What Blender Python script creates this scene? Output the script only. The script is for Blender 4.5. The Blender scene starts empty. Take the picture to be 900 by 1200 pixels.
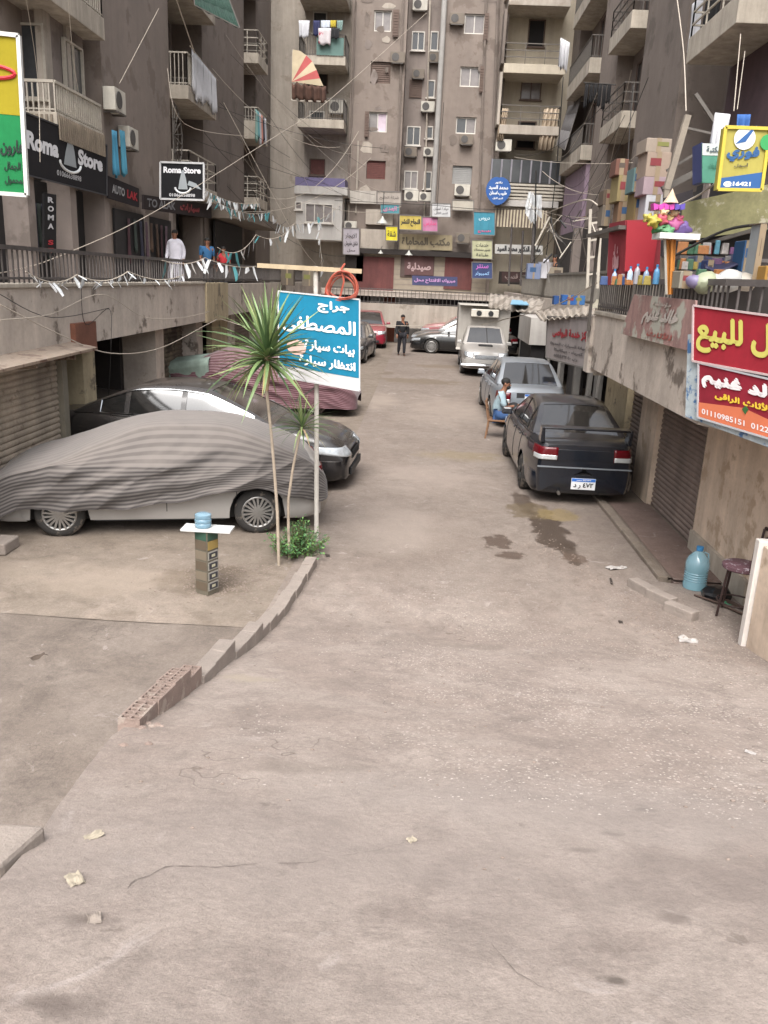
import bpy, bmesh, math, random
from math import sin, cos, pi, sqrt, radians, atan2
from mathutils import Vector, Matrix, noise
random.seed(7)
SC = bpy.context.scene
COL = SC.collection
# ---------------------------------------------------------------- camera
EYE = Vector((0, 0, 3.2)); FPX = 960.0
_r = radians(2.6)
_yd = Vector((497-450, 328-600, FPX)).normalized()
_up = Vector((sin(_r), -cos(_r), 0)); _up.z = -(_up.x*_yd.x+_up.y*_yd.y)/_yd.z; _up.normalize()
_xd = _yd.cross(_up)
def ray(x, y):
    c = Vector(((x-450)/FPX, (y-600)/FPX, 1.0))
    return Vector((_xd.dot(c), _yd.dot(c), _up.dot(c)))
def PY(x, y, Y):
    d = ray(x, y); return EYE + d*(Y/d.y)
def PX(x, y, X):
    d = ray(x, y); return EYE + d*(X/d.x)
def PZ(x, y, Z=0.0):
    d = ray(x, y); return EYE + d*((Z-EYE.z)/d.z)
cd = bpy.data.cameras.new('camera'); cd.sensor_fit = 'HORIZONTAL'; cd.sensor_width = 36
cd.lens = FPX/900*36; cd.clip_start = 0.05; cd.clip_end = 2000
cam = bpy.data.objects.new('camera', cd); COL.objects.link(cam)
right = Vector((_xd.x, _yd.x, _up.x)); down = Vector((_xd.y, _yd.y, _up.y)); fwd = Vector((_xd.z, _yd.z, _up.z))
M = Matrix.Identity(4)
for i in range(3):
    M[i][0] = right[i]; M[i][1] = -down[i]; M[i][2] = -fwd[i]; M[i][3] = EYE[i]
cam.matrix_world = M; SC.camera = cam
# ---------------------------------------------------------------- light
SUN_EL, SUN_AZ = radians(55), radians(188)
w = bpy.data.worlds.new('World'); SC.world = w; w.use_nodes = True
nt = w.node_tree; sky = nt.nodes.new('ShaderNodeTexSky'); sky.sky_type = 'NISHITA'; sky.sun_disc = False
sky.sun_elevation = SUN_EL; sky.sun_rotation = SUN_AZ; sky.dust_density = 6.0; sky.air_density = 1.0; sky.ozone_density = 0.6
hs = nt.nodes.new('ShaderNodeHueSaturation'); hs.inputs['Saturation'].default_value = 0.28
nt.links.new(sky.outputs[0], hs.inputs['Color'])
nt.links.new(hs.outputs[0], nt.nodes['Background'].inputs[0]); nt.nodes['Background'].inputs[1].default_value = 0.15
sl = bpy.data.lights.new('sun', 'SUN'); sl.energy = .85; sl.angle = radians(40); sl.color = (1, .975, .955)
so = bpy.data.objects.new('sun', sl); COL.objects.link(so)
sd = Vector((sin(SUN_AZ)*cos(SUN_EL), cos(SUN_AZ)*cos(SUN_EL), sin(SUN_EL)))
so.rotation_euler = sd.to_track_quat('Z', 'Y').to_euler(); so.location = (0, -10, 40)
SC.view_settings.view_transform = 'Standard'; SC.view_settings.look = 'None'; SC.view_settings.exposure = 1.30; SC.view_settings.gamma = 1.0
SC.cycles.max_bounces = 8; SC.cycles.diffuse_bounces = 5
# ---------------------------------------------------------------- materials
MATS = {}
def lin(c):
    f = lambda v: v/12.92 if v <= .04045 else ((v+.055)/1.055)**2.4
    if isinstance(c, str): c = [int(c[i:i+2], 16)/255 for i in (0, 2, 4)]
    return tuple(f(v) for v in c)
def mat(name, col, rough=.8, metal=0.0, var=.18, scale=3.0, bump=.0, bscale=30, streak=0.0, dust=0.0, coat=0.0, spots=None, alpha=1, trans=0, spec=.5, coords='pos'):
    """procedural surface: base colour broken up by two noises, optional vertical streaks, dust on upward faces, bump"""
    if name in MATS: return MATS[name]
    m = bpy.data.materials.new(name); m.use_nodes = True; MATS[name] = m
    n = m.node_tree.nodes; L = m.node_tree.links.new; b = n['Principled BSDF']
    col = lin(col) if isinstance(col, str) else col
    if coords == 'pos':
        g = n.new('ShaderNodeNewGeometry'); src = g.outputs['Position']
    else:
        tc = n.new('ShaderNodeTexCoord'); src = tc.outputs['Object']; g = n.new('ShaderNodeNewGeometry')
    def nz(sc, det=6, rough_=.6, s=src):
        t = n.new('ShaderNodeTexNoise'); t.inputs['Scale'].default_value = sc; t.inputs['Detail'].default_value = det
        t.inputs['Roughness'].default_value = rough_; L(s, t.inputs['Vector']); return t.outputs['Fac']
    def rng(s, a, b_, c, d):
        r = n.new('ShaderNodeMapRange'); r.inputs[1].default_value = a; r.inputs[2].default_value = b_; r.inputs[3].default_value = c; r.inputs[4].default_value = d
        L(s, r.inputs[0]); return r.outputs[0]
    def mul(a, b_):
        r = n.new('ShaderNodeMath'); r.operation = 'MULTIPLY'; L(a, r.inputs[0])
        if isinstance(b_, (int, float)): r.inputs[1].default_value = b_
        else: L(b_, r.inputs[1])
        return r.outputs[0]
    def mix(fac, a, b_):
        r = n.new('ShaderNodeMix'); r.data_type = 'RGBA'
        if isinstance(fac, (int, float)): r.inputs[0].default_value = fac
        else: L(fac, r.inputs[0])
        for s, v in ((6, a), (7, b_)):
            if isinstance(v, tuple): r.inputs[s].default_value = (*v, 1)
            else: L(v, r.inputs[s])
        return r.outputs[2]
    f = rng(nz(scale), .25, .75, 1-var, 1+var)
    f = mul(f, rng(nz(scale*9, 3), .2, .8, 1-var*.45, 1+var*.45))
    if streak:
        mp = n.new('ShaderNodeMapping'); mp.inputs['Scale'].default_value = (3.1, 3.1, .30); L(src, mp.inputs['Vector'])
        f = mul(f, rng(nz(1.0, 5, .65, mp.outputs[0]), .35, .65, 1-streak, 1+streak*.5))
    vm = n.new('ShaderNodeVectorMath'); vm.operation = 'SCALE'; vm.inputs[0].default_value = col; L(f, vm.inputs['Scale'])
    out = vm.outputs[0]
    if spots:
        c2, th, sc2 = spots
        out = mix(rng(nz(sc2, 5, .65), th, th+.06, 0, 1), out, lin(c2) if isinstance(c2, str) else c2)
    if dust:
        sx = n.new('ShaderNodeSeparateXYZ'); L(g.outputs['Normal'], sx.inputs[0])
        d = mul(rng(sx.outputs[2], .12, .9, 0.05, 1.0), rng(nz(4 if coords != 'pos' else 2.2, 6), .3, .7, dust*.6, dust*1.2))
        out = mix(d, out, lin('9a8f84'))
        rr = n.new('ShaderNodeMath'); rr.operation = 'ADD'; rr.inputs[1].default_value = rough; rr.use_clamp = True
        L(mul(d, .6), rr.inputs[0]); L(rr.outputs[0], b.inputs['Roughness'])
    else: b.inputs['Roughness'].default_value = rough
    L(out, b.inputs['Base Color'])
    b.inputs['Metallic'].default_value = metal; b.inputs['Coat Weight'].default_value = coat; b.inputs['Coat Roughness'].default_value = .08
    b.inputs['Specular IOR Level'].default_value = spec
    if trans: b.inputs['Transmission Weight'].default_value = trans
    if alpha < 1: b.inputs['Alpha'].default_value = alpha
    if bump:
        bp = n.new('ShaderNodeBump'); bp.inputs['Strength'].default_value = bump; bp.inputs['Distance'].default_value = .02
        L(nz(bscale, 6, .65), bp.inputs['Height']); L(bp.outputs[0], b.inputs['Normal'])
    return m
def paint(name, col, rough=.35, dust=.35, coat=.6, metal=.0):
    return mat(name, col, rough, metal, var=.05, scale=1.5, dust=dust, coat=coat, coords='obj')
def plain(name, col, rough=.6, metal=0, var=.08): return mat(name, col, rough, metal, var=var, scale=4, coords='obj')
# ---------------------------------------------------------------- mesh helpers
def root_inv(o):
    m = Matrix.Identity(4)
    while o is not None:
        m = (Matrix.Translation(o.location) @ o.rotation_euler.to_matrix().to_4x4() @ Matrix.Diagonal((*o.scale, 1))) @ m
        o = o.parent
    return m.inverted()
class MB:
    def __init__(s): s.v = []; s.f = []; s.mi = []; s.cur = 0; s.uv = None
    def add(s, vs, fs):
        k = len(s.v); s.v += [Vector(v) for v in vs]
        for f in fs: s.f.append([i+k for i in f]); s.mi.append(s.cur)
        return s
    def box(s, c, d, rz=0.0, mtx=None, taper=1.0):
        hx, hy, hz = d[0]/2, d[1]/2, d[2]/2
        R = mtx if mtx is not None else Matrix.Rotation(rz, 3, 'Z')
        vs = []
        for z in (-1, 1):
            t = taper if z > 0 else 1
            for x, y in ((-1, -1), (1, -1), (1, 1), (-1, 1)): vs.append(Vector(c)+R @ Vector((x*hx*t, y*hy*t, z*hz)))
        return s.add(vs, [(0, 3, 2, 1), (4, 5, 6, 7), (0, 1, 5, 4), (1, 2, 6, 5), (2, 3, 7, 6), (3, 0, 4, 7)])
    def bb(s, a, b):
        return s.box([(a[i]+b[i])/2 for i in range(3)], [abs(b[i]-a[i]) for i in range(3)])
    def slab(s, pts, off):
        """polygon pts (3d, planar) extruded by vector off"""
        n = len(pts); off = Vector(off); P = [Vector(p) for p in pts]
        fs = [tuple(range(n)), tuple(reversed(range(n, 2*n)))] + [(i, i+n, (i+1) % n+n, (i+1) % n) for i in range(n)]
        return s.add(P+[p+off for p in P], fs)
    def bar(s, a, b, w, h=None, up=(0, 0, 1)):
        a = Vector(a); b = Vector(b); d = b-a; h = h or w; z = d.normalized(); u = Vector(up)
        if abs(z.dot(u)) > .95: u = Vector((1, 0, 0))
        x = z.cross(u).normalized(); y = x.cross(z)
        vs = []
        for p in (a, b):
            for i, j in ((-1, -1), (1, -1), (1, 1), (-1, 1)): vs.append(p+x*i*w/2+y*j*h/2)
        return s.add(vs, [(0, 1, 2, 3), (7, 6, 5, 4), (0, 4, 5, 1), (1, 5, 6, 2), (2, 6, 7, 3), (3, 7, 4, 0)])
    def tube(s, path, r, n=8, cap=True):
        P = [Vector(p) for p in path]; rings = []; k0 = len(s.v)
        if not hasattr(r, '__len__'): r = [r]*len(P)
        prev = None
        for i, p in enumerate(P):
            d = (P[min(i+1, len(P)-1)]-P[max(i-1, 0)]).normalized()
            if prev is None:
                u = Vector((0, 0, 1)) if abs(d.z) < .9 else Vector((1, 0, 0)); x = d.cross(u).normalized()
            else:
                x = (prev-d*prev.dot(d)); x = x.normalized() if x.length > 1e-6 else d.orthogonal().normalized()
            prev = x; y = d.cross(x)
            s.v += [p+(x*cos(2*pi*j/n)+y*sin(2*pi*j/n))*r[i] for j in range(n)]
        for i in range(len(P)-1):
            for j in range(n):
                a = k0+i*n+j; b = k0+i*n+(j+1) % n; s.f.append([a, b, b+n, a+n]); s.mi.append(s.cur)
        if cap:
            s.f.append([k0+j for j in reversed(range(n))]); s.mi.append(s.cur)
            s.f.append([k0+(len(P)-1)*n+j for j in range(n)]); s.mi.append(s.cur)
        return s
    def lathe(s, prof, c=(0, 0, 0), n=16, mtx=None, cap=True):
        """prof = [(r,z)...] revolved about local z"""
        k0 = len(s.v); R = mtx if mtx is not None else Matrix.Identity(3); c = Vector(c)
        for r, z in prof:
            for j in range(n): s.v.append(c+R @ Vector((r*cos(2*pi*j/n), r*sin(2*pi*j/n), z)))
        for i in range(len(prof)-1):
            for j in range(n):
                a = k0+i*n+j; b = k0+i*n+(j+1) % n; s.f.append([a, b, b+n, a+n]); s.mi.append(s.cur)
        if cap and prof[0][0] > 1e-4: s.f.append([k0+j for j in reversed(range(n))]); s.mi.append(s.cur)
        if cap and prof[-1][0] > 1e-4: s.f.append([k0+(len(prof)-1)*n+j for j in range(n)]); s.mi.append(s.cur)
        return s
    def ball(s, c, r, n=10, m=7, mtx=None):
        R = mtx if mtx is not None else Matrix.Identity(3)
        r = (r, r, r) if not hasattr(r, '__len__') else r
        k0 = len(s.v); c = Vector(c)
        for i in range(m+1):
            t = pi*i/m
            for j in range(n):
                p = 2*pi*j/n; s.v.append(c+R @ Vector((r[0]*sin(t)*cos(p), r[1]*sin(t)*sin(p), -r[2]*cos(t))))
        for i in range(m):
            for j in range(n):
                a = k0+i*n+j; b = k0+i*n+(j+1) % n; s.f.append([a, b, b+n, a+n]); s.mi.append(s.cur)
        return s
    def grid(s, fn, nu, nv, two=False):
        k0 = len(s.v)
        for i in range(nu+1):
            for j in range(nv+1): s.v.append(Vector(fn(i/nu, j/nv)))
        for i in range(nu):
            for j in range(nv):
                a = k0+i*(nv+1)+j; s.f.append([a, a+nv+1, a+nv+2, a+1]); s.mi.append(s.cur)
        return s
    def build(s, name, mats, parent=None, local=False, smooth=None, bevel=0.0, solid=0.0):
        if not isinstance(mats, (list, tuple)): mats = [mats]
        me = bpy.data.meshes.new(name); o = bpy.data.objects.new(name, me)
        loc = Vector((0, 0, 0))
        if parent is not None and not local:
            inv = root_inv(parent); vs = [inv @ v for v in s.v]
        elif parent is None and not local and s.v:
            xs = [v.x for v in s.v]; ys = [v.y for v in s.v]; zs = [v.z for v in s.v]
            loc = Vector(((min(xs)+max(xs))/2, (min(ys)+max(ys))/2, min(zs))); vs = [v-loc for v in s.v]
        else: vs = s.v
        me.from_pydata([tuple(v) for v in vs], [], s.f); o.location = loc
        for m in mats: me.materials.append(m)
        if len(mats) > 1: me.polygons.foreach_set('material_index', s.mi)
        me.update(); me.validate()
        if bevel or solid:
            if solid:
                mo = o.modifiers.new('s', 'SOLIDIFY'); mo.thickness = solid; mo.offset = 0
            if bevel:
                mo = o.modifiers.new('b', 'BEVEL'); mo.width = bevel; mo.segments = 2; mo.limit_method = 'ANGLE'; mo.angle_limit = radians(50)
        if smooth:
            me.polygons.foreach_set('use_smooth', [True]*len(me.polygons)); me.set_sharp_from_angle(angle=radians(smooth))
        COL.objects.link(o)
        if parent is not None: o.parent = parent
        return o
def tag(o, label=None, cat=None, group=None, kind=None):
    if label: o['label'] = label
    if cat: o['category'] = cat
    if group: o['group'] = group
    if kind: o['kind'] = kind
    return o
def thing(name, label, cat, loc=(0, 0, 0), rz=0.0, group=None):
    o = bpy.data.objects.new(name, None); COL.objects.link(o); o.location = loc; o.rotation_euler = (0, 0, rz)
    o.empty_display_size = .2
    return tag(o, label, cat, group)
def inst(src, name, parent, loc=(0, 0, 0), rot=(0, 0, 0), sc=(1, 1, 1)):
    """another object on the same mesh"""
    o = bpy.data.objects.new(name, src.data if hasattr(src, 'data') else src); COL.objects.link(o); o.parent = parent
    o.location = loc; o.rotation_euler = rot; o.scale = sc; return o
def copy_tree(o, parent=None):
    c = o.copy(); COL.objects.link(c); c.parent = parent
    for ch in list(o.children): copy_tree(ch, c)
    return c
# ---------------------------------------------------------------- lettering
_T = "ءFE80 آFE81 أFE83 ؤFE85 إFE87 ئFE89 اFE8D بFE8F ةFE93 تFE95 ثFE99 جFE9D حFEA1 خFEA5 دFEA9 ذFEAB رFEAD زFEAF سFEB1 شFEB5 صFEB9 ضFEBD طFEC1 ظFEC5 عFEC9 غFECD فFED1 قFED5 كFED9 لFEDD مFEE1 نFEE5 هFEE9 وFEED ىFEEF يFEF1"
_B = {t[0]: int(t[1:], 16) for t in _T.split()}; _NOJ = 'ءآأؤإاةدذرزوى'
def shape(s):
    if not any(c in _B for c in s): return s
    out = []; i = 0; n = len(s)
    while i < n:
        c = s[i]
        if c not in _B:
            j = i
            while j < n and s[j].isascii() and s[j] not in ' ': j += 1
            if j > i: out.append(s[i:j]); i = j
            else: out.append(c); i += 1
            continue
        pv = i > 0 and s[i-1] in _B and s[i-1] not in _NOJ
        if c == 'ل' and i+1 < n and s[i+1] in 'اأ':
            out.append(chr((0xFEFB if s[i+1] == 'ا' else 0xFEF7)+(1 if pv else 0))); i += 2; continue
        nx = i+1 < n and s[i+1] in _B and c not in _NOJ and s[i+1] != 'ء'
        if c == 'ة' and not pv: out.append('\u200a')
        out.append(chr(_B[c]+(3 if pv and nx else 2 if nx else 1 if pv else 0))); i += 1
    return ''.join(reversed(out))
_dg = bpy.context.evaluated_depsgraph_get
def lettering(text, m, parent, o, ux, uz, width, height, bold=.02, name='lettering', shear=0, fit=True, depth=0.003):
    """flat letters filling width x height, centred at o, axes ux (reading direction) and uz (up), world coordinates"""
    cu = bpy.data.curves.new('t', 'FONT'); cu.body = shape(text); cu.size = 1; arab = any(c in _B for c in text); cu.offset = 0 if arab else bold; cu.resolution_u = 3; cu.shear = shear
    ob = bpy.data.objects.new('t', cu); COL.objects.link(ob)
    me = bpy.data.meshes.new_from_object(ob.evaluated_get(_dg())); bpy.data.objects.remove(ob)
    if not me.vertices: return None
    xs = [v.co.x for v in me.vertices]; ys = [v.co.y for v in me.vertices]
    x0, x1, y0, y1 = min(xs), max(xs), min(ys), max(ys)
    sx = width/(x1-x0); sy = height/(y1-y0)
    if not fit: sx = sy = min(sx, sy)
    ux = Vector(ux).normalized(); uz = Vector(uz).normalized(); o = Vector(o); inv = root_inv(parent)
    for v in me.vertices:
        v.co = inv @ (o+ux*(v.co.x-(x0+x1)/2)*sx+uz*(v.co.y-(y0+y1)/2)*sy)
    if arab:
        nr = ux.cross(uz); base = [v.co.copy() for v in me.vertices]; polys = [tuple(p.vertices) for p in me.polygons]; R3 = inv.to_3x3(); vs = []; fs = []; bx_ = bold*1.1*max(sx, sy)
        for k, (dx, dy) in enumerate(((0, 0), (1, 0), (-1, 0), (0, 1), (0, -1), (.7, .7), (-.7, -.7))):
            o2 = R3 @ (ux*dx*bx_+uz*dy*bx_+nr*.0006*k); vs += [tuple(c+o2) for c in base]; fs += [[i+k*len(base) for i in p] for p in polys]
        me = bpy.data.meshes.new(name); me.from_pydata(vs, [], fs); me.update()
    me.materials.clear(); me.materials.append(m); me.name = name
    r = bpy.data.objects.new(name, me); COL.objects.link(r); r.parent = parent
    return r
# ---------------------------------------------------------------- ground
def ramp(Y, X=0):
    t = max(0.0, 7.5-Y); z = .265*t*(t/(t+.9))
    return z
def hit_ramp(x, y):
    d = ray(x, y); t = .5
    while t < 60:
        p = EYE+d*t
        if p.z <= ramp(p.y): return p
        t += .01
    return p
def ground_mat(name, base, alt, dirt, scale=1.0, spotf=None, rough=.92, agg=0.0):
    m = bpy.data.materials.new(name); m.use_nodes = True; n = m.node_tree.nodes; L = m.node_tree.links.new; b = n['Principled BSDF']
    g = n.new('ShaderNodeNewGeometry'); P = g.outputs['Position']
    def nz(sc, det=8, r=.62, vec=P, dist=0):
        t = n.new('ShaderNodeTexNoise'); t.inputs['Scale'].default_value = sc; t.inputs['Detail'].default_value = det; t.inputs['Roughness'].default_value = r
        t.inputs['Distortion'].default_value = dist; L(vec, t.inputs['Vector']); return t.outputs['Fac']
    def rng(s, a, b_, c, d):
        r = n.new('ShaderNodeMapRange'); r.inputs[1].default_value = a; r.inputs[2].default_value = b_; r.inputs[3].default_value = c; r.inputs[4].default_value = d; L(s, r.inputs[0]); return r.outputs[0]
    def ma(op, a, b_=None):
        r = n.new('ShaderNodeMath'); r.operation = op
        for i, v in enumerate((a, b_)):
            if v is None: continue
            if isinstance(v, (int, float)): r.inputs[i].default_value = v
            else: L(v, r.inputs[i])
        return r.outputs[0]
    def mix(f, a, b_):
        r = n.new('ShaderNodeMix'); r.data_type = 'RGBA'
        if isinstance(f, (int, float)): r.inputs[0].default_value = f
        else: L(f, r.inputs[0])
        for s, v in ((6, a), (7, b_)):
            if isinstance(v, tuple): r.inputs[s].default_value = (*v, 1)
            else: L(v, r.inputs[s])
        return r.outputs[2]
    c = mix(rng(nz(.55*scale, dist=1.2), .42, .58, 0, 1), lin(base), lin(alt))
    c = mix(rng(nz(1.9*scale, 10, .72, dist=.6), .48, .66, 0, .95), c, lin(dirt))
    # grain
    sy = n.new('ShaderNodeSeparateXYZ'); L(P, sy.inputs[0])
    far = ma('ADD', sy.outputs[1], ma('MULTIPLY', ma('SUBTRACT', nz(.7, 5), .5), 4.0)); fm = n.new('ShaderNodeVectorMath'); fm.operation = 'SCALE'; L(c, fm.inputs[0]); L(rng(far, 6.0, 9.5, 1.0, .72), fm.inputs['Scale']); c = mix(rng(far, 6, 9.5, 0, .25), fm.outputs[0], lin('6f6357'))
    v = rng(nz(38, 6, .75), .25, .75, .80, 1.2); v2 = rng(nz(150, 4, .7), .25, .75, .82, 1.18); v3 = rng(nz(6, 8, .72, dist=.5), .3, .7, .84, 1.16)
    vm = n.new('ShaderNodeVectorMath'); vm.operation = 'SCALE'; L(c, vm.inputs[0]); L(ma('MULTIPLY', ma('MULTIPLY', v, v2), v3), vm.inputs['Scale']); c = vm.outputs[0]
    sx = n.new('ShaderNodeSeparateXYZ'); L(P, sx.inputs[0]); X, Y = sx.outputs[0], sx.outputs[1]
    rough_s = None
    # thin cracks: contours of a distorted noise
    ck = nz(.45*scale, 5, .6, dist=.3); d = ma('ABSOLUTE', ma('SUBTRACT', ck, .5)); cr = rng(d, .0, .0022, 1, 0)
    cr = ma('MULTIPLY', cr, rng(nz(1.1, 3), .46, .56, 0, .75))
    c = mix(cr, c, lin('5d534c'))
    # pale mineral smears
    c = mix(rng(nz(3.3*scale, 9, .75, dist=1.0), .60, .68, 0, .45), c, lin('a99f99'))
    c = mix(rng(nz(11*scale, 6, .7, dist=.4), .66, .72, 0, .55), c, lin('655b54'))
    c = mix(rng(nz(4.3*scale, 4, .6), .70, .73, 0, .6), c, lin('655b54'))
    h = nz(24, 8, .7)
    if agg:   # exposed aggregate
        vo = n.new('ShaderNodeTexVoronoi'); vo.inputs['Scale'].default_value = 34; vo.inputs['Randomness'].default_value = 1; L(P, vo.inputs['Vector'])
        big = ma('ADD', rng(nz(.8, 5, .6), .40, .60, 0, 1), 0)
        zone = ma('MULTIPLY', rng(Y, 3.1, 3.5, 0, 1), rng(Y, 6.0, 10.0, 1, .15))
        zone = ma('MULTIPLY', zone, ma('MULTIPLY', rng(X, -.6, .0, 0, 1), big))
        wn = n.new('ShaderNodeSeparateColor'); L(vo.outputs['Color'], wn.inputs[0])
        st = ma('MULTIPLY', ma('MULTIPLY', rng(vo.outputs['Distance'], .28, .36, 1, 0), rng(wn.outputs[0], .55, .6, 0, 1)), zone)
        c = mix(ma('MULTIPLY', st, .8), c, mix(wn.outputs[1], lin('b9aea5'), lin('958b83')))
    if spotf:
        for (cx, cy, rx, ry, col, amt, sc2, gloss) in spotf:
            vx = ma('DIVIDE', ma('SUBTRACT', X, cx), rx); vy = ma('DIVIDE', ma('SUBTRACT', Y, cy), ry)
            r2 = ma('SQRT', ma('ADD', ma('MULTIPLY', vx, vx), ma('MULTIPLY', vy, vy)))
            r2 = ma('ADD', r2, ma('MULTIPLY', ma('SUBTRACT', nz(sc2, 6, .65), .5), 2.2))
            f = rng(r2, *((.8, .98) if gloss else (.45, 1.15)), amt, 0)
            c = mix(f, c, lin(col))
            if gloss:
                f2 = rng(r2, .86, .98, gloss, 0); rough_s = f2 if rough_s is None else ma('MAXIMUM', rough_s, f2)
    L(c, b.inputs['Base Color'])
    if rough_s is not None: L(ma('SUBTRACT', rough, rough_s), b.inputs['Roughness'])
    else: b.inputs['Roughness'].default_value = rough
    b.inputs['Specular IOR Level'].default_value = .3
    bp = n.new('ShaderNodeBump'); bp.inputs['Strength'].default_value = .6; bp.inputs['Distance'].default_value = .015; L(h, bp.inputs['Height'])
    bp2 = n.new('ShaderNodeBump'); bp2.inputs['Strength'].default_value = .5; bp2.inputs['Distance'].default_value = .006; L(nz(120, 4, .7), bp2.inputs['Height']); L(bp.outputs[0], bp2.inputs['Normal'])
    L(bp2.outputs[0], b.inputs['Normal']); return m
def spot(x, y, rx, ry, col, amt, sc=3.0, gl=0):
    p = PZ(x, y); return (p.x, p.y, rx, ry, col, amt, sc, gl)
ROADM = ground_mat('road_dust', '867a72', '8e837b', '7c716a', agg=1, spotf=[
    spot(645, 625, .26, 1.0, '43382f', .9, 3, .5), spot(668, 650, .12, .5, '463b32', .85, 4, .4), spot(612, 590, .16, .7, '463b32', .8, 3, .4), spot(622, 600, .35, .5, '5a4e3c', .75, 4, .3), spot(583, 636, .20, .30, '4a3d34', .85, 7, .3), spot(600, 652, .18, .16, '4a3d34', .85, 7, .3), spot(672, 655, .16, .2, '57493f', .8, 5, .3),
    spot(655, 605, .3, .35, '7a6a48', .7, 4, .2), spot(545, 535, .9, .5, '74664a', .45, 2, 0), spot(490, 447, 1.6, .7, '665a4c', .7, 1.5, .1), spot(440, 437, .9, .6, '62564a', .6, 2, .1), spot(520, 430, 1.2, .8, '6b5e50', .6, 1.5, .1),
    spot(500, 560, 1.0, 1.2, '8c8077', .5, 1.2, 0), spot(470, 620, .8, 1.1, '8f847b', .5, 1.5, 0), spot(520, 480, 1.2, 2.5, '8a7e74', .5, 1, 0), spot(445, 470, .6, 1.5, '91857a', .5, 1.5, 0),
    *[(hit_ramp(x, y).x, hit_ramp(x, y).y, rx, ry, c, a, 6, 0) for x, y, rx, ry, c, a in ((716, 982, .06, .03, '5f5650', .8), (683, 1001, .09, .03, '6a605a', .7), (722, 1153, .05, .03, '524a44', .8), (790, 1082, .07, .04, '6a605a', .7), (757, 953, .06, .02, '5f5650', .7), (288, 797, .22, .09, '93887a', .8), (60, 1180, .12, .06, '665c56', .8), (108, 1083, .10, .05, '665c56', .8), (560, 760, .3, .12, '70665e', .5), (350, 900, .35, .12, '70665e', .45))],
    (.9, 3.2, 1.5, .45, '89807a', .5, 1.3, 0), (-.2, 2.6, 1.2, .5, '827872', .5, 1.4, 0), (1.7, 2.5, .9, .35, '6a605b', .5, 1.5, 0)])
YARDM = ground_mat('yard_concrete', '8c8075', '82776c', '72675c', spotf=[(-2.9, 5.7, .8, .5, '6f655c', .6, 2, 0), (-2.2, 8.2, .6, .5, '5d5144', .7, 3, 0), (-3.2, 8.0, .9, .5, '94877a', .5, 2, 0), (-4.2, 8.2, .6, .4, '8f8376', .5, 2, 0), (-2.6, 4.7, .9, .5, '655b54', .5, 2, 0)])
DIRTM = ground_mat('packed_dirt', '6f6355', '625649', '54493d')
DARKC = ground_mat('dark_concrete', '7a7068', '70665e', '645b54')
REDF = ground_mat('red_floor', '85706a', '7a655e', '6c5a53')
EDGE = [(-1.2, -3.0), (-1.25, 1.2)]
for x, y in ((0, 1035), (45, 985), (62, 958), (100, 905), (130, 868)):
    p = hit_ramp(x, y); EDGE.append((p.x, p.y))
EDGE += [(-1.30, 9.3), (-1.25, 9.9), (-1.25, 10.6)]
EDGE.sort(key=lambda e: e[1])
def xl(Y):
    if Y <= EDGE[0][1]: return EDGE[0][0]
    for (a, b), (c, d) in zip(EDGE, EDGE[1:]):
        if b <= Y <= d: return a+(c-a)*(Y-b)/(d-b)
    return EDGE[-1][0]
def micro(x, y):
    v = Vector((x, y, 0))
    a = noise.noise(v*.9)*.014+noise.noise(v*2.3)*.007+noise.noise(v*6.0)*.0035
    return a*min(1, 1.3)
NEAR_R = lambda Y: 2.85 if Y > 8.9 else (7.0 if Y < 8.0 else 2.85+(8.9-Y)/.9*4.15)
m_ = MB(); rows = []
Y = -3.0; ys = []
while Y < 46:
    ys.append(Y); Y += .05 if Y < 9 else (.1 if Y < 14 else .5)
for Y in ys:
    a = xl(Y); b = NEAR_R(Y); n_ = 130; row = []
    if Y > 10.6: a = -1.25
    for j in range(n_+1):
        u = j/n_; x = a+(b-a)*u; jag = noise.noise(Vector((0, Y*3, 5)))*.03 if (j == 0 and Y < 5.6 and Y > 9) else 0
        z = ramp(Y)+micro(x, Y)+.012
        if x > 2.7 and Y < 9: z = ramp(Y)+micro(x, Y)*1.3+.012
        m_.v.append(Vector((x+jag, Y, z))); row.append(len(m_.v)-1)
    m_.v.append(Vector((a-.02, Y, -.1))); row.insert(0, len(m_.v)-1)
    m_.v.append(Vector((b+.01, Y, -.1))); row.append(len(m_.v)-1)
    rows.append(row)
for r0, r1 in zip(rows, rows[1:]):
    for i in range(len(r0)-1): m_.f.append([r0[i], r0[i+1], r1[i+1], r1[i]]); m_.mi.append(0)
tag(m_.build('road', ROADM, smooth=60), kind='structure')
g_ = MB(); g_.box((0, 0, -.35), (900, 900, .2)); tag(g_.build('ground', DIRTM), kind='structure')
def sheet(name, x0, x1, y0, y1, z, m, step=.15, amp=1.0):
    s = MB(); nu = max(1, int((x1-x0)/step)); nv = max(1, int((y1-y0)/step))
    s.grid(lambda u, v: (x0+(x1-x0)*u, y0+(y1-y0)*v, z+micro(x0+(x1-x0)*u, y0+(y1-y0)*v)*amp), nu, nv)
    s.bb((x0+.01, y0+.01, z-.24), (x1-.01, y1-.01, z-.03))
    return tag(s.build(name, m, smooth=60), kind='structure')
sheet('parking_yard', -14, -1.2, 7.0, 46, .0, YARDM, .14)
sheet('lower_yard', -14, -1.0, -3, 7.0, -.006, DARKC, .14, 1.3)
sheet('pavement', 2.98, 9.5, 9.0, 46, .03, YARDM, .2)
sheet('shop_threshold', 3.02, 3.62, 8.9, 12.35, .045, REDF, .12, .5)
k_ = MB(); 
for i in range(13):
    y0 = 8.95+i*.62; k_.box((2.915+random.uniform(-.008, .008), y0+.3, .02), (.12, .605, .10+random.uniform(-.01, .01)))
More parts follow.
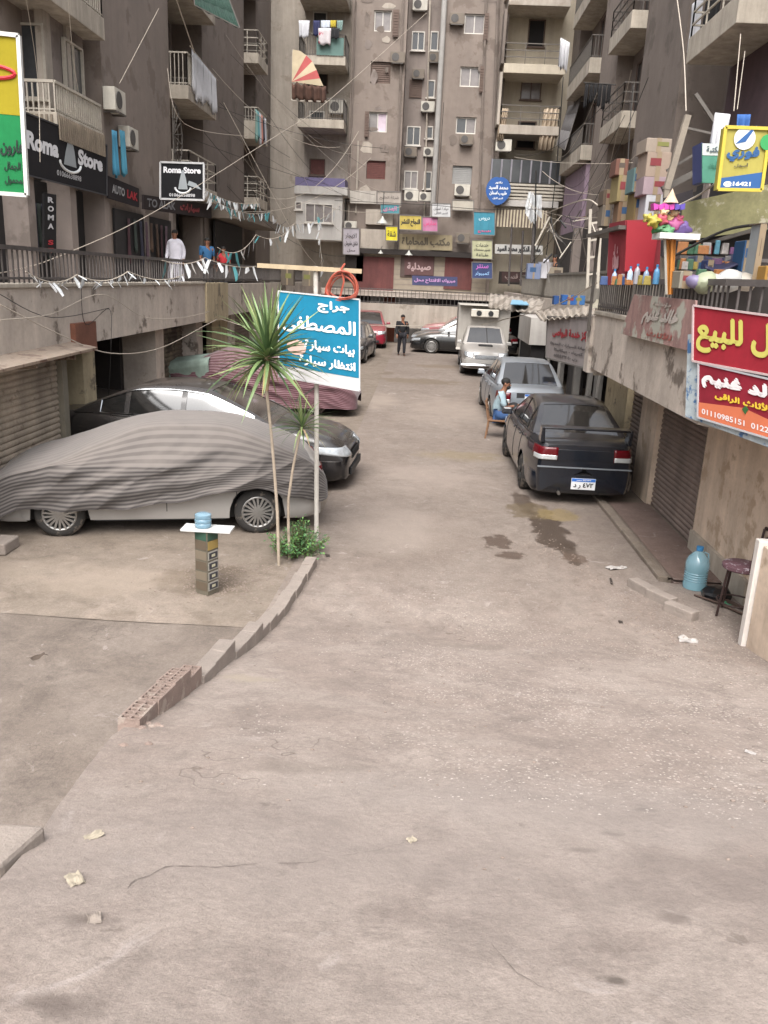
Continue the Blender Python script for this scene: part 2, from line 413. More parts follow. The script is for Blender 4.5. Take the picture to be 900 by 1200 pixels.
tag(k_.build('kerb', YARDM, bevel=.012), kind='structure')
# loose pebbles pressed into the worn patch
s = MB()
for i in range(12000):
    u = random.random()
    x = random.uniform(-.9, 3.2); y = 2.7+5.0*random.random()**1.2
    if noise.noise(Vector((x*1.3, y*1.3, 3)))+.35*noise.noise(Vector((x*5, y*5, 8))) < random.uniform(-.25, .25)+.15*(x < .1)+.3*(y < 3.2): continue
    r = random.uniform(.0022, .0066)*(1.5 if random.random() < .08 else 1)
    z = ramp(y)+micro(x, y)+.0105; a = random.random()*pi; k = random.uniform(.55, 1)
    pts = [(x+cos(a+t)*r*(1 if q % 2 else .8), y+sin(a+t)*r*k, z+.002) for q, t in enumerate([i_*pi*2/6 for i_ in range(6)])]
    s.add([(x, y, z+r*.30)]+pts+[(p[0], p[1], z-.006) for p in pts], [(0, q+1, (q+1) % 6+1) for q in range(6)]+[(q+1, q+7, (q+1) % 6+7, (q+1) % 6+1) for q in range(6)])
o = s.build('gravel', mat('pebble', 'a39a92', .9, var=.2, scale=40)); tag(o, 'pale pebbles pressed into the worn patch of the road', 'gravel', kind='stuff')
s = MB()
for i in range(1700):
    q = random.random()
    if q < .45: c = PZ(260, 680); x = c.x+random.gauss(0, .35); y = c.y+random.gauss(0, .35)
    elif q < .80: t_ = random.random(); x = 1.5+1.35*t_+random.gauss(0, .16); y = 10.3-3.6*t_+random.gauss(0, .3)
    else: x = random.uniform(-1.8, 2.7); y = random.uniform(2.5, 13)
    z = (ramp(y)+micro(x, y)+.012) if (x > xl(y)) else micro(x, y)
    r = random.uniform(.004, .014); s.ball((x, y, z+r*.2), (r, r*random.uniform(.6, 1), r*.5), 5, 3)
tag(s.build('rubble', mat('rubble_stone', '7d7067', .95, var=.35, scale=12)), 'small dark crumbs of dirt and rubble scattered over the road', 'rubble', kind='stuff')

CRK = mat('crack_dirt', '655c56', .95, var=.3, scale=20)
def crack(pts, w, seed):
    P_ = [hit_ramp(*p) for p in pts]; s = MB(); L_ = []; rnd = random.Random(seed)
    for i in range(len(P_)-1):
        n_ = max(6, int((P_[i+1]-P_[i]).length/.025))
        for k in range(n_): L_.append(P_[i].lerp(P_[i+1], k/n_))
    vs = []
    for i, p in enumerate(L_):
        o = noise.noise(Vector((i*.35, seed, 0)))*.03+noise.noise(Vector((i*.09, seed, 4)))*.08; ww = w*.6*(.2+.9*abs(noise.noise(Vector((i*.5, seed, 9)))))
        d = (L_[min(i+1, len(L_)-1)]-L_[max(0, i-1)]); q = Vector((-d.y, d.x, 0)).normalized(); c = p+q*o
        for sg in (-1, 1): v = c+q*sg*ww; v.z = ramp(v.y)+micro(v.x, v.y)+.0155; vs.append(v)
    s.v = vs
    for i in range(len(L_)-1):
        if noise.noise(Vector((i*.12, seed, 20))) > -.22: a = i*2; s.f.append([a, a+1, a+3, a+2]); s.mi.append(0)
    tag(s.build('road_crack', CRK), kind='structure')
crack([(150, 1047), (220, 1024), (285, 1014), (350, 1017), (425, 1003)], .007, 1); crack([(425, 1003), (470, 985), (520, 1000)], .004, 2)
crack([(560, 610), (610, 660), (650, 690), (720, 735), (790, 770)], .006, 4)
crack([(600, 575), (640, 625), (690, 665)], .006, 5); crack([(575, 1110), (620, 1150), (665, 1175)], .004, 6); crack([(30, 1150), (120, 1120), (180, 1135)], .004, 7); crack([(445, 700), (470, 760), (450, 830)], .004, 8)
crack([(700, 700), (760, 745), (830, 770)], .007, 9)
# ---------------------------------------------------------------- shared materials
CONC = mat('weathered_concrete', 'b3a89d', .92, var=.22, scale=1.3, bump=.5, bscale=14, streak=.12, spots=('6f655c', .58, 1.6))
CONC_Y = mat('yellowed_plaster', 'a3957a', .92, var=.2, scale=1.5, bump=.4, bscale=12, streak=.2, spots=('6b6152', .58, 2.2))
PLAST = mat('beige_plaster', 'c4b19e', .92, var=.22, scale=1.6, bump=.5, bscale=10, streak=.2, spots=('a8947f', .54, 1.8))
TAN = mat('tan_render', '7b7068', .93, var=.16, scale=.45, bump=.35, bscale=9, streak=.07, spots=('6c6159', .55, .9))
TAN2 = mat('brown_render', '6d635c', .93, var=.16, scale=.45, bump=.35, bscale=9, streak=.07, spots=('5d544d', .55, .8))
TAN3 = mat('grey_render', '7b716b', .93, var=.16, scale=.45, bump=.35, bscale=9, streak=.08, spots=('6a615b', .55, .8))
CREAM = mat('cream_plaster', 'ada392', .9, var=.12, scale=.8, bump=.2, streak=.12)
PALE = mat('pale_plaster', '9d9489', .9, var=.14, scale=.8, bump=.2, streak=.18, spots=('8a8075', .58, 1.2))
WHITEW = mat('white_wall', 'aaa6a1', .88, var=.1, scale=1.2, bump=.2, streak=.12)
MAUVE = mat('mauve_plaster', '857380', .9, var=.1, scale=1, bump=.2, streak=.1)
PURPLE = mat('purple_board', '5f5878', .7, var=.12, scale=2, streak=.1)
SLABM = mat('slab_concrete', 'a39a8d', .92, var=.18, scale=1.4, bump=.35, bscale=14, streak=.25)
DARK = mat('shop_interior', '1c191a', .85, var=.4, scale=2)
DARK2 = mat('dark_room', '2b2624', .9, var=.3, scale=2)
GLASSD = mat('window_glass', '3a3c3e', .12, var=.25, scale=1.2, spec=.7)
GLASSC = mat('curtained_glass', '77716f', .2, var=.2, scale=4, spec=.6)
WHITEF = mat('white_frame', 'bdb8b0', .6, var=.1, scale=8)
BROWNF = mat('brown_shutter', '5d4c43', .7, var=.15, scale=6)
REDF2 = mat('red_shutter', '5e3630', .7, var=.2, scale=6)
STEEL = mat('painted_steel', '5a5550', .6, .3, var=.2, scale=8)
STEELD = mat('dark_rail_paint', '575250', .6, .3, var=.25, scale=8, dust=.35)
RAILW = mat('pale_rail_paint', 'a59e92', .65, .1, var=.15, scale=8)
SHUT = mat('roller_shutter_paint', 'b3a594', .62, .25, var=.25, scale=2.2, bump=.15, streak=.2, spots=('857769', .58, 3), dust=.3)
SHUT2 = mat('brown_roller_shutter', '7a6b64', .6, .25, var=.2, scale=2.2, bump=.15, streak=.22, dust=.35)
RUST = mat('rusty_sheet', '8c7b6b', .85, .2, var=.3, scale=3, bump=.4, spots=('5b4336', .52, 3), dust=.5)
BRICKM = mat('old_red_brick', '6b4034', .9, var=.25, scale=6, bump=.3)
ACW = mat('ac_casing', 'b4afa4', .6, var=.12, scale=5, streak=.15)
ACD = mat('ac_grille', '4b4846', .7, var=.2, scale=6)
ROPE = plain('cable_black', '2a2827', .8); ROPEW = plain('cable_pale', 'a79d90', .8)
SILVERP = mat('silver_ribbon', 'd9dadb', .3, .3, var=.15, scale=5, coords='obj')
REDDOOR = mat('maroon_door', '5c3230', .75, var=.2, scale=2, streak=.2)
TILE = mat('beige_tile', '8a8072', .8, var=.12, scale=4)
# ---------------------------------------------------------------- building pieces
FLZ = 2.55
def piece(name, parent, m, *boxes, bevel=0, label=None):
    b = MB()
    for a, c in boxes: b.bb(a, c)
    o = b.build(name, m, parent, bevel=bevel)
    if label: o['label'] = label
    return o
def window(parent, c, wd, ht, face='y', frame=WHITEF, glass=GLASSD, mull=1, shut=None, closed=False, dirn=-1, depth=.05):
    """window centred at c on a wall facing -Y ('y') or facing +-X ('x'); frame with mullions, panes as sub-parts"""
    c = Vector(c); ax = Vector((1, 0, 0)) if face == 'y' else Vector((0, 1, 0)); nr = Vector((0, dirn, 0)) if face == 'y' else Vector((dirn, 0, 0)); uz = Vector((0, 0, 1))
    R = Matrix((ax, nr, uz)).transposed(); t = .05
    fr = MB()
    if not closed:
        for s_ in (-1, 1): fr.box(c+ax*s_*(wd/2-t/2)+nr*.045, (t, .09, ht), mtx=R)
        for s_ in (-1, 1): fr.box(c+uz*s_*(ht/2-t/2)+nr*.045, (wd-2*t, .088, t), mtx=R)
        if face == 'y': fr.box(c-uz*(ht/2+.03)+nr*.07, (wd+.12, .16, .05), mtx=R)
        for k in range(mull): fr.box(c+ax*(-wd/2+(k+1)*wd/(mull+1))+nr*.04, (t*.9, .075, ht-2*t), mtx=R)
    else:
        fr.box(c+nr*.02, (wd, .04, ht), mtx=R)
    w_ = fr.build('window', frame, parent)
    if closed:
        nsl = 10; pb = MB()
        for k in range(nsl): pb.box(c+uz*(-ht/2+(k+.5)*ht/nsl)+nr*.055, (wd-.1, .03, ht/nsl*.72), mtx=R)
        pb.build('shutter_slats', frame, w_)
    else:
        n_ = mull+1
        for k in range(n_):
            pw = (wd-2*t)/n_
            MB().box(c+ax*(-wd/2+t+(k+.5)*pw)+nr*.02, (pw-.02, .02, ht-2*t), mtx=R).build('pane', (shut if (shut and k == n_-1) else glass), w_)
    return w_
def railing(parent, a, b, ht=.9, sp=.13, m=RAILW, posts=True, mid=False, name='railing', indiv=False, r=.012, topw=.045):
    a = Vector(a); b = Vector(b); L_ = (b-a).length; d = (b-a)/L_; t = MB(); t.bar(a+Vector((0, 0, ht)), b+Vector((0, 0, ht)), topw, topw)
    t.bar(a+Vector((0, 0, .06)), b+Vector((0, 0, .06)), .03, .03)
    if mid: t.bar(a+Vector((0, 0, ht*.6)), b+Vector((0, 0, ht*.6)), .03, .03)
    rl = t.build(name, m, parent); n_ = max(1, int(L_/sp))
    if indiv:
        src = None
        for i in range(n_+1):
            p = a+d*(L_*i/n_)
            if src is None:
                src = MB().box((0, 0, ht/2), (r*2, r*2, ht)).build('baluster', m, rl, local=True); src.location = root_inv(rl) @ p
            else: inst(src, 'baluster', rl, root_inv(rl) @ p)
    else:
        q = MB()
        for i in range(n_+1):
            p = a+d*(L_*i/n_); q.box((p.x, p.y, p.z+ht/2), (r*2, r*2, ht))
        q.build('balusters', m, rl)
    return rl
def balcony(parent, x0, x1, y0, y1, z, side, slabh=.42, rail='bars', m=SLABM, rm=RAILW, ht=.85, solid=.0):
    """slab whose underside is at z; side = which way it faces: 'L' (left building, outward +X), 'R' (right building, outward -X), 'B' (back, outward -Y)"""
    s = piece('balcony_slab', parent, m, ((x0, y0, z), (x1, y1, z+slabh)), bevel=.015)
    t = z+slabh; e = .04
    if side == 'L': P = [(x0, y0+e, t), (x1-e, y0+e, t), (x1-e, y1-e, t), (x0, y1-e, t)]
    elif side == 'R': P = [(x1, y0+e, t), (x0+e, y0+e, t), (x0+e, y1-e, t), (x1, y1-e, t)]
    else: P = [(x0+e, y1, t), (x0+e, y0+e, t), (x1-e, y0+e, t), (x1-e, y1, t)]
    for a, b in zip(P, P[1:]):
        if solid:
            a2 = Vector(a); b2 = Vector(b); w_ = MB(); w_.bar(a2+Vector((0, 0, solid/2)), b2+Vector((0, 0, solid/2)), .09, solid); w_.build('parapet', m, s)
            a = (a[0], a[1], a[2]+solid); b = (b[0], b[1], b[2]+solid)
        if rail == 'bars': railing(s, a, b, ht-solid, .13, rm)
        elif rail == 'rails':
            q = MB()
            for k in range(3): q.bar((a[0], a[1], a[2]+(ht-solid)*(k+1)/3), (b[0], b[1], b[2]+(ht-solid)*(k+1)/3), .04, .04)
            for k in range(4):
                p = Vector(a).lerp(Vector(b), k/3); q.box((p.x, p.y, p.z+(ht-solid)/2), (.035, .035, ht-solid))
            q.build('railing', rm, s)
    return s
def ac_unit(c, label, face='y', dirn=-1, s=1.0, m=None):
    t = thing('air_conditioner', label, 'air conditioner', c, 0 if face == 'y' and dirn < 0 else (pi/2 if dirn > 0 else -pi/2), 'air conditioner units on the facades')
    W, H, D = .8*s, .55*s, .32*s
    MB().box((0, -D/2-.02, H/2), (W, D, H)).build('casing', m or ACW, t, local=True, bevel=.015)
    f = MB()
    for r in (.2, .15, .1, .05): f.tube([(-.12*s+r*s*cos(k*pi/8), -D-.032, H/2+r*s*sin(k*pi/8)) for k in range(17)], .008*s, 4)
    f.lathe([(.21*s, 0), (.21*s, .02), (0, .021)], (-.12*s, -D-.02, H/2), 16, Matrix.Rotation(pi/2, 3, 'X')); f.build('fan_grille', ACD, t, local=True)
    b = MB(); 
    for sx in (-.3, .3): b.bar((sx*s, 0, -.03), (sx*s, -D-.05, -.03), .04, .04)
    b.bar((-.3*s, -D-.03, -.03), (.3*s, -D-.03, -.03), .038, .038); b.build('bracket', STEEL, t, local=True); return t
def shutter(parent, c, wd, ht, face, dirn, slat=.09, m=SHUT, indiv=True):
    """roller shutter: c = bottom centre; slats are curved strips"""
    ax = Vector((1, 0, 0)) if face == 'y' else Vector((0, 1, 0)); nr = Vector((0, dirn, 0)) if face == 'y' else Vector((dirn, 0, 0)); c = Vector(c)
    back = MB(); back.box(c+Vector((0, 0, ht/2))-nr*.02, (wd if face == 'y' else .02, .02 if face == 'y' else wd, ht)); sh = back.build('roller_shutter', m, parent)
    n_ = int(ht/slat); src = None; inv = root_inv(sh)
    prof = [(0, .0), (.018, .25), (.022, .5), (.018, .75), (0, 1)]
    def strip(base):
        s = MB(); vs = []
        for e in (-.5, .5):
            for o_, u in prof: vs.append(base+ax*e*wd+nr*(o_+.002)+Vector((0, 0, u*slat*.97)))
        s.add(vs, [(i, i+1, i+6, i+5) for i in range(4)]); return s
    if indiv:
        for i in range(n_):
            if src is None: src = strip(Vector((0, 0, 0))).build('slat', m, sh, local=True); src.location = inv @ c
            else: inst(src, 'slat', sh, inv @ (c+Vector((0, 0, i*slat))))
    else:
        s = MB()
        for i in range(n_):
            q = strip(c+Vector((0, 0, i*slat))); s.add(q.v, q.f)
        s.build('slats', m, sh)
    return sh
# ---------------------------------------------------------------- LEFT: lower garages and walkway
LX = -5.2
wk = thing('raised_walkway', 'stained concrete walkway deck along the left, above the garages', 'walkway', (LX, 10, 0))
fb = MB()
def fascia_face(x0, x1, y0, y1, z0, z1): fb.bb((x0, y0, z0), (x1, y1, z1))
piece('fascia', wk, CONC, ((LX-.18, 6.0, 2.02), (LX, 20.0, 2.87)))
piece('fascia', wk, CONC_Y, ((LX-.18, 20.0, 1.98), (LX+.05, 22.2, 2.9)), label='yellowed fascia panel at the bend of the walkway')
piece('fascia', wk, CONC, ((LX-.18, 22.2, 2.05), (LX-.01, 43.0, 2.87)))
piece('deck_slab', wk, CONC, ((-10.0, 6.0, 2.3), (LX-.182, 43, FLZ)))
piece('coping', wk, SLABM, ((LX-.24, 6.0, 2.872), (LX+.03, 19.98, 2.93)), bevel=.01)
rr = railing(wk, (LX-.1, 7.0, 2.93), (LX-.1, 27.5, 2.93), .44, .14, STEELD, indiv=True, r=.009, topw=.055)
rr = railing(wk, (LX-.1, 27.6, 2.9), (LX-.1, 43, 2.9), .46, .2, STEELD)
gl = thing('garage_block', 'row of street-level garages with shutters and plaster pillars on the left', 'garages', (-7, 12, 0))
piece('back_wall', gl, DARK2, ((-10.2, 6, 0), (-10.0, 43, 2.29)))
piece('pillar', gl, CONC_Y, ((-6.05, 12.95, 0), (-5.35, 13.45, 2.295)))
piece('pillar', gl, CONC, ((-6.0, 12.25, 0), (-5.4, 12.45, 2.295)))
for y in (17.1, 20.3, 24.0, 28.5, 33, 38): piece('pillar', gl, CONC, ((-6.2, y, 0), (-5.5, y+.55, 2.295)))
piece('wall', gl, CONC_Y, ((-5.75, 22.2, 0), (-5.6, 24.0, 2.29)))
piece('wall', gl, CONC, ((-9.99, 12.46, 0), (-6.06, 12.6, 2.29)))
piece('wall', gl, DARK2, ((-9.99, 16.95, 0), (-6.21, 17.08, 2.29)))
shutter(gl, (-5.42, 9.35, 0), 5.5, 2.0, 'x', 1, .088, SHUT)
for a, b in ((12.12, 12.2),): piece('door_jamb', gl, mat('jamb_paint', '8d8677', .7, .1, var=.2, streak=.3), ((-5.46, a, 0), (-5.33, b+.1, 2.05)))
shutter(gl, (-5.85, 18.95, 0), 2.5, 2.0, 'x', 1, .11, mat('bent_old_shutter', '6f6456', .7, .2, var=.35, scale=1.5, streak=.4, spots=('463d34', .5, 2)), indiv=True)
shutter(gl, (-5.85, 21.5, 0), 1.1, 2.0, 'x', 1, .11, SHUT2, indiv=False)
for y in (26.4, 31.0, 35.7): shutter(gl, (-5.85, y, 0), 3.6, 2.1, 'x', 1, .12, SHUT2 if y != 31 else SHUT, indiv=False)
aw = thing('rusty_canopy', 'rusty sheet canopy with timber brackets above the wide left shutter', 'canopy', (-5.2, 9.5, 2.0))
cb = MB(); N = 16
cb.slab([(-5.2, 6.4, 2.02), (-4.82, 6.4, 1.93), (-4.80, 12.2, 1.99), (-5.2, 12.2, 2.05)], (0, 0, .035)); cb.build('sheet', RUST, aw)
bk = None
for y in (7.6, 9.0, 10.4, 11.6): MB().bar((-5.2, y, 1.9), (-4.9, y, 1.93), .06, .07).build('bracket', RUST, aw)
MB().bb((-5.21, 12.2, 1.9), (-5.12, 13.0, 2.35)).build('rust_panel', mat('rust_red', '6e4636', .85, var=.3, scale=4), aw)
# ---------------------------------------------------------------- LEFT: tall building
FL = [5.6, 8.5, 11.6, 14.7, 17.8, 20.9]
lb = thing('apartment_building', 'tan concrete apartment block with shops below it lining the left side', 'apartment building', (-11, 20, 0))
piece('wall', lb, TAN, ((-14, 16.5, 0), (-9.3, 22.9, 16.5)))
piece('wall', lb, TAN, ((-14, 3, 0), (-9.32, 16.498, 8.8)))
piece('tower', lb, TAN, ((-14, 22.92, 0), (-8.55, 28.85, 16.8)))
piece('wall', lb, TAN3, ((-14, 28.85, 0), (-9.6, 32.8, 18)))
piece('tower', lb, TAN2, ((-14, 32.8, 0), (-8.5, 40.0, 20)))
piece('wall', lb, TAN3, ((-14, 40.0, 0), (-9.3, 42.4, 20.5)))
piece('tower', lb, TAN2, ((-14, 42.4, 0), (-8.45, 44.05, 21)))
# near bay
piece('bay', lb, TAN3, ((-10.6, 20.25, 6.47), (-8.82, 22.45, 8.6)))
piece('bay_pier', lb, PALE, ((-8.98, 20.15, 6.5), (-8.78, 20.5, 8.6)))
piece('bay_pier', lb, PALE, ((-8.9, 21.3, 6.5), (-8.74, 21.5, 8.6)))
window(lb, (PY(38, 65, 20.2).x, 20.22, 7.55), .62, 1.55, 'y', frame=RAILW, glass=GLASSD, mull=0)
window(lb, (-8.80, PX(86, 80, -8.8).y-.1, 7.5), 1.1, 1.6, 'x', frame=RAILW, glass=GLASSD, mull=1, dirn=1)
b1 = balcony(lb, -10.4, -8.3, 19.45, 22.2, 6.08, 'L', .33, 'none', ht=.8)
for a, b in (((-10.3, 19.49, 6.41), (-8.34, 19.49, 6.41)), ((-8.34, 19.49, 6.41), (-8.34, 22.16, 6.41))): railing(b1, a, b, .62, .12, RAILW, indiv=True, r=.016, topw=.06)
sk = MB()
for i in range(24): sk.box((-8.27, 19.5+i*.115, 6.1), (.03, .05, .5))
for i in range(10): sk.box((-9.4+i*.11, 19.42, 6.1), (.05, .03, .5))
sk.build('slatted_skirt', mat('skirt_slats', '7f7364', .8, var=.2, streak=.2), b1)
for k, z in enumerate((8.6, 11.6, 14.6)): balcony(lb, -9.6, -8.3, 19.0, 22.6, z, 'L', .5, 'bars', ht=.8)
for k, z in enumerate(FL[:5]):
    if z > 17: continue
    balcony(lb, -9.6, -7.95, 28.9, 32.6, z, 'L', .42, 'rails' if k != 1 else 'bars', ht=.95, rm=RAILW)
    window(lb, (-9.58, 31.0, z+1.5), 1.6, 2.0, 'x', frame=BROWNF, glass=GLASSD, mull=1, dirn=1)
    balcony(lb, -9.3, -7.85, 40.05, 42.3, z+.5, 'L', .42, 'bars' if k % 2 else 'rails', ht=.9, rm=RAILW, solid=.0 if k != 1 else .35)
    window(lb, (-9.28, 41.2, z+1.9), 1.3, 1.9, 'x', frame=WHITEF, glass=GLASSD, mull=1, dirn=1)
# shopfronts on the left walkway
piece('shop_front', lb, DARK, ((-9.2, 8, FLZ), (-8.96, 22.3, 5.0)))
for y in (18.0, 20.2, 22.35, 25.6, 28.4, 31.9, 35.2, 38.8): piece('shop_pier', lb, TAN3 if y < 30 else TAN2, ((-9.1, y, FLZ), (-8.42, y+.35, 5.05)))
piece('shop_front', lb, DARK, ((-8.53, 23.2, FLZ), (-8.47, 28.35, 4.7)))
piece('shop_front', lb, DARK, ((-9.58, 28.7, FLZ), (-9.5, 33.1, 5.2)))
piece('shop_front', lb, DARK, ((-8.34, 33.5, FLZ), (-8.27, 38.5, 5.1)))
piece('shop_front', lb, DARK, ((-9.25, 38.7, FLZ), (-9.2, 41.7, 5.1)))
piece('shop_canopy', lb, mat('old_canopy', '6d6358', .9, var=.2, scale=2), ((-8.6, 33.0, 5.15), (-7.1, 41.5, 5.45)))
# ---------------------------------------------------------------- RIGHT: shutters, fascia, upper deck
RX = 2.7
wr = thing('raised_walkway', 'stained concrete walkway deck over the right-hand shutters', 'walkway', (RX, 10, 0))
piece('fascia', wr, CONC, ((RX, 7.95, 1.98), (RX+.16, 13.25, 2.80)))
piece('coping', wr, SLABM, ((RX-.03, 8.0, 2.80), (RX+.2, 13.25, 2.86)), bevel=.01)
b = MB(); b.slab([(RX, 7.94, 1.98), (RX+.9, 5.98, 1.98), (RX+.9, 5.98, 2.80), (RX, 7.94, 2.80)], (.16, .08, 0)); b.build('fascia', CONC, wr)
b = MB(); b.slab([(RX+.17, 7.94, 2.3), (RX+1.07, 5.98, 2.3), (9.5, 5.98, 2.3), (9.5, 44, 2.3), (4.2, 44, 2.3), (4.2, 13.25, 2.3), (RX+.17, 13.25, 2.3)], (0, 0, .25)); b.build('deck_slab', CONC, wr)
piece('fascia', wr, CONC, ((RX-.05, 13.252, 1.9), (RX+.22, 13.55, 2.78)), label='end face of the fascia with a torn corner')
piece('fascia', wr, CONC, ((4.05, 13.6, 2.1), (4.2, 43, 2.8)))
rr = railing(wr, (RX+.08, 7.9, 2.86), (RX+.08, 13.5, 2.86), .44, .13, STEELD, indiv=True, r=.009, topw=.06)
rr = railing(wr, (RX+.98, 6.0, 2.80), (RX+.08, 7.9, 2.80), .5, .13, STEELD, indiv=True, r=.009, topw=.06)
rr = railing(wr, (4.12, 13.8, 2.8), (4.12, 36, 2.8), .75, .14, mat('grey_rail', '77726a', .6, .3, var=.2), indiv=True, r=.012, topw=.06)
gr = thing('garage_block', 'plastered shopfront wall with brown roller shutters on the right', 'garages', (3.6, 11, 0))
WX = 3.62
piece('wall', gr, PLAST, ((WX, 5.5, 0), (WX+.25, 10.25, 2.295)))
shutter(gr, (WX+.06, 11.28, .03), 2.06, 2.25, 'x', -1, .075, SHUT2)
piece('door_jamb', gr, STEELD, ((WX+.0, 10.22, .04), (WX+.1, 10.26, 2.2)))
piece('pillar', gr, PLAST, ((WX-.03, 12.32, 0), (WX+.25, 13.25, 2.295)))
shutter(gr, (WX+.1, 13.75, .03), 1.0, 2.25, 'x', -1, .075, SHUT2)
piece('pillar', gr, CONC_Y, ((WX-.03, 14.25, 0), (WX+.25, 15.9, 2.295)))
piece('plinth', gr, SLABM, ((WX-.05, 8.3, 0.0), (WX-.002, 10.2, .28)))
piece('wall', gr, DARK2, ((5.4, 5.5, 0), (5.6, 44, 2.29)))
for y in (16.9, 18.3, 20.0, 22.8, 25.5, 28.5, 32, 36): piece('pillar', gr, mat('grey_post', '6f6c68', .8, var=.2), ((4.25, y, 0), (4.42, y+.22, 2.295)))
for y, w_ in ((17.7, 1.0), (24.2, 2.2), (30.2, 3)): piece('door', gr, mat('dark_grey_door', '3f3e3f', .7, .2, var=.25, scale=3), ((4.5, y-w_/2, 0), (4.56, y+w_/2, 2.2)))
# white end post and low wall
wp = thing('low_wall', 'low plaster wall with a white painted end post beside the stool', 'wall', (3.3, 7.0, 0))
b = MB(); b.box((3.29, 7.26, ramp(7.26)+.52), (.26, .09, 1.06)); b.build('end_post', mat('white_post_paint', 'cdc6bf', .8, var=.08, scale=3, bump=.2, streak=.12), wp, bevel=.01)
b = MB(); b.bb((3.20, 5.2, .0), (3.40, 7.2, 1.02)); b.build('wall_panel', PLAST, wp)
# ---------------------------------------------------------------- RIGHT: tall building
rb = thing('apartment_building', 'grey brown apartment block with deep balconies lining the right side', 'apartment building', (11, 20, 0))
piece('wall', rb, TAN3, ((7.7, 14.5, 0), (14, 20.4, 16.5)))
piece('wall', rb, TAN3, ((8.3, 20.4, 0), (14, 24.4, 19.5)))
piece('room', rb, mat('purple_room', '4d3c40', .9, var=.2), ((7.7, 20.6, 6.2), (8.3, 24.2, 8.88)))
piece('tower', rb, TAN2, ((7.0, 26.3, 0), (14, 31.3, 20)))
piece('tower', rb, TAN2, ((8.3, 24.4, 0), (14, 26.3, 19.4)))
piece('wall', rb, TAN3, ((7.5, 31.3, 0), (14, 35.1, 20.5)))
piece('tower', rb, TAN, ((6.9, 35.1, 0), (14, 38.5, 21)))
piece('wall', rb, TAN3, ((7.4, 38.5, 0), (14, 44.6, 21)))
piece('wall', rb, MAUVE, ((6.8, 38.9, 4.9), (7.4, 44.4, 8.4)), label='mauve painted wall under the second balcony')
for k, z in enumerate((8.9, 12.0, 15.1)):
    balcony(rb, 6.5, 8.3, 20.5, 24.1, z, 'R', .6, 'bars' if k else 'rails', ht=.9, solid=.0)
    window(rb, (8.28, 22.4, z+1.6), 1.5, 2.0, 'x', frame=BROWNF, glass=GLASSD, mull=1)
for k, z in enumerate((8.6, 11.7, 14.8, 17.9)):
    balcony(rb, 6.5, 7.5, 31.5, 35.0, z, 'R', .55, 'rails', ht=.9, rm=STEEL)
    window(rb, (7.48, 33.2, z+1.6), 1.5, 2.0, 'x', frame=BROWNF, glass=GLASSD, mull=1)
for k, z in enumerate((8.5, 11.9, 15.0, 18.1)):
    balcony(rb, 6.45, 7.4, 38.7, 44.4, z, 'R', .6, 'bars', ht=.85, rm=STEEL)
    window(rb, (7.38, 41.0, z+1.8), 1.5, 2.0, 'x', frame=BROWNF, glass=GLASSD, mull=1)
piece('canopy_beam', rb, TAN2, ((6.0, 5, 5.6), (7.7, 17, 5.85)))
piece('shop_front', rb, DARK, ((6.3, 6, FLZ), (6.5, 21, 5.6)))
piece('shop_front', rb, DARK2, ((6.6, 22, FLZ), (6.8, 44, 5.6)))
for y in (10.6, 13.5, 16.6, 20.0, 23.0, 26.0, 29.5, 33.0, 37.0): piece('shop_pier', rb, TAN3, ((6.26, y, FLZ), (6.62, y+.4, 5.6)))
# mezzanine wall between canopy and first balcony
piece('wall', rb, TAN3, ((7.4, 14.6, 5.86), (7.698, 20.0, 8.9)))
# ---------------------------------------------------------------- BACK building
BY = 46.0
bk = thing('apartment_building', 'tall brown apartment block closing the far end of the street', 'apartment building', (0, BY, 0))
def bx(px, py=180, Y=BY): return PY(px, py, Y).x
def bz(py, px=500, Y=BY): return PY(px, py, Y).z
xA0, xA1, xB1, xC1, xD1, xE1 = -8.5, bx(408), bx(470), bx(511), bx(585), 8.0
ZT = 21.8
piece('wall', bk, PALE, ((xA0, BY+.6, 0), (xA1, BY+5, ZT-.5)), label='pale wall behind the left stack of balconies')
piece('tower', bk, TAN, ((xA1, BY+.2, 0), (xB1, BY+5, ZT)))
piece('light_well', bk, TAN3, ((xB1, BY+1.6, 0), (xC1, BY+5, ZT-.3)))
piece('tower', bk, TAN, ((xC1, BY+.2, 0), (xD1, BY+5, ZT)))
piece('wall', bk, CREAM, ((xD1, BY+.8, 0), (bx(662), BY+5, ZT-.5)), label='cream wall behind the right stack of balconies')
piece('side_wall', bk, TAN2, ((bx(662)+.002, BY-1.3, 0), (14, BY+5, ZT)))
piece('side_wall', bk, TAN2, ((-14, BY-1.9, 0), (xA0-.002, BY+5, ZT)))
# tower windows from the photograph
RECTS = []
def bwin(px0, py0, px1, py1, Y, **k):
    a = PY(px0, py0, Y); b = PY(px1, py1, Y)
    if Y == BY: RECTS.append((a.x-.01, b.x+.01, b.z-.01, a.z+.01))
    return window(bk, ((a.x+b.x)/2, Y+(.17 if Y == BY else 0), (a.z+b.z)/2), abs(b.x-a.x), abs(a.z-b.z), 'y', **k)
bwin(439, 12, 458, 37, BY, glass=GLASSC, mull=1); bwin(435, 72, 457, 98, BY, frame=BROWNF, closed=True)
bwin(432, 131, 453, 155, BY, glass=GLASSC, mull=1, shut=mat('pink_curtain', 'b9a9b4', .7)); bwin(430, 188, 451, 210, BY, frame=REDF2, closed=True)
bwin(545, 16, 567, 40, BY, glass=GLASSC); bwin(540, 78, 562, 102, BY, glass=GLASSC); bwin(535, 137, 557, 157, BY, glass=GLASSD, shut=GLASSC)
bwin(531, 194, 552, 216, BY, frame=mat('grey_slats', '8f8e8c', .6, var=.1), closed=True)
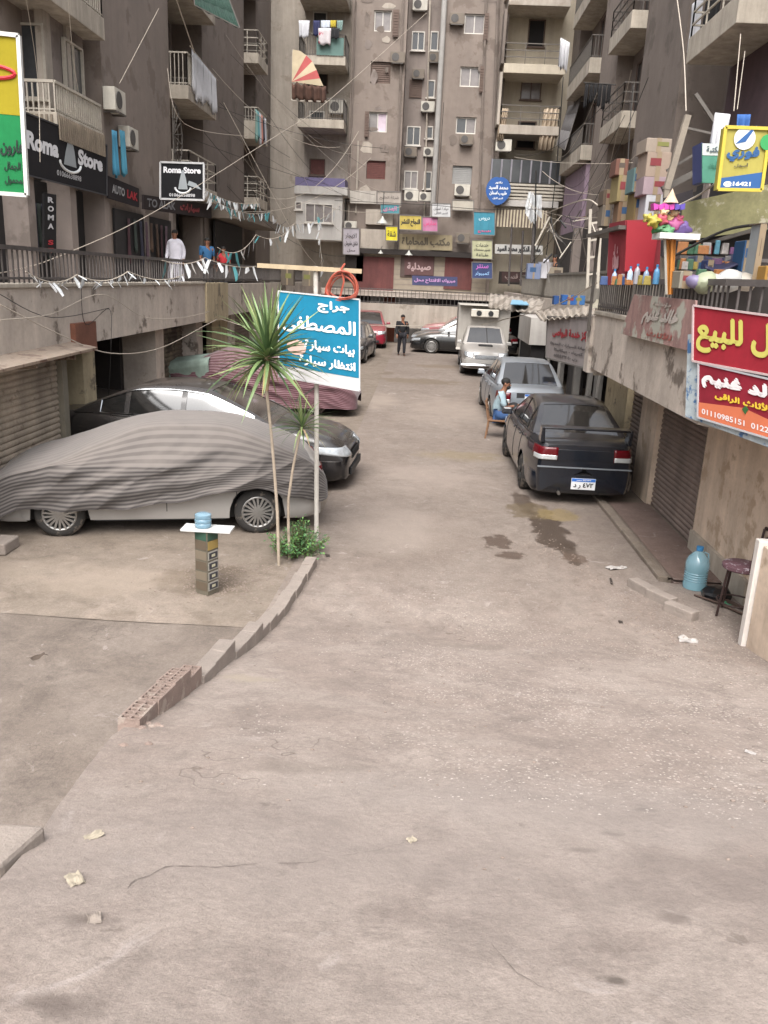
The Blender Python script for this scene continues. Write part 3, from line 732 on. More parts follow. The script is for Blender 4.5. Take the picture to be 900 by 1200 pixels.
for r in ((483, 37, 497, 60), (505, 37, 513, 60), (480, 93, 494, 115), (501, 94, 509, 115), (477, 148, 492, 171), (499, 148, 507, 163), (474, 200, 489, 222), (497, 201, 505, 222)):
    bwin(*r, BY+1.6, glass=GLASSD if r[0] % 2 else GLASSC, frame=WHITEF if r[1] != 93 or r[0] > 495 else BROWNF, mull=1 if r[2]-r[0] > 10 else 0, closed=(r[1] == 93 and r[0] < 495))
for (px, py, w_, mm) in ((461, 12, .30, BROWNF), (428, 131, .22, BROWNF), (568, 16, .22, BROWNF), (563, 78, .2, BROWNF)):
    a = PY(px, py, BY); s_ = MB(); s_.bb((a.x, BY-.14, a.z-1.2), (a.x+w_, BY-.10, a.z)); fr_ = s_.build('shutter_leaf', mm, bk)
    for k in range(9): MB().bb((a.x+.03, BY-.16, a.z-1.15+k*.125), (a.x+w_-.03, BY-.142, a.z-1.08+k*.125)).build('louvre', mm, fr_)
for (px, pw, y0, y1) in ((572, 3, -60, 250), (586, 4, -60, 200), (417, 2, 0, 240), (474, 3, -40, 230)):
    MB().tube([tuple(PY(px, y0, BY-.08)), tuple(PY(px-(y1-y0)*.035, y1, BY-.08))], .022*pw, 6).build('thin_pipe', TAN2, bk)
rnd = random.Random(21)
for k in range(26):
    tx = rnd.choice([(xA1, xB1), (xC1, xD1)]); x = rnd.uniform(tx[0]+.3, tx[1]-.8); z = rnd.uniform(6.5, 22); w_ = rnd.uniform(.2, .9); h_ = rnd.uniform(.15, .9)
    n_ = 9; pts = [(x+w_/2+w_/2*cos(2*pi*i/n_)*rnd.uniform(.6, 1.1), BY-.006-.0006*k, z+h_/2*sin(2*pi*i/n_)*rnd.uniform(.6, 1.1)) for i in range(n_)]
    MB().slab(pts, (0, .004, 0)).build('plaster_patch', rnd.choice([TAN2, PALE, TAN3, TAN2]), bk)
def skin(x0, x1, y, th, z0, z1, rects):
    s = MB(); z = z0; rs = sorted([r for r in rects if x0 < r[0] < x1], key=lambda r: r[2])
    for (a, b_, c, d_) in rs:
        s.bb((x0, y, z), (x1, y+th, c)); s.bb((x0, y, c), (a, y+th, d_)); s.bb((b_, y, c), (x1, y+th, d_)); z = d_
    s.bb((x0, y, z), (x1, y+th, z1)); s.build('facade_render', TAN, bk)
skin(xA1, xB1, BY, .198, 0, ZT, RECTS); skin(xC1, xD1, BY, .198, 0, ZT, RECTS)
# rust-stained drain pipe and thin pipes
b = MB(); b.tube([tuple(PY(521, 0, BY-.15)), tuple(PY(506, 262, BY-.15))], .14, 10); b.tube([tuple(PY(526, -80, BY-.15)), tuple(PY(521, -1, BY-.15))], .14, 10); b.build('drain_pipe', mat('grey_pipe', '8d8a86', .7, var=.15, scale=2), bk)
for (x0, y0, x1, y1) in ((504, 0, 497, 260), (412, 150, 408, 262), (420, 165, 417, 250)):
    MB().tube([tuple(PY(x0, y0, BY-.06 if x0 < 450 else BY+1.4)), tuple(PY(x1, y1, BY-.06 if x0 < 450 else BY+1.4))], .05, 6).build('thin_pipe', PALE, bk)
# balcony stack A (left) and E (right)
xa0, xa1 = bx(349, 100, 44.6), bx(404, 100, 44.6)
for k, (z, rl) in enumerate(((7.45, 'net'), (10.3, 'net'), (13.15, 'green'), (16.0, 'laundry'), (19.0, 'bars'))):
    if k == 0: continue
    s_ = balcony(bk, xa0, xa1, 44.6, BY+.6, z, 'B', .4, 'bars', ht=.95, rm=STEEL)
    if rl == 'green': MB().bb((xa0+.9, 44.55, z+.42), (xa1-.1, 44.58, z+1.2)).build('screen', mat('green_netting', '56706a', .8, var=.15), s_)
for (x0, y0, x1, y1, mm) in ((367, 14, 383, 40, GLASSD), (360, 72, 384, 108, DARK2), (363, 130, 380, 152, GLASSD), (363, 186, 381, 206, REDF2)):
    bwin(x0, y0, x1, y1, BY+.6, glass=mm, frame=WHITEF if y0 in (14, 130) else BROWNF, mull=0)
# purple and white enclosed balcony
Y2 = 44.4; a = PY(346, 207, Y2); b_ = PY(404, 220, Y2)
MB().bb((a.x, Y2, PY(375, 219, Y2).z), (b_.x, Y2+2.2, a.z)).build('purple_band', PURPLE, bk)
MB().bb((a.x-.02, Y2-.1, PY(375, 228, Y2).z), (b_.x+.15, Y2+2.2, PY(375, 218.6, Y2).z)).build('white_band', WHITEW, bk)
p0 = PY(347, 229, Y2); p1 = PY(400, 282, Y2)
MB().bb((p0.x, Y2+.05, p1.z), (p1.x, Y2+2.2, PY(375, 228.2, Y2).z)).build('enclosed_balcony', WHITEW, bk)
bwin(358, 238, 390, 262, Y2+.05, frame=WHITEF, glass=GLASSC, mull=2)
bwin(346, 236, 354, 246, Y2+.05, frame=WHITEF, glass=GLASSC, mull=0)
xe0, xe1 = bx(589, 100, 44.8), bx(660, 100, 44.8)
for k, z in enumerate((10.4, 13.15, 16.1, 19.0)):
    s_ = balcony(bk, xe0, xe1, 44.8, BY+.8, z, 'B', .42, 'rails', ht=.9, rm=STEEL, m=PALE if k != 1 else CREAM)
    if k == 1: pass
    piece('side_fin', bk, TAN2 if k % 2 else PALE, ((xe0-.15, 44.9, z+.43), (xe0-.02, BY+.8, z+2.8)))
for (x0, y0, x1, y1, c) in ((620, 23, 637, 56, DARK), (612, 84, 633, 118, GLASSC), (607, 142, 626, 175, DARK)):
    bwin(x0, y0, x1, y1, BY+.8, glass=c, frame=BROWNF, mull=0 if c is DARK else 1)
# stuff below E: dark glazing, louvres, striped curtain
a = PY(577, 186, 45.0); b_ = PY(655, 216, 45.0)
gz = thing('glazed_balcony', 'dark glazed balcony with pale louvres below it, right end of the far block', 'balcony', (5.5, 45, 7))
MB().bb((a.x, 45.0, b_.z), (b_.x, 45.8, a.z)).build('glazing', GLASSD, gz)
for k in range(8): x = a.x+(b_.x-a.x)*k/7; MB().bb((x-.04, 44.93, b_.z), (x+.04, 44.998, a.z)).build('mullion', mat('grey_curtain', '77747a', .8, var=.2), gz)
lz0 = PY(610, 234, 44.6).z; lz1 = PY(610, 216, 44.6).z
for k in range(5):
    z = lz0+(lz1-lz0)*k/4.5; MB().box(((a.x+b_.x)/2+.1, 44.7, z+.06), (b_.x-a.x+.2, .25, .10)).build('louvre', RAILW, gz)
MB().bb((a.x+.6, 44.5, PY(610, 242, 44.5).z), (b_.x, 44.62, PY(610, 234.5, 44.5).z)).build('white_strip', WHITEW, gz)
ct0 = PY(580, 244, 44.6); ct1 = PY(641, 268, 44.6)
s = MB(); nst = 34
for k in range(nst):
    x = ct0.x+(ct1.x-ct0.x)*k/nst; s.cur = k % 2; s.box((x+.045, 44.6+.02*(k % 3), (ct0.z+ct1.z)/2), ((ct1.x-ct0.x)/nst*.97, .05, ct0.z-ct1.z))
tag(s.build('striped_curtain', [mat('stripe_cream', 'b0a690', .8), mat('stripe_brown', '5e5148', .8)]), 'cream and brown vertically striped curtain under the louvred balcony', 'curtain')
# lower back: deck, doors, tiled wall
bw = thing('raised_walkway', 'far walkway deck with pale fascia crossing the end of the street', 'walkway', (0, 43, 0))
piece('deck_slab', bw, CONC, ((-8, 43.1, 2.3), (9, BY, FLZ)))
fz0 = PY(440, 383, 43).z; fz1 = PY(440, 355, 43).z
for (x0, x1, mm, dz) in ((-5.0, bx(473, 370, 43), PALE, 0), (bx(473.1, 370, 43), bx(545, 370, 43), PALE, .02), (bx(545.1, 370, 43), 4.1, CONC, .12)):
    piece('fascia', bw, mm, ((x0, 42.9, fz0+dz), (x1, 43.1, fz1-.02*(mm is CONC_Y)+.0)))
railing(bw, (-4.8, 43, fz1), (4.0, 43, fz1), .7, .2, STEELD)
MB().bb((xA1, BY-.06, FLZ), (xD1-.2, BY-.003, PY(500, 296, BY).z)).build('tiled_wall', TILE, bk)
tl = MB()
for r in range(12): tl.box(((xA1+xD1)/2, BY-.065, FLZ+.1+r*.26), (xD1-xA1-.3, .01, .02))
tl.build('tile_joints', TAN3, bk)
for (x0, y0, x1, y1, mm) in ((418, 300, 460, 352, REDDOOR), (522, 300, 552, 340, REDDOOR), (470, 298, 508, 326, mat('brown_panel', '4d3f3a', .7, var=.2)), (405, 292, 425, 330, DARK2), (585, 318, 640, 335, DARK2)):
    a = PY(x0, y0, BY-.1); b_ = PY(x1, y1, BY-.1); MB().bb((a.x, BY-.12, b_.z), (b_.x, BY-.07, a.z)).build('door' if mm is REDDOOR else 'dark_opening', mm, bk)
for (x0, y0, x1, y1) in ((470, 272, 530, 293), (423, 268, 462, 296), (429, 245, 460, 264)):
    a = PY(x0, y0, BY-.3); b_ = PY(x1, y1, BY-.3); MB().bb((a.x, BY-.35, b_.z), (b_.x, BY-.002, a.z)).build('render_panel', PALE if x0 != 470 else TAN, bk)
MB().bb((xA1, BY-.5, PY(500, 300, BY-.5).z), (xD1, BY-.003, PY(500, 294, BY-.5).z)).build('ledge', DARK2, bk)
# ground floor of back
for (x0, x1, mm, nm) in ((-5.0, bx(432, 390, 44), DARK, 'dark_opening'), (bx(432.2, 390, 44), bx(447, 390, 44), WHITEW, 'wall'), (bx(447.2, 390, 44), bx(462, 390, 44), mat('rust_brown_door', '6e3b2a', .8, var=.2, streak=.2), 'door'), (bx(462.2, 390, 44), bx(497, 390, 44), WHITEW, 'wall'), (bx(497.2, 390, 44), 6.0, DARK, 'dark_opening')):
    piece(nm, bk, mm, ((x0, 44, 0), (x1, 44.3, 2.29)))
# ---------------------------------------------------------------- vehicles
TYRE = mat('tyre_rubber', '2b2927', .85, var=.15, scale=12, coords='obj', spots=('5a524a', .56, 9)); RIM = mat('alloy_rim', '9c9a97', .35, .8, var=.1, scale=6, coords='obj')
BLACKP = plain('black_plastic', '1b1b1c', .6); CHROME = plain('chrome_trim', 'b9bbbd', .15, 1.0)
CGLASS = mat('car_glass', '0c0f11', .05, var=.1, scale=2, dust=.06, spec=1.0, coat=1.0, coords='obj'); CGLASS.node_tree.nodes['Principled BSDF'].inputs['IOR'].default_value = 1.5; LREDM = plain('tail_lamp_red', '560a13', .2); LCLR = plain('lamp_clear', 'b9bcbc', .12, .3); HEADL = mat('headlamp_glass', 'a9adb0', .08, .4, var=.3, scale=20, coords='obj')
PLATEW = plain('plate_white', 'd2d4d6', .5); PLATEB = plain('plate_blue', '2a66b8', .5); INK = plain('ink_black', '121212', .7)
def interp(tab, x):
    if x <= tab[0][0]: return tab[0][1]
    for (a, b), (c, d) in zip(tab, tab[1:]):
        if x <= c:
            t = (x-a)/(c-a) if c > a else 0; t2 = t*t*(3-2*t)*.35+t*.65; return b+(d-b)*t2
    return tab[-1][1]
_wheel = {}
def wheel_mesh(R, W, spokes=7, steel=False):
    k = (R, W, spokes, steel)
    if k not in _wheel:
        t = MB(); m = Matrix.Rotation(pi/2, 3, 'X')   # axis along y
        t.lathe([(R*.66, -W/2), (R*.80, -W/2-.004), (R*.93, -W/2+.012), (R, -W/2+.04), (R, W/2-.04), (R*.93, W/2-.012), (R*.80, W/2+.004), (R*.66, W/2)], n=28, mtx=m, cap=False)
        r = MB(); r.lathe([(R*.69, W/2+.002), (R*.66, W/2+.008), (R*.61, W/2+.002), (R*.60, W/2-.03)], n=28, mtx=Matrix.Rotation(-pi/2, 3, 'X'), cap=False)
        for i in range(spokes):
            a = 2*pi*i/spokes; d = Vector((cos(a), 0, sin(a))); q = Vector((-sin(a), 0, cos(a)))
            w_ = R*(.13 if not steel else .2)
            for s_ in ((-1, 1) if not steel else (0,)):
                p1 = d*R*.16+q*s_*R*.04+Vector((0, W/2+.0, 0)); p2 = d*R*.63+q*s_*R*.10+Vector((0, W/2-.005, 0)); r.bar(p1, p2, R*.085 if not steel else w_, .03, up=(0, 1, 0))
        r.lathe([(R*.2, W/2-.02), (R*.17, W/2+.012), (0, W/2+.014)], n=14, mtx=Matrix.Rotation(-pi/2, 3, 'X'))
        d_ = MB(); d_.lathe([(R*.605, W/2-.03), (0, W/2-.026)], n=20, mtx=Matrix.Rotation(-pi/2, 3, 'X'))
        _wheel[k] = (t, r, d_)
    return _wheel[k]
def add_wheel(car, x, y, R=.31, W=.2, spokes=7, steel=False, rimm=None, steer=0):
    t, r, d_ = wheel_mesh(R, W, spokes, steel)
    o = bpy.data.objects.new('wheel', None); COL.objects.link(o); o.parent = car; o.location = (x, y, R-.012); o.rotation_euler = (0, 0, (0 if y > 0 else pi)+steer); o.empty_display_size = .1
    t.build('tyre', TYRE, o, local=True, smooth=40); r.build('rim', rimm or RIM, o, local=True, smooth=35); d_.build('brake_disc', BLACKP, o, local=True)
    return o
def car(name, label, loc, rz, L=4.5, W=1.72, belt=.95, paintm=None, deck=None, cabin=None, roofz=1.43, wb=2.6, fo=.9, R=.31, ncolor=None, trim=None, doors=True, side_panels=None, glassm=None, bot=.20, spokes=7, steel=False, cat='car', lights=True, kind='sedan', pw=.90, wr=.68, rimm=None, curve=1.0, front='plain', rear_lamp=None, hl=None, plate='both', skip_top=False, wsteer=0, mirrors=True, group='cars parked along the street'):
    """x forward, origin on the ground under the centre.
    deck: [(x,z)] top of the lower body; cabin: dict rb (rear screen base x), rt (rear screen top), ft, fb, pillars [(x0,x1) side glass ranges]"""
    c = thing(name, label, cat, loc, rz, group)
    hx = L/2; xf = hx-fo; xr = xf-wb; A = R+.055
    glassm = glassm or CGLASS
    def wid(x):
        t = abs(x)/hx; return W/2*(1-.16*max(0, (t-.55)/.45)**2.2*curve)
    def arch(x):
        z = 0
        for cx in (xf, xr):
            d = abs(x-cx)
            if d < A: z = max(z, R-.01+sqrt(A*A-d*d)*.98)
        return z
    xs = set([-hx, hx, -hx+.04, hx-.04, -hx+.1, hx-.1, -hx+.2, hx-.2])
    for i in range(47): xs.add(-hx+L*i/46)
    for cx in (xf, xr):
        for k in range(17): xs.add(cx-A+2*A*k/16)
        xs.add(cx-A-.004); xs.add(cx+A+.004)
    xs = sorted(x for x in xs if -hx <= x <= hx)
    xs = [x for i, x in enumerate(xs) if i == 0 or x-xs[i-1] > .0035]
    tops = [(1.0, 0), (.985, .15), (1.0, .34), (1.0, .55), (.985, .70), (.965, .82), (.925, .93), (.85, 1.0), (.5, 1.035), (0, 1.045)]
    def section(x, sq=1.0, zc=None):
        w_ = wid(x)*sq; zt = interp(deck, x); ar = arch(x); pts = []
        for i, (k, h) in enumerate(tops):
            z = bot+(zt-bot)*(h if i < 7 else 1+(h-1)*.6); z = max(z, ar+i*.004) if (ar and i < 6) else z
            if i == 0 and not ar: k = .95
            pts.append((w_*k, z))
        full = [(x, -y, z) for y, z in pts]+[(x, y, z) for y, z in reversed(pts[:-1])]
        return full
    S = [section(x) for x in xs]
    def endring(xe, xbase, k, dz):
        s = section(xbase); zc = (bot+interp(deck, xbase))/2+dz
        return [(xe, p[1]*k, zc+(p[2]-zc)*k) for p in s]
    ends_b = [endring(-hx-.035, -hx, .95, 0), endring(-hx-.05, -hx, .6, 0), endring(-hx-.052, -hx, .05, 0)]
    ends_f = [endring(hx+.03, hx, .94, 0), endring(hx+.055, hx, .7, -.02), endring(hx+.06, hx, .05, -.02)]
    rings = list(reversed(ends_b))+S+ends_f; n = len(rings[0])
    b = MB()
    for r_ in rings: b.v += [Vector(p) for p in r_]
    for i in range(len(rings)-1):
        for j in range(n-1):
            a = i*n+j; b.f.append([a, a+n, a+n+1, a+1]); b.mi.append(0)
    body = b.build('body', paintm, c, local=True, smooth=38)
    u = MB(); u.bb((-hx+.15, -W/2+.24, bot-.04), (hx-.15, W/2-.24, bot+.42)); u.bb((xr+A+.05, -W/2+.06, bot-.02), (xf-A-.05, W/2-.06, bot+.2)); u.build('underbody', BLACKP, c, local=True)
    # ---- cabin
    if not skip_top:
        rb, rt, ft, fb = cabin['rb'], cabin['rt'], cabin['ft'], cabin['fb']; gl = cabin['glass']; wt = W/2*wr
        X = set([rb, rt, ft, fb]); 
        for a_, b2 in gl: X.add(a_); X.add(b2)
        for i in range(29): X.add(rb+(fb-rb)*i/28)
        X = sorted(X); X = [x for i, x in enumerate(X) if i == 0 or x-X[i-1] > .004]
        def rz_(x):
            zb = interp(deck, x)
            if x <= rt: t = (x-rb)/(rt-rb); return zb+(interp([(rt, roofz-.045), (rt+.1, roofz-.04)], rt)-zb)*(1-(1-t)**1.12)
            if x >= ft: t = (fb-x)/(fb-ft); return zb+(roofz-.045-zb)*(1-(1-t)**1.12)
            m_ = (rt+ft)/2; q = (x-m_)/((ft-rt)/2); return roofz-.045*q*q
        rows = []
        for x in X:
            zb = interp(deck, x)-.015; zt = rz_(x); w0 = wid(x)*pw; h = max(.001, zt-zb); f_ = min(1, h/(roofz-zb)); w1 = w0+(wt-w0)*f_**.9
            pr = [(w0, zb), (w0+(w1-w0)*.10, zb+h*.09), (w0+(w1-w0)*.5+.012, zb+h*.5), (w0+(w1-w0)*.92, zb+h*.89), (w1-.02, zt-.012*f_), (w1*.86, zt+.008*f_), (w1*.45, zt+.022*f_), (0, zt+.026*f_)]
            rows.append([(x, -y, z) for y, z in pr]+[(x, y, z) for y, z in reversed(pr[:-1])])
        n2 = len(rows[0]); groups = {}
        for i in range(len(rows)-1):
            xm = (X[i]+X[i+1])/2
            for j in range(n2-1):
                jj = j if j < 7 else 13-j; k = 'cabin'
                if jj in (1, 2):
                    for g_i, (a_, b2) in enumerate(gl):
                        if a_ <= xm <= b2 and rz_(xm)-interp(deck, xm) > .10: k = 'sg%d%s' % (g_i, 'r' if j < 7 else 'l')
                elif jj in (5, 6):
                    if rb+.03 < xm < rt-.02: k = 'rear_window'
                    if ft+.02 < xm < fb-.03: k = 'windscreen'
                groups.setdefault(k, []).append((i, j))
        for k, cells in groups.items():
            q = MB(); idx = {}
            for i, j in cells:
                fc = []
                for (a_, b2) in ((i, j), (i+1, j), (i+1, j+1), (i, j+1)):
                    if (a_, b2) not in idx:
                        idx[(a_, b2)] = len(q.v); p = Vector(rows[a_][b2])
                        if k != 'cabin':
                            if k[:2] == 'sg': p.y -= .008*(1 if p.y > 0 else -1)
                            else: p.z -= .006
                        q.v.append(p)
                    fc.append(idx[(a_, b2)])
                q.f.append(fc); q.mi.append(0)
            q.build({'cabin': 'roof', 'rear_window': 'rear_window', 'windscreen': 'windscreen'}.get(k, 'side_window'), paintm if k == 'cabin' else glassm, c, local=True, smooth=50)
        # window line trim
        if trim:
            for sg in (-1, 1):
                path = []; path2 = []
                for x, r_ in zip(X, rows):
                    if gl[0][0]-.02 <= x <= gl[-1][1]+.02:
                        p = r_[3] if sg < 0 else r_[n2-4]; path.append((p[0], p[1]+sg*.006, p[2])); p = r_[1] if sg < 0 else r_[n2-2]; path2.append((p[0], p[1]+sg*.006, p[2]))
                t = MB(); t.tube(path+list(reversed(path2))+path[:1], .011, 5); t.build('window_trim', trim, c, local=True, smooth=60)
        # black gasket seams, doors
        if doors:
            for sg in (-1, 1):
                q = MB()
                for x in cabin['seams']:
                    s_ = [p for p in section(x) if p[1]*sg > 0]; s_.sort(key=lambda p: p[2]); s_ = [(p[0], p[1]+sg*.0015, p[2]) for p in s_ if bot+.1 < p[2] < interp(deck, x)-.01]
                    if len(s_) > 1: q.tube(s_, .0045, 4)
                q.build('door_seams', BLACKP, c, local=True)
                for x in cabin['handles']:
                    z = interp(deck, x)-.10; MB().box((x, sg*(wid(x)*.975+.012), z), (.17, .025, .03)).build('door_handle', paintm, c, local=True, bevel=.008)
            for sg in (-1, 1) if mirrors else ():
                x = cabin['fb']-.42; z = interp(deck, x)+.06; MB().box((x, sg*(wid(x)+.06), z), (.10, .20, .13), taper=.8).build('door_mirror', paintm, c, local=True, bevel=.03)
    # ---- wheels
    for x in (xf, xr):
        for sg in (-1, 1): add_wheel(c, x, sg*(W/2-.10), R, .19, spokes, steel, rimm, wsteer if x == xf else 0)
    # ---- bumpers: a U-shaped lip at each end
    def ubar(sgn, z0, z1, m, name_, out=.02, back=.45):
        path = []; N = 14
        prof = []
        for i in range(N+1):
            u_ = -1+2*i/N; ang = u_*pi/2
            # superellipse corner
            yy = (W/2*.93)*math.copysign(abs(sin(ang))**.55, ang); xx = hx-.0-back*(1-abs(cos(ang))**.45)
            path.append((sgn*(xx+out+.03), yy*1.0))
        q = MB(); vs = []
        for (x, y) in path:
            dx = .10*sgn; wy = 1 if abs(y) < W/2*.8 else .93
            vs += [(x-dx*.6, y*.97, z0), (x, y*(1.02), z0+(z1-z0)*.2), (x+.012*sgn, y*1.035, z0+(z1-z0)*.6), (x, y*1.02, z1-.015), (x-dx*.8, y*.96, z1)]
        q.v = [Vector(v) for v in vs]
        for i in range(N):
            for j in range(4): a = i*5+j; q.f.append([a, a+5, a+6, a+1] if sgn > 0 else [a, a+1, a+6, a+5]); q.mi.append(0)
        q.build(name_, m, c, local=True, smooth=50)
    ubar(1, bot-.02, bot+.30, paintm, 'front_bumper'); ubar(-1, bot-.02, bot+.30, paintm, 'rear_bumper')
    if lights:
        from mathutils.bvhtree import BVHTree
        bvh = BVHTree.FromPolygons(b.v, b.f)
        hz = interp(deck, hx-.12); rzz = interp(deck, -hx+.05)
        for sg in (-1, 1):
            yo = wid(hx-.15)
            h = hl or (.36, .15)
            yo = wid(hx-.15)
            def patch(sgn, ya, xb, z0, z1, m, name_, off=.012, tilt=0.0, parent=None, z0b=None, z1b=None):
                # skin of the body between |y|=ya on the end face and x=xb on the side, pushed out
                c0 = Vector((sgn*(hx-.55), sg*.30, 0)); pA = Vector((sgn*(hx+.05), sg*ya, 0)); pB = Vector((xb, sg*W/2, 0)); q = MB(); nu, nv = 14, 5; ok = True; rows_ = []
                aA = atan2(pA.y-c0.y, pA.x-c0.x); aB = atan2(pB.y-c0.y, pB.x-c0.x)
                if aB-aA > pi: aB -= 2*pi
                if aA-aB > pi: aA -= 2*pi
                for iu in range(nu+1):
                    u = iu/nu; a_ = aA+(aB-aA)*u; lo = z0+((z0b if z0b is not None else z0)-z0)*u; hi = z1+((z1b if z1b is not None else z1)-z1)*u
                    for iv in range(nv+1):
                        z = lo+(hi-lo)*iv/nv; d = Vector((cos(a_), sin(a_), 0)); o3 = c0+Vector((0, 0, z)); hit = bvh.ray_cast(o3+d*2.0, -d)
                        pt = hit[0] if hit[0] is not None else o3+d*.6
                        q.v.append(pt+d*off)
                for iu in range(nu):
                    for iv in range(nv): a0 = iu*(nv+1)+iv; q.f.append([a0, a0+nv+1, a0+nv+2, a0+1]); q.mi.append(0)
                return q.build(name_, m, parent or c, local=True, smooth=50, solid=.012)
            z1 = hz-.05; ph = patch(1, yo*.60, hx-h[0], z1-h[1], z1, HEADL, 'headlight', z0b=z1-h[1]*.55, z1b=z1+.02)
            rl = rear_lamp or (.22, .20, .52); z1 = rzz-.07; pt_ = patch(-1, wid(-hx)*rl[2], -hx+rl[0], z1-rl[1], z1, LREDM, 'tail_light', z0b=z1-rl[1]*.8)
            patch(-1, wid(-hx)*rl[2]*1.02, -hx+rl[0]*.5, z1-rl[1]*.98, z1-rl[1]*.62, LCLR, 'clear_lens', .018, parent=pt_)
        g = MB(); zt = hz-.13; g.add([(hx+.062, -.42, zt), (hx+.062, .42, zt), (hx+.066, .36, zt-.14), (hx+.066, -.36, zt-.14)], [(0, 1, 2, 3)])
        for i in range(4): g.box((hx+.068, 0, zt-.02-.035*i), (.014, .78, .010))
        g.build('grille', BLACKP if front != 'chrome' else CHROME, c, local=True)
        g = MB(); g.bb((hx+.055, -.55, bot+.04), (hx+.085, .55, bot+.16)); g.build('air_intake', BLACKP, c, local=True, bevel=.01)
    def plate(x, z, sgn, txt='٢٧٤ ر د'):
        p = MB(); p.box((x, 0, z), (.014, .36, .17)); pl = p.build('number_plate', PLATEW, c, local=True)
        MB().box((x+sgn*.008, 0, z+.06), (.006, .352, .046)).build('plate_band', PLATEB, pl, local=True)
        Mw = Matrix.Translation(loc) @ Matrix.Rotation(rz, 4, 'Z')
        o_ = Mw @ Vector((x+sgn*.0115, 0, z-.025)); ux = Mw.to_3x3() @ Vector((0, sgn, 0))
        lettering(txt, INK, pl, o_, ux, (0, 0, 1), .29, .085, .03, 'plate_digits')
        o_ = Mw @ Vector((x+sgn*.013, 0, z+.06)); lettering('EGYPT مصر', PLATEW, pl, o_, ux, (0, 0, 1), .22, .028, .02, 'plate_country')
    pass
    if plate_on(label, 'rear'): plate(-hx-.085, plate_on(label, 'rear'), -1)
    if plate_on(label, 'front'): plate(hx+.1, plate_on(label, 'front'), 1, '٥١٨ س ط')
    return c, dict(hx=hx, wid=wid, deck=deck, W=W, section=section, interp=interp)
def plate_on(label, w_):
    if 'navy' in label: return .36 if w_ == 'rear' else 0
    if 'silver saloon' in label: return .74 if w_ == 'rear' else 0
    if 'crimson' in label or 'grey saloon' in label: return .45 if w_ == 'front' else 0
    return 0
SED = [(-2.26, .84), (-2.22, .90), (-2.1, .945), (-1.55, .965), (-1.1, .945), (0, .91), (1.0, .93), (1.5, .88), (1.95, .78), (2.15, .70), (2.25, .60)]
SEDC = dict(rb=-1.72, rt=-.98, ft=.28, fb=1.12, glass=[(-1.28, -1.02), (-.96, -.18), (-.10, .86)], seams=(-.98, -.14, .98), handles=(-.82, .02))
NAVY = paint('navy_paint', '0a111b', .25, .09, .8); SILV = paint('silver_paint', '8d949b', .33, .2, .4, .5); GRAPH = paint('graphite_paint', '0f0f12', .22, .12, .6)
WHITEP = paint('white_paint', '96938f', .35, .3, .4); REDP = paint('crimson_paint', '7d1228', .3, .25, .6); BLKP = paint('black_paint', '111214', .25, .22, .8); GREYP = paint('grey_paint', '3c3c3f', .3, .3, .6, .3); RED2 = paint('faded_red_paint', '7c2a30', .4, .4, .3)
# navy hatch-tailed saloon with a wing, rear toward the camera
rl = PZ(612, 583); rr_ = PZ(745, 590)
cx = 2.53; yr = 12.2
nv, NI = car('parked_car', 'dusty dark navy saloon with a boot wing, parked tail to the camera beside the shutters', (cx, yr+2.1, 0), pi/2+radians(.5), L=4.3, W=1.64, paintm=NAVY,
   deck=[(-2.18, .90), (-2.13, .955), (-2.0, .985), (-1.5, .99), (-1.0, .945), (0, .91), (1.0, .93), (1.5, .86), (2.0, .74), (2.18, .62)], cabin=dict(rb=-1.58, rt=-.86, ft=.30, fb=1.1, glass=[(-1.12, -.9), (-.82, -.1), (-.02, .84)], seams=(-.86, -.06, .96), handles=(-.7, .1)), roofz=1.40, wb=2.5, fo=.84, R=.30, wr=.66, steel=True, spokes=5, rimm=TYRE, rear_lamp=(.2, .19, .60))
hx = NI['hx']
s = MB(); zt = 1.15; s.slab([(-2.16, -.64, zt), (-1.99, -.64, zt+.012), (-1.99, .64, zt+.012), (-2.16, .64, zt)], (0, 0, .032)); s.build('wing', NAVY, nv, local=True, bevel=.012)
for sg in (-1, 1):
    s = MB(); s.add([(-2.12, sg*.61, .94), (-1.90, sg*.61, .94), (-1.90, sg*.68, .94), (-2.12, sg*.68, .94), (-2.16, sg*.63, zt+.03), (-1.98, sg*.63, zt+.04), (-1.98, sg*.675, zt+.04), (-2.16, sg*.675, zt+.03)], [(0, 3, 2, 1), (4, 5, 6, 7), (0, 1, 5, 4), (1, 2, 6, 5), (2, 3, 7, 6), (3, 0, 4, 7)]); s.build('wing_support', NAVY, nv, local=True, bevel=.012)
s = MB(); s.bb((-hx-.058, -.70, .585), (-hx-.03, .70, .605)); s.build('bumper_strip', SILV, nv, local=True)
s = MB(); s.bb((-hx-.056, -.46, .70), (-hx-.044, .46, .865)); s.build('boot_panel', NAVY, nv, local=True, bevel=.02)
s = MB(); s.tube([(-hx-.1, .35, .2), (-hx+.2, .35, .22)], .025, 8); s.build('exhaust', STEEL, nv, local=True)
# silver saloon
sv, SI = car('parked_car', 'dusty silver saloon parked tail to the camera just beyond the seated man', (2.55, 20.95, 0), pi/2+radians(1), L=4.5, W=1.72, paintm=SILV, deck=SED, cabin=SEDC, roofz=1.44, wb=2.6, R=.30, wr=.68, rear_lamp=(.26, .24, .68))
s = MB(); s.bb((-2.3, -.36, .66), (-2.285, .36, .84)); s.build('plate_recess', GREYP, sv, local=True)
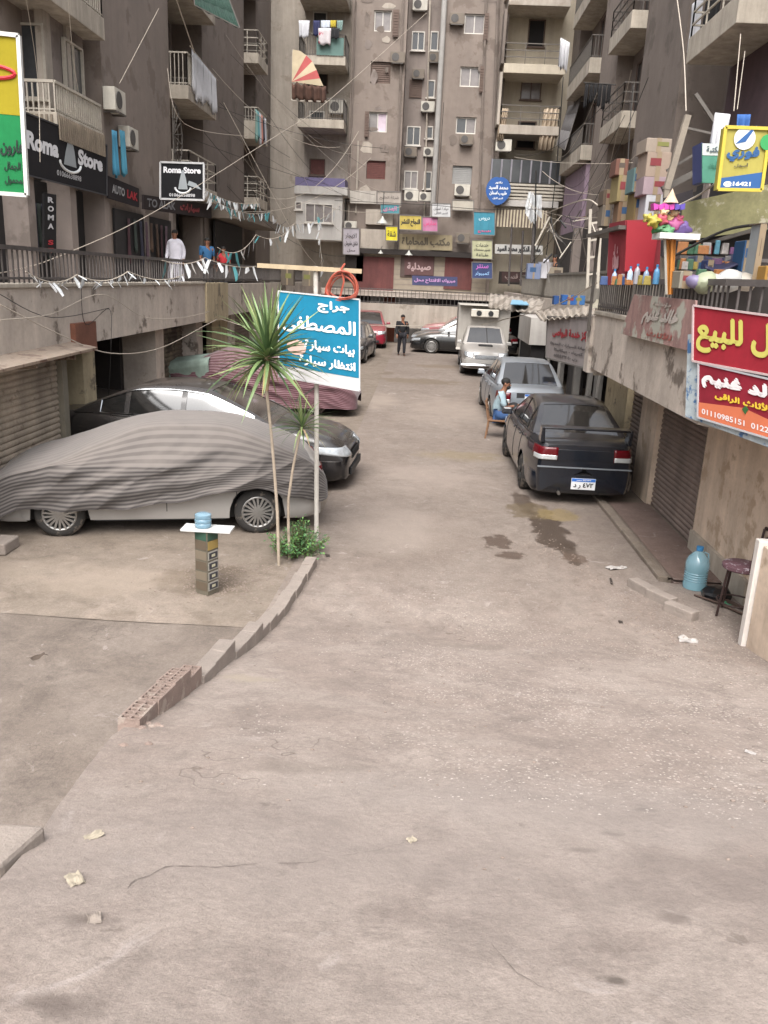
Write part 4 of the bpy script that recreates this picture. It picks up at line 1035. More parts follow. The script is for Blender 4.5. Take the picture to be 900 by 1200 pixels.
# graphite saloon, nose to the right
gs, GI = car('parked_car', 'dusty dark graphite saloon with chrome window line, behind the covered car', (-3.37, 13.05, 0), radians(-3), L=4.72, W=1.80, paintm=GRAPH,
   deck=[(-2.36, .88), (-2.3, .96), (-2.15, 1.01), (-1.6, 1.035), (-1.0, 1.0), (0, .95), (1.1, .97), (1.6, .92), (2.05, .82), (2.25, .73), (2.36, .62)], cabin=dict(rb=-1.9, rt=-.95, ft=.2, fb=1.25, glass=[(-1.45, -1.08), (-1.0, -.2), (-.12, .95)], seams=(-1.0, -.16, 1.05), handles=(-.82, .02)), roofz=1.47, wb=2.7, fo=.95, R=.33, trim=CHROME, wr=.66, hl=(.46, .15), rear_lamp=(.42, .12, .6))
for sg in (-1, 1): MB().add([(-2.36, sg*.72, .70), (-2.02, sg*.868, .68), (-2.02, sg*.868, .62), (-2.36, sg*.72, .60)], [(0, 1, 2, 3)]).build('lower_tail_light', LREDM, gs, local=True)
# car under the striped grey cover, nose to the left
cvx, cvy, cvr = -2.93, 10.28, pi+radians(13)
p_f = PZ(72, 628); p_r = PZ(302, 624)
mx = (p_f+p_r)/2; cvr = atan2(p_f.y-p_r.y, p_f.x-p_r.x); nrm = Vector((-sin(cvr), cos(cvr), 0)); nrm = nrm if nrm.y > 0 else -nrm
wbc = (p_f-p_r).length; ctr = Vector((mx.x, mx.y, 0))+nrm*.80; fwdv = Vector((cos(cvr), sin(cvr), 0))
Lc = 4.0; ctr = ctr+fwdv*(.84-(Lc/2-wbc/2))
wc, WI = car('covered_car', 'white car under the grey striped cover, lower doors and wheels showing', (ctr.x, ctr.y, 0), cvr, L=Lc, W=1.70, paintm=WHITEP, deck=[(a*Lc/4.5, b) for a, b in SED], cabin=dict(rb=-1.66, rt=-.95, ft=.25, fb=1.05, glass=[(-.92, -.15), (-.07, .8)], seams=(-.95, -.1, .93), handles=(-.8, .02)), roofz=1.33, wb=wbc, fo=.84, R=.295, spokes=9, mirrors=False)
def coverprof(L, W, deck, roof, hx, flare=.04, hems=None):
    """returns f(u,v): u along length 0..1 (rear to front), v across left hem over roof to right hem"""
    def top(x):
        z = interp(deck, max(-hx, min(hx, x)))
        rb, rt, ft, fb = roof[:4]
        if x < rb or x > fb: zz = z
        elif x < rt: t = (x-rb)/(rt-rb); zz = z+(roof[4]-z)*(t**.85)
        elif x > ft: t = (fb-x)/(fb-ft); zz = z+(roof[4]-z)*(t**.85)
        else: zz = roof[4]+.0*sin((x-rt)/(ft-rt)*pi)
        return zz+.04
    return top
def make_cover(name, label, loc, rz, L, W, deck, roof, hem, mats, seed=0, wr_=.62, stripes=.052, wr_amp=1.0):
    t = MB(); hx = L/2+.13; top0 = coverprof(L, W, deck, roof, L/2)
    def top(x): return sum(top0(x+d) for d in (-.24, -.16, -.08, 0, .08, .16, .24))/7
    NU, NV = 190, 120; uvs = []
    for i in range(NU+1):
        u = i/NU; x = -hx+2*hx*u; e = min(1, (hx-abs(x))/.42); ez = sqrt(max(0, 1-(1-e)**2.4))
        zt = top(x)*(.62+.38*ez) if e < 1 else top(x); tt = abs(x)/hx
        w0 = (W/2+.07)*(1-.13*max(0, (tt-.5)/.5)**2)*(.70+.30*sqrt(max(0, 1-(1-e)**2.6)))
        cab = max(0, min(1, (top0(x)-interp(deck, x)-.04)/(roof[4]-.92))); w1 = w0*(1-(1-wr_)*cab)
        for j in range(NV+1):
            v = j/NV*2-1; a = abs(v); sg = -1 if v < 0 else 1
            hz = hem(u, sg); belt = min(.90, zt-.05)
            # arc parts: .55..1 side from belt to hem ; .25...55 cabin side ; 0...25 roof
            if a > .5: q = (a-.5)/.5; z = belt+(hz-belt)*q; y = w0*(1+.02*sin(q*pi))+.035*q
            elif a > .26: q = (a-.26)/.24; s_ = q; z = (zt-.03)+(belt-(zt-.03))*s_; y = w1+(w0-w1)*(s_**.75)
            else: q = a/.26; z = zt-.03*q**4; y = w1*q
            # folds: diagonal tension lines on the flank, ripples near the hem
            flank = max(0, min(1, (a-.22)/.2)); d = 0
            for (ph, sl, f_, am) in ((.3, .9, 9, .020), (1.7, 1.25, 15, .012), (2.9, .5, 5.5, .018), (4.1, 1.7, 22, .006)):
                s2 = (x*sl*.55+z*1.25)*f_*.55+ph+seed+noise.noise(Vector((x*.8, z*1.5, seed+ph)))*2.2
                d += am*(1-abs(sin(s2))**.6)*2*(.35+.65*noise.noise(Vector((x*.9+ph, z*1.2, seed)))+.3)
            for (xa, za, xb_, zb_, ww, am) in ((-1.3, .95, 1.4, .30, .10, .05), (-.9, 1.12, 1.9, .45, .09, .045), (-1.75, .80, .3, .32, .08, .04), (.2, 1.0, 2.0, .62, .08, .035), (-1.9, .62, -.9, .42, .07, .03)):
                lx, lz = xb_-xa, zb_-za; ll = lx*lx+lz*lz; tq = ((x-xa)*lx+(z-za)*lz)/ll; wob = .05*noise.noise(Vector((x*2, za*7, seed)))
                ds = (z-za-tq*lz)/1.0+wob+(x-xa-tq*lx)*.3; fade = max(0, 1-abs(tq-.5)*1.9)
                d += am*fade*math.exp(-(ds/ww)**2)-am*.6*fade*math.exp(-((ds+ww*1.3)/ww)**2)
            d *= flank*wr_amp*1.2; d += .012*noise.noise(Vector((x*3, v*6, seed)))+.02*noise.noise(Vector((x*1.1, v*3, seed+9)))
            y2 = sg*(y+d+.004); z2 = z+(.010*noise.noise(Vector((x*2.2, v*4, seed+4)))*(1 if a < .3 else 0)); 
            t.v.append(Vector((x, y2, z2+.0))); uvs.append((x, v))
    for i in range(NU):
        for j in range(NV):
            a = i*(NV+1)+j; t.f.append([a, a+NV+1, a+NV+2, a+1]); t.mi.append(0)
    th = thing(name, label, 'car cover', loc, rz)
    o = t.build('cloth', mats, th, local=True, smooth=180)
    me = o.data; ul = me.uv_layers.new(name='strip')
    for lp in me.loops: x, v = uvs[lp.vertex_index]; ul.data[lp.index].uv = (x, v)
    return th
def stripe_mat(name, c1, c2, n, dust=.5, wav=.0, third=None):
    m = bpy.data.materials.new(name); m.use_nodes = True; nd = m.node_tree.nodes; L = m.node_tree.links.new; b = nd['Principled BSDF']
    uv = nd.new('ShaderNodeUVMap'); uv.uv_map = 'strip'; sx = nd.new('ShaderNodeSeparateXYZ'); L(uv.outputs[0], sx.inputs[0])
    ns = nd.new('ShaderNodeTexNoise'); ns.inputs['Scale'].default_value = 1.2; L(uv.outputs[0], ns.inputs['Vector'])
    def ma(op, a, b_=0.0):
        r = nd.new('ShaderNodeMath'); r.operation = op
        for i, v in enumerate((a, b_)):
            if isinstance(v, (int, float)): r.inputs[i].default_value = v
            else: L(v, r.inputs[i])
        return r.outputs[0]
    v = ma('ADD', sx.outputs[1], ma('MULTIPLY', ns.outputs['Fac'], wav)); s_ = ma('SINE', ma('MULTIPLY', v, n*pi))
    mr = nd.new('ShaderNodeMapRange'); mr.inputs[1].default_value = -.45; mr.inputs[2].default_value = .45; L(s_, mr.inputs[0])
    mx_ = nd.new('ShaderNodeMix'); mx_.data_type = 'RGBA'; L(mr.outputs[0], mx_.inputs[0]); mx_.inputs[6].default_value = (*lin(c1), 1); mx_.inputs[7].default_value = (*lin(c2), 1)
    g = nd.new('ShaderNodeNewGeometry'); sp = nd.new('ShaderNodeSeparateXYZ'); L(g.outputs['Normal'], sp.inputs[0])
    tc = nd.new('ShaderNodeTexCoord'); n2 = nd.new('ShaderNodeTexNoise'); n2.inputs['Scale'].default_value = 5; n2.inputs['Detail'].default_value = 6; L(tc.outputs['Object'], n2.inputs['Vector'])
    dr = nd.new('ShaderNodeMapRange'); dr.inputs[1].default_value = .2; dr.inputs[2].default_value = .95; dr.inputs[4].default_value = dust; L(sp.outputs[2], dr.inputs[0])
    dd = ma('MULTIPLY', dr.outputs[0], ma('ADD', n2.outputs['Fac'], .55))
    m2 = nd.new('ShaderNodeMix'); m2.data_type = 'RGBA'; L(dd, m2.inputs[0]); L(mx_.outputs[2], m2.inputs[6]); m2.inputs[7].default_value = (*lin('776f69'), 1)
    L(m2.outputs[2], b.inputs['Base Color']); b.inputs['Roughness'].default_value = .85; b.inputs['Sheen Weight'].default_value = .15
    n3 = nd.new('ShaderNodeTexNoise'); n3.inputs['Scale'].default_value = 260; L(tc.outputs['Object'], n3.inputs['Vector']); bp = nd.new('ShaderNodeBump'); bp.inputs['Strength'].default_value = .2; bp.inputs['Distance'].default_value = .003; L(n3.outputs['Fac'], bp.inputs['Height']); L(bp.outputs[0], b.inputs['Normal'])
    return m
def hem1(u, sg):
    z = .30+.0*u
    # u=1 is the nose; hem rises toward the rear wheel, drops at the tail
    k = [(0, .42), (.03, .40), (.10, .50), (.22, .62), (.30, .60), (.45, .46), (.60, .38), (.75, .36), (.88, .38), (.97, .20), (1, .19)]
    return interp(k, u)+.01*sin(u*40)
make_cover('car_cover', 'grey striped cloth cover draped over the white car, sagging in diagonal folds', (ctr.x, ctr.y, 0), cvr, Lc, 1.70, [(a*Lc/4.5, b) for a, b in SED], (-1.8, -.85, .1, 1.15, 1.33), hem1, stripe_mat('grey_stripe_cloth', '3a3635', '5f5a57', 42, .6))
# maroon covered car
mdeck = [(a, b) for a, b in SED]
mq = PZ(416, 472)
MCX, MCY = -3.75, 20.0
car('covered_car', 'low car hidden under the maroon striped cover behind the blue garage sign', (MCX, MCY, 0), 0, L=4.4, W=1.68, paintm=RED2, deck=mdeck, cabin=SEDC, roofz=1.38, wb=2.5, mirrors=False, doors=False, lights=False)
make_cover('car_cover', 'maroon striped cloth cover over the low car behind the blue garage sign', (MCX, MCY, 0), 0, 4.4, 1.68, mdeck, (-1.8, -.9, .2, 1.1, 1.41), lambda u, sg: .17+.03*sin(u*9), stripe_mat('maroon_stripe_cloth', '451d24', '6f555a', 60, .25, .15), seed=3)
cl = MB(); cl.grid(lambda u, v: (MCX-2.5+1.35*u, MCY-.92+.03*noise.noise(Vector((u*5, v*6, 1)))*2+1.2*max(0, v-.6)*1.3, 1.30-.75*(1-v if v < .6 else .4)*1.0+.22*max(0, (v-.6))+.22*u*(v > .3)), 18, 16)
tag(cl.build('blanket', mat('green_grey_blanket', '7b8a80', .9, var=.2, scale=6, streak=.2), smooth=180, solid=.012), 'pale green blanket thrown over the tail of the maroon covered car', 'blanket')
# car inside the garage
car('parked_car', 'dark car half inside the open garage bay, only its windscreen catching light', (-7.3, 15.0, 0), radians(8), L=4.3, W=1.7, paintm=BLKP, deck=SED, cabin=SEDC, roofz=1.40, wb=2.55)
# grey car nose toward the camera, left row
car('parked_car', 'dusty grey saloon facing the camera beside the blue garage sign', (-2.85, 33.6, 0), -pi/2-radians(4), L=4.5, W=1.75, paintm=GREYP, deck=SED, cabin=SEDC, roofz=1.46, wb=2.6)
SUVD = [(-2.2, .95), (-2.1, 1.05), (-1.0, 1.08), (1.0, 1.06), (1.5, 1.02), (1.95, .93), (2.15, .82), (2.2, .7)]
SUVC = dict(rb=-2.1, rt=-1.75, ft=.25, fb=1.05, glass=[(-1.6, -1.0), (-.9, -.1), (0, .78)], seams=(-.95, -.05, .95), handles=(-.8, .1))
car('parked_car', 'crimson hatchback facing the camera at the far end of the street', (-2.6, 41.1, 0), -pi/2+radians(3), L=4.4, W=1.80, paintm=REDP, deck=SUVD, cabin=SUVC, roofz=1.62, wb=2.6, R=.34, bot=.24)
car('parked_car', 'shiny black saloon parked across the far end with alloy wheels', (2.0, 38.5, 0), pi-radians(4), L=4.7, W=1.8, paintm=BLKP, deck=[(a*1.04, b) for a, b in SED], cabin=SEDC, roofz=1.47, wb=2.7, R=.33, spokes=10)
car('parked_car', 'dark saloon standing close behind the black one at the far end', (1.9, 40.6, 0), pi-radians(2), L=4.6, W=1.76, paintm=GREYP, deck=[(a*1.03, b) for a, b in SED], cabin=SEDC, roofz=1.52, wb=2.6)
car('parked_car', 'faded red car farthest back behind the two dark saloons', (2.2, 42.3, 0), pi, L=4.4, W=1.5, paintm=RED2, deck=[(a, b+.1) for a, b in SUVD], cabin=SUVC, roofz=1.7, wb=2.6)
# refrigerated pickup truck facing the camera
TRX, TRY = 2.35, 29.3
tk, TI = car('refrigerated_truck', 'white pickup truck with a box body and roof-mounted cooling unit, facing the camera', (TRX, TRY+2.4, 0), -pi/2-radians(1), L=5.1, W=1.70, paintm=WHITEP, deck=[(-2.55, .9), (-2.4, .95), (.2, .98), (.9, 1.02), (1.2, 1.04), (1.9, 1.0), (2.35, .94), (2.5, .86), (2.55, .70)],
   cabin=dict(rb=-.35, rt=-.2, ft=.55, fb=1.2, glass=[(-.12, .95)], seams=(1.0, -.1), handles=(.1,)), roofz=1.62, wb=3.0, fo=.95, R=.34, cat='truck', front='chrome', wr=.74, bot=.3, steel=True, rimm=SILV, pw=.92, hl=(.2, .2), group=None)
b = MB(); b.bb((-2.75, -.98, .72), (-.32, .98, 2.38)); b.build('box_body', mat('truck_box', '96918a', .7, var=.1, scale=1.5, streak=.15, coords='obj'), tk, local=True, bevel=.02)
b = MB(); b.bb((-.32, -.95, 2.36), (.0, .95, 2.40)); b.bb((-.34, -1.0, .7), (-.28, 1.0, .78)); b.build('box_trim', WHITEF, tk, local=True)
b = MB(); b.bb((-.32, -.52, 1.95), (-.02, .52, 2.24)); cu_ = b.build('cooling_unit', ACW, tk, local=True, bevel=.03)
for y in (-.22, .22): MB().lathe([(.10, 0), (.10, .02), (0, .02)], (-.018, y, 2.09), 14, Matrix.Rotation(pi/2, 3, 'Y')).build('cooling_fan', BLACKP, cu_, local=True)
b = MB(); b.box((1.75, 0, 1.045), (.35, .5, .05)); b.build('bonnet_scoop', BLACKP, tk, local=True, bevel=.02)
b = MB(); b.tube([(2.72, -.85, .42), (2.74, 0, .42), (2.72, .85, .42)], .06, 8); b.build('bull_bar', CHROME, tk, local=True)
# ---------------------------------------------------------------- signs
def C3(*a): return [Vector(p) for p in a]
def sign(name, label, cat, corners, bg, texts=(), border=None, thick=.05, bw=.03, bands=(), bgm=None, group=None, extra=None, soft=None):
    """corners TL, TR, BR, BL in the world; bands (v0,v1,colour) and texts (string, colour, u, v, w, h[, bold]) in panel fractions, v down"""
    TL, TR, BR, BL = C3(*corners); ux = (TR-TL).normalized(); uz = (TL-BL).normalized(); n = ux.cross(uz).normalized()
    base = (BL+BR)/2; t = thing(name, label, cat, tuple(base), 0, group)
    at = lambda u, v, o=0: (TL.lerp(TR, u)).lerp(BL.lerp(BR, u), v)+n*o
    bm = bgm or mat('panel_'+bg, bg, .85, var=.14, scale=2.5, streak=.12, spec=.25, dust=.2)
    MB().slab([TL, BL, BR, TR], -n*thick).build('panel', bm, t)
    for i, (v0, v1, c) in enumerate(bands):
        if isinstance(c, str): c = mat('panel_'+c, c, .85, var=.12, scale=2.5, streak=.10, spec=.25, dust=.2)
        MB().slab([at(.0, v0, .004+.0005*i), at(.0, v1, .004+.0005*i), at(1, v1, .004+.0005*i), at(1, v0, .004+.0005*i)], -n*.003).build('colour_band', c, t)
    if border:
        f = MB(); P = [TL, TR, BR, BL]
        for a, b_ in zip(P, P[1:]+P[:1]): f.bar(a+n*.004, b_+n*.004, bw, bw, up=tuple(n))
        f.build('frame', mat('frame_'+border, border, .6, .1, var=.1, scale=6), t)
    W = (TR-TL).length; H = (TL-BL).length
    for tx in texts:
        s_, c, u, v, w_, h_ = tx[:6]; bo = tx[6] if len(tx) > 6 else .02
        o = at(u, v, .009); ud = (at(min(1, u+.1), v)-at(u-.1 if u > .1 else 0, v)).normalized()
        lettering(s_, mat('ink_'+c, c, .6, var=.05), t, o, ud, uz, w_*W, h_*H, bo)
    if extra: extra(t, at, W, H, n, ux, uz)
    return t
def rectY(x0, y0, x1, y1, Y): return [PY(x0, y0, Y), PY(x1, y0+(x1-x0)*.03, Y), PY(x1, y1+(x1-x0)*.03, Y), PY(x0, y1, Y)]
def flat(t, name, pts, m, n, th=.003): return MB().slab(pts, -n*th).build(name, m, t)
# garage sign and its post
Ys = 9.62
def hand(t, at, W, H, n, ux, uz):
    pts = [at(.22+.12*cos(a), .62+.09*sin(a), .010) for a in [2*pi*i/16 for i in range(16)]]; flat(t, 'hand_print', list(reversed(pts)), plain('hand_pink', 'c9a79c', .6), n)
gsn = sign('garage_sign', 'blue Arabic garage sign with white lettering on a white post by the palm', 'sign',
  [PY(326, 341, Ys), PY(421.5, 351, Ys), PY(421.5, 458, Ys), PY(327, 441, Ys)], 'c3c2c2',
  [('جراج', 'd6d6d4', .68, .12, .38, .13, .03), ('المصطفى', 'e6e6e4', .50, .345, .90, .20, .022), ('بيات سيارة', 'e6e6e4', .63, .575, .62, .13, .035), ('انتظار سيارة', 'e6e6e4', .60, .755, .70, .12, .035)],
  bands=((0, .86, '11708f'),), border='b9b9b9', bw=.016, extra=hand)
pp = thing('sign_post', 'white post of the blue garage sign with a wooden beam across its top', 'post', tuple(PZ(371, 632)))
p0 = PZ(371, 634); b = MB(); b.tube([(p0.x, p0.y, -.05), tuple(PY(371, 470, p0.y)), tuple(PY(370, 312, p0.y))], .028, 10); b.build('pole', mat('white_pole', 'b5b0a8', .7, var=.15, scale=8, streak=.15), pp)
b = MB(); b.bar(PY(302, 311, p0.y-.02), PY(424, 318, p0.y-.02), .07, .05); b.build('beam', mat('weathered_wood', 'a8977c', .85, var=.2, scale=8), pp)
b = MB(); b.bar(PY(346, 470, p0.y), PY(372, 452, p0.y), .02); b.build('strut', STEEL, pp)
hz_ = MB()
for k in range(7):
    c = PY(401+random.uniform(-2, 2), 338+k*1.2, p0.y-.12+k*.025); rx = .15+random.uniform(-.02, .03); rz2 = .19+random.uniform(-.03, .04)
    hz_.tube([(c.x+rx*cos(a), c.y+.03*sin(a*2+k), c.z+rz2*sin(a)*(1 if sin(a) > 0 else .55)) for a in [2*pi*i/26 for i in range(27)]], .0085, 6)
hz_.tube([tuple(PY(398, 350, p0.y-.1)), tuple(PY(403, 330, p0.y-.1)), tuple(PY(400, 315, p0.y-.08)), tuple(PY(404, 309, p0.y-.05))], .012, 6)
tag(hz_.build('cable_coil', mat('orange_cable', '9c4a38', .6, var=.15, scale=9), smooth=50), 'coil of orange cable hung over the corner of the blue garage sign', 'cable')
# near left yellow and green board
Yn = 10.2
def redswirl(t, at, W, H, n, ux, uz):
    c = at(.80, .235, .01); b = MB(); b.tube([c+ux*(-.22+.36*cos(a)*.9)+uz*(.07*sin(a)) for a in [-2.6+5.2*i/18 for i in range(19)]], .022, 6); b.build('red_letter', plain('sign_red', 'b1202c', .6), t)
ygs = sign('shop_sign', 'tall yellow and green board with a white edge at the left edge of view', 'sign',
  [PY(-60, 33, Yn), PY(22, 42, Yn), PY(32, 229, Yn), PY(-60, 222, Yn)], '176f3f',
  [('هارون', '07251a', .84, .70, .34, .10, .03), ('و الجمال', '07251a', .86, .82, .30, .06, .02), ('للمحمول', '07251a', .86, .91, .30, .055, .02)], bands=((0, .49, '8f821c'),), border='c2c2be', bw=.045, extra=redswirl)
MB().bar(PY(-40, 225, Yn+.1), (-5.3, Yn+.1, 2.9), .06).build('prop', STEEL, ygs); MB().bar(PY(-20, 130, Yn+.1), (-6.6, Yn+.3, 2.9), .05).build('prop', STEEL, ygs)
# Roma Store
def dish(t, at, W, H, n, ux, uz, u=.53, v=.42, s=.16):
    g = plain('emblem_grey', '8e9497', .5)
    flat(t, 'emblem', [at(u-s*.45, v+.22, .011), at(u+s*.45, v+.22, .011), at(u+s*.30, v-.05, .011), at(u+s*.08, v-.30, .011), at(u-s*.1, v-.30, .011), at(u-s*.33, v-.02, .011)], g, n)
    b = MB(); b.tube([at(u+s*.75*cos(a), v+.16+.17*sin(a), .012) for a in [pi*.02+pi*.96*i/12 for i in range(13)]], .03, 6); b.build('emblem', plain('emblem_white', 'c9cccd', .5), t)
XS = -8.3
sign('shop_sign', 'long black Roma Store sign under the slatted balcony on the left', 'sign', [PX(20, 128, XS), PX(125, 170, XS), PX(125, 229, XS), PX(20, 202, XS)], '17161a',
  [('Roma', 'cfcfd2', .24, .42, .32, .30, .05), ('Store', 'cfcfd2', .78, .42, .32, .30, .05), ('01066638898', 'a8a8aa', .52, .82, .28, .10, .02)], border='3a393c', extra=dish)
sign('shop_sign', 'dark sign with grey and red lettering between the two Roma Store signs', 'sign', [PX(127, 206, XS), PX(163, 221, XS), PX(163, 243, XS), PX(127, 232, XS)], '211d20',
  [('AUTO', '8f8f90', .3, .5, .4, .4, .04), ('LAK', '9c1d2a', .76, .5, .36, .4, .04)])
sign('shop_sign', 'long dark sign with grey letters and faded red writing right of the AUTO sign', 'sign', [PX(168, 228, -8.2), PX(248, 240, -8.2), PX(248, 256, -8.2), PX(168, 245, -8.2)], '2a2324',
  [('TO ALAK', '77777a', .22, .5, .36, .6, .03), ('سيارات', '8e2a30', .62, .5, .3, .6, .03)])
def dish2(t, at, W, H, n, ux, uz):
    dish(t, at, W, H, n, ux, uz, .52, .50, .24)
    flat(t, 'emblem', [at(.62, .60, .012), at(.95, .72, .012), at(.82, .55, .012), at(.66, .48, .012)], plain('emblem_grey', '8e9497', .5), n)
sign('shop_sign', 'square black Roma Store sign with a white frame hung over the left walkway', 'sign', rectY(188, 190, 239, 233, 24.5), '15161a',
  [('Roma Store', 'd3d3d6', .5, .20, .86, .17, .04), ('01066638898', 'b9b9bb', .5, .88, .6, .09, .02)], border='b3b3b3', bw=.05, extra=dish2)
sign('vertical_sign', 'narrow upright black ROMA sign beside the left shop door', 'sign', [PX(52, 226, -8.3), PX(66, 228, -8.3), PX(66, 300, -8.3), PX(52, 300, -8.3)], '131316',
  [(c, 'b9b9bd', .5, .10+.14*i, .5, .09, .04) for i, c in enumerate('ROMA')]+[(c, 'a3202c', .5, .78+.13*i, .45, .08, .04) for i, c in enumerate('ST')])
# right-hand fascia signs
dv = Vector((-.413, .911, 0)).normalized(); P0 = Vector((2.66, 7.92, 0))
def rp(px, py, off=0.0):
    """point on the angled end of the right fascia"""
    d = ray(px, py); nx = Vector((dv.y, -dv.x, 0)); o = P0-nx*(.03+off); t = (o-Vector((EYE.x, EYE.y, 0))).dot(nx)/Vector((d.x, d.y, 0)).dot(nx); return EYE+d*t
def leaf(t, at, W, H, n, ux, uz):
    flat(t, 'orange_wave', [at(0.01, .72, .006), at(.01, .98, .006), at(.99, .98, .006), at(.99, .80, .006), at(.45, .60, .006)], plain('orange_band', 'c06a4a', .55), n)
    flat(t, 'leaf_emblem', [at(.44, .62, .012), at(.47, .70, .012), at(.50, .60, .012), at(.475, .55, .012)], plain('leaf_green', '2f5a2e', .6), n)
sign('shop_banner', 'big red banner with yellow Arabic for-sale lettering on the right railing', 'banner', [rp(813, 358), rp(948, 376), rp(948, 448), rp(812, 423)], '8c1f2c',
  [('محل للبيع', 'bdb55c', .52, .48, .95, .62, .035)], border='b9a5a4', bw=.018)
sign('shop_banner', 'red and orange furniture shop banner below the yellow-lettered one', 'banner', [rp(819, 425, -.0), rp(948, 455), rp(948, 528), rp(818, 489)], '7f1c2c',
  [('خالد غنيم', 'dcd6d6', .45, .26, .80, .27, .05), ('للأثاث الراقى', 'd9b83a', .44, .50, .52, .14, .03), ('01110985151  01226674336', 'd6cfcf', .5, .86, .92, .10, .02)], border='a9a9ac', bw=.016, extra=leaf)
b = MB(); n_ = Vector((-dv.y, dv.x, 0)); n_ = Vector((-.9, -.41, 0)).normalized()
b.slab([rp(806, 392, -.03), rp(803, 488, -.03), rp(948, 542, -.03), rp(948, 376, -.03)], -n_*.02)
tag(b.build('old_banner', mat('peeling_blue_white', '9fa9ad', .75, var=.25, scale=5, spots=('3d5f86', .52, 6), streak=.2)), 'peeling blue and white banner showing round the edges of the red ones', 'banner')
FX = RX-.10
sign('shop_banner', 'faded pink Arabic banner hanging on the right railing', 'banner', [PX(743, 345, FX), PX(815, 352, FX), PX(811, 412, FX-.0), PX(727, 391, FX)], '8f6a66',
  [('مؤسسة', 'b7aba2', .55, .16, .3, .10, .02), ('خالد غنيم', 'b9b0a8', .56, .45, .55, .36, .05), ('للأثاث', '9b5a52', .6, .82, .4, .12, .02)], bgm=mat('faded_banner', '93756f', .85, var=.3, scale=4, spots=('a5a397', .50, 2.2), streak=.25), thick=.02)
sign('shop_sign', 'grey workshop sign with red Arabic writing under the torn canopy', 'sign', [PY(642, 371, 17.4), PY(697, 373, 14.3), PY(696, 434, 14.3), PY(640, 419, 17.4)], '918a88',
  [('مركز خدمة البواصى', '9c2a34', .55, .36, .8, .20, .03), ('صيانة السيارات الحديثة', '4f4b4c', .5, .62, .8, .08, .01), ('كهرباء - ميكانيكا', '4f4b4c', .5, .75, .6, .08, .01), ('ت ٠١٠٢٣٤٤١٥', '4f4b4c', .45, .88, .5, .07, .01)], border='6e6a67', bw=.03, thick=.06)
b = MB(); a = PY(697, 362, 14.1); c = PY(716, 362, 13.62); d_ = PY(712, 440, 13.62); e = PY(695, 440, 14.1); b.slab([a, e, d_, c], (.05, .1, 0)); tag(b.build('flaking_board', mat('flaking_board', '8f8272', .9, var=.3, scale=5, spots=('c0b6a4', .55, 5), streak=.3)), 'flaking board between the grey workshop sign and the fascia', 'board')
# Fawry
def bird(t, at, W, H, n, ux, uz):
    c = at(.46, .17, .012); flat(t, 'emblem', [c+ux*.10*cos(a)+uz*.10*sin(a) for a in [2*pi*i/20 for i in range(20)]], plain('emblem_white', 'c9cccd', .5), n)
    flat(t, 'emblem', [c+ux*-.08+uz*-.05+n*.004, c+ux*.01+uz*-.03+n*.004, c+ux*.10+uz*.12+n*.004, c+ux*.02+uz*.05+n*.004], plain('emblem_blue', '1d4f86', .5), n)
    flat(t, 'blue_wave', [at(.0, .82, .007), at(.0, 1, .007), at(1, 1, .007), at(1, .70, .007)], plain('emblem_blue', '1d4f86', .5), n)
    c = at(.98, .22, .02); flat(t, 'green_dot', [c+ux*.07*cos(a)+uz*.07*sin(a) for a in [2*pi*i/16 for i in range(16)]], plain('dot_green', '2c8a4a', .5), n)
Yf = 8.6
sign('payment_sign', 'yellow and blue payment-service lightbox hanging over the right walkway', 'sign', [PY(850, 149, Yf), PY(902, 151, Yf), PY(892, 223, Yf), PY(841, 222, Yf)], '9a914a',
  [('فوري', '23507f', .47, .42, .70, .22, .05), ('أسهل', '4e4a3a', .46, .60, .30, .07, .02), ('@16421', 'd8dbdc', .42, .91, .62, .09, .04)], border='b8a53c', bw=.03, thick=.12, extra=bird)
gps = sign('shop_sign', 'small green and white poster tucked behind the yellow lightbox', 'sign', rectY(823, 168, 847, 214, 9.4), '4a7f6c', [('مكتبة', '44535a', .55, .16, .7, .18, .02), ('أدوات', '2d6a52', .5, .55, .4, .2, .02)], bands=((0, .3, 'b2b8b4'),), thick=.05)
b = MB(); b.slab([PY(822, 167, 9.42), PY(822, 213, 9.42), PY(826, 214, 9.42), PY(826, 168, 9.42)], (0, .3, 0)); b.build('side_panel', mat('blue_side', '3b4470', .6), gps)
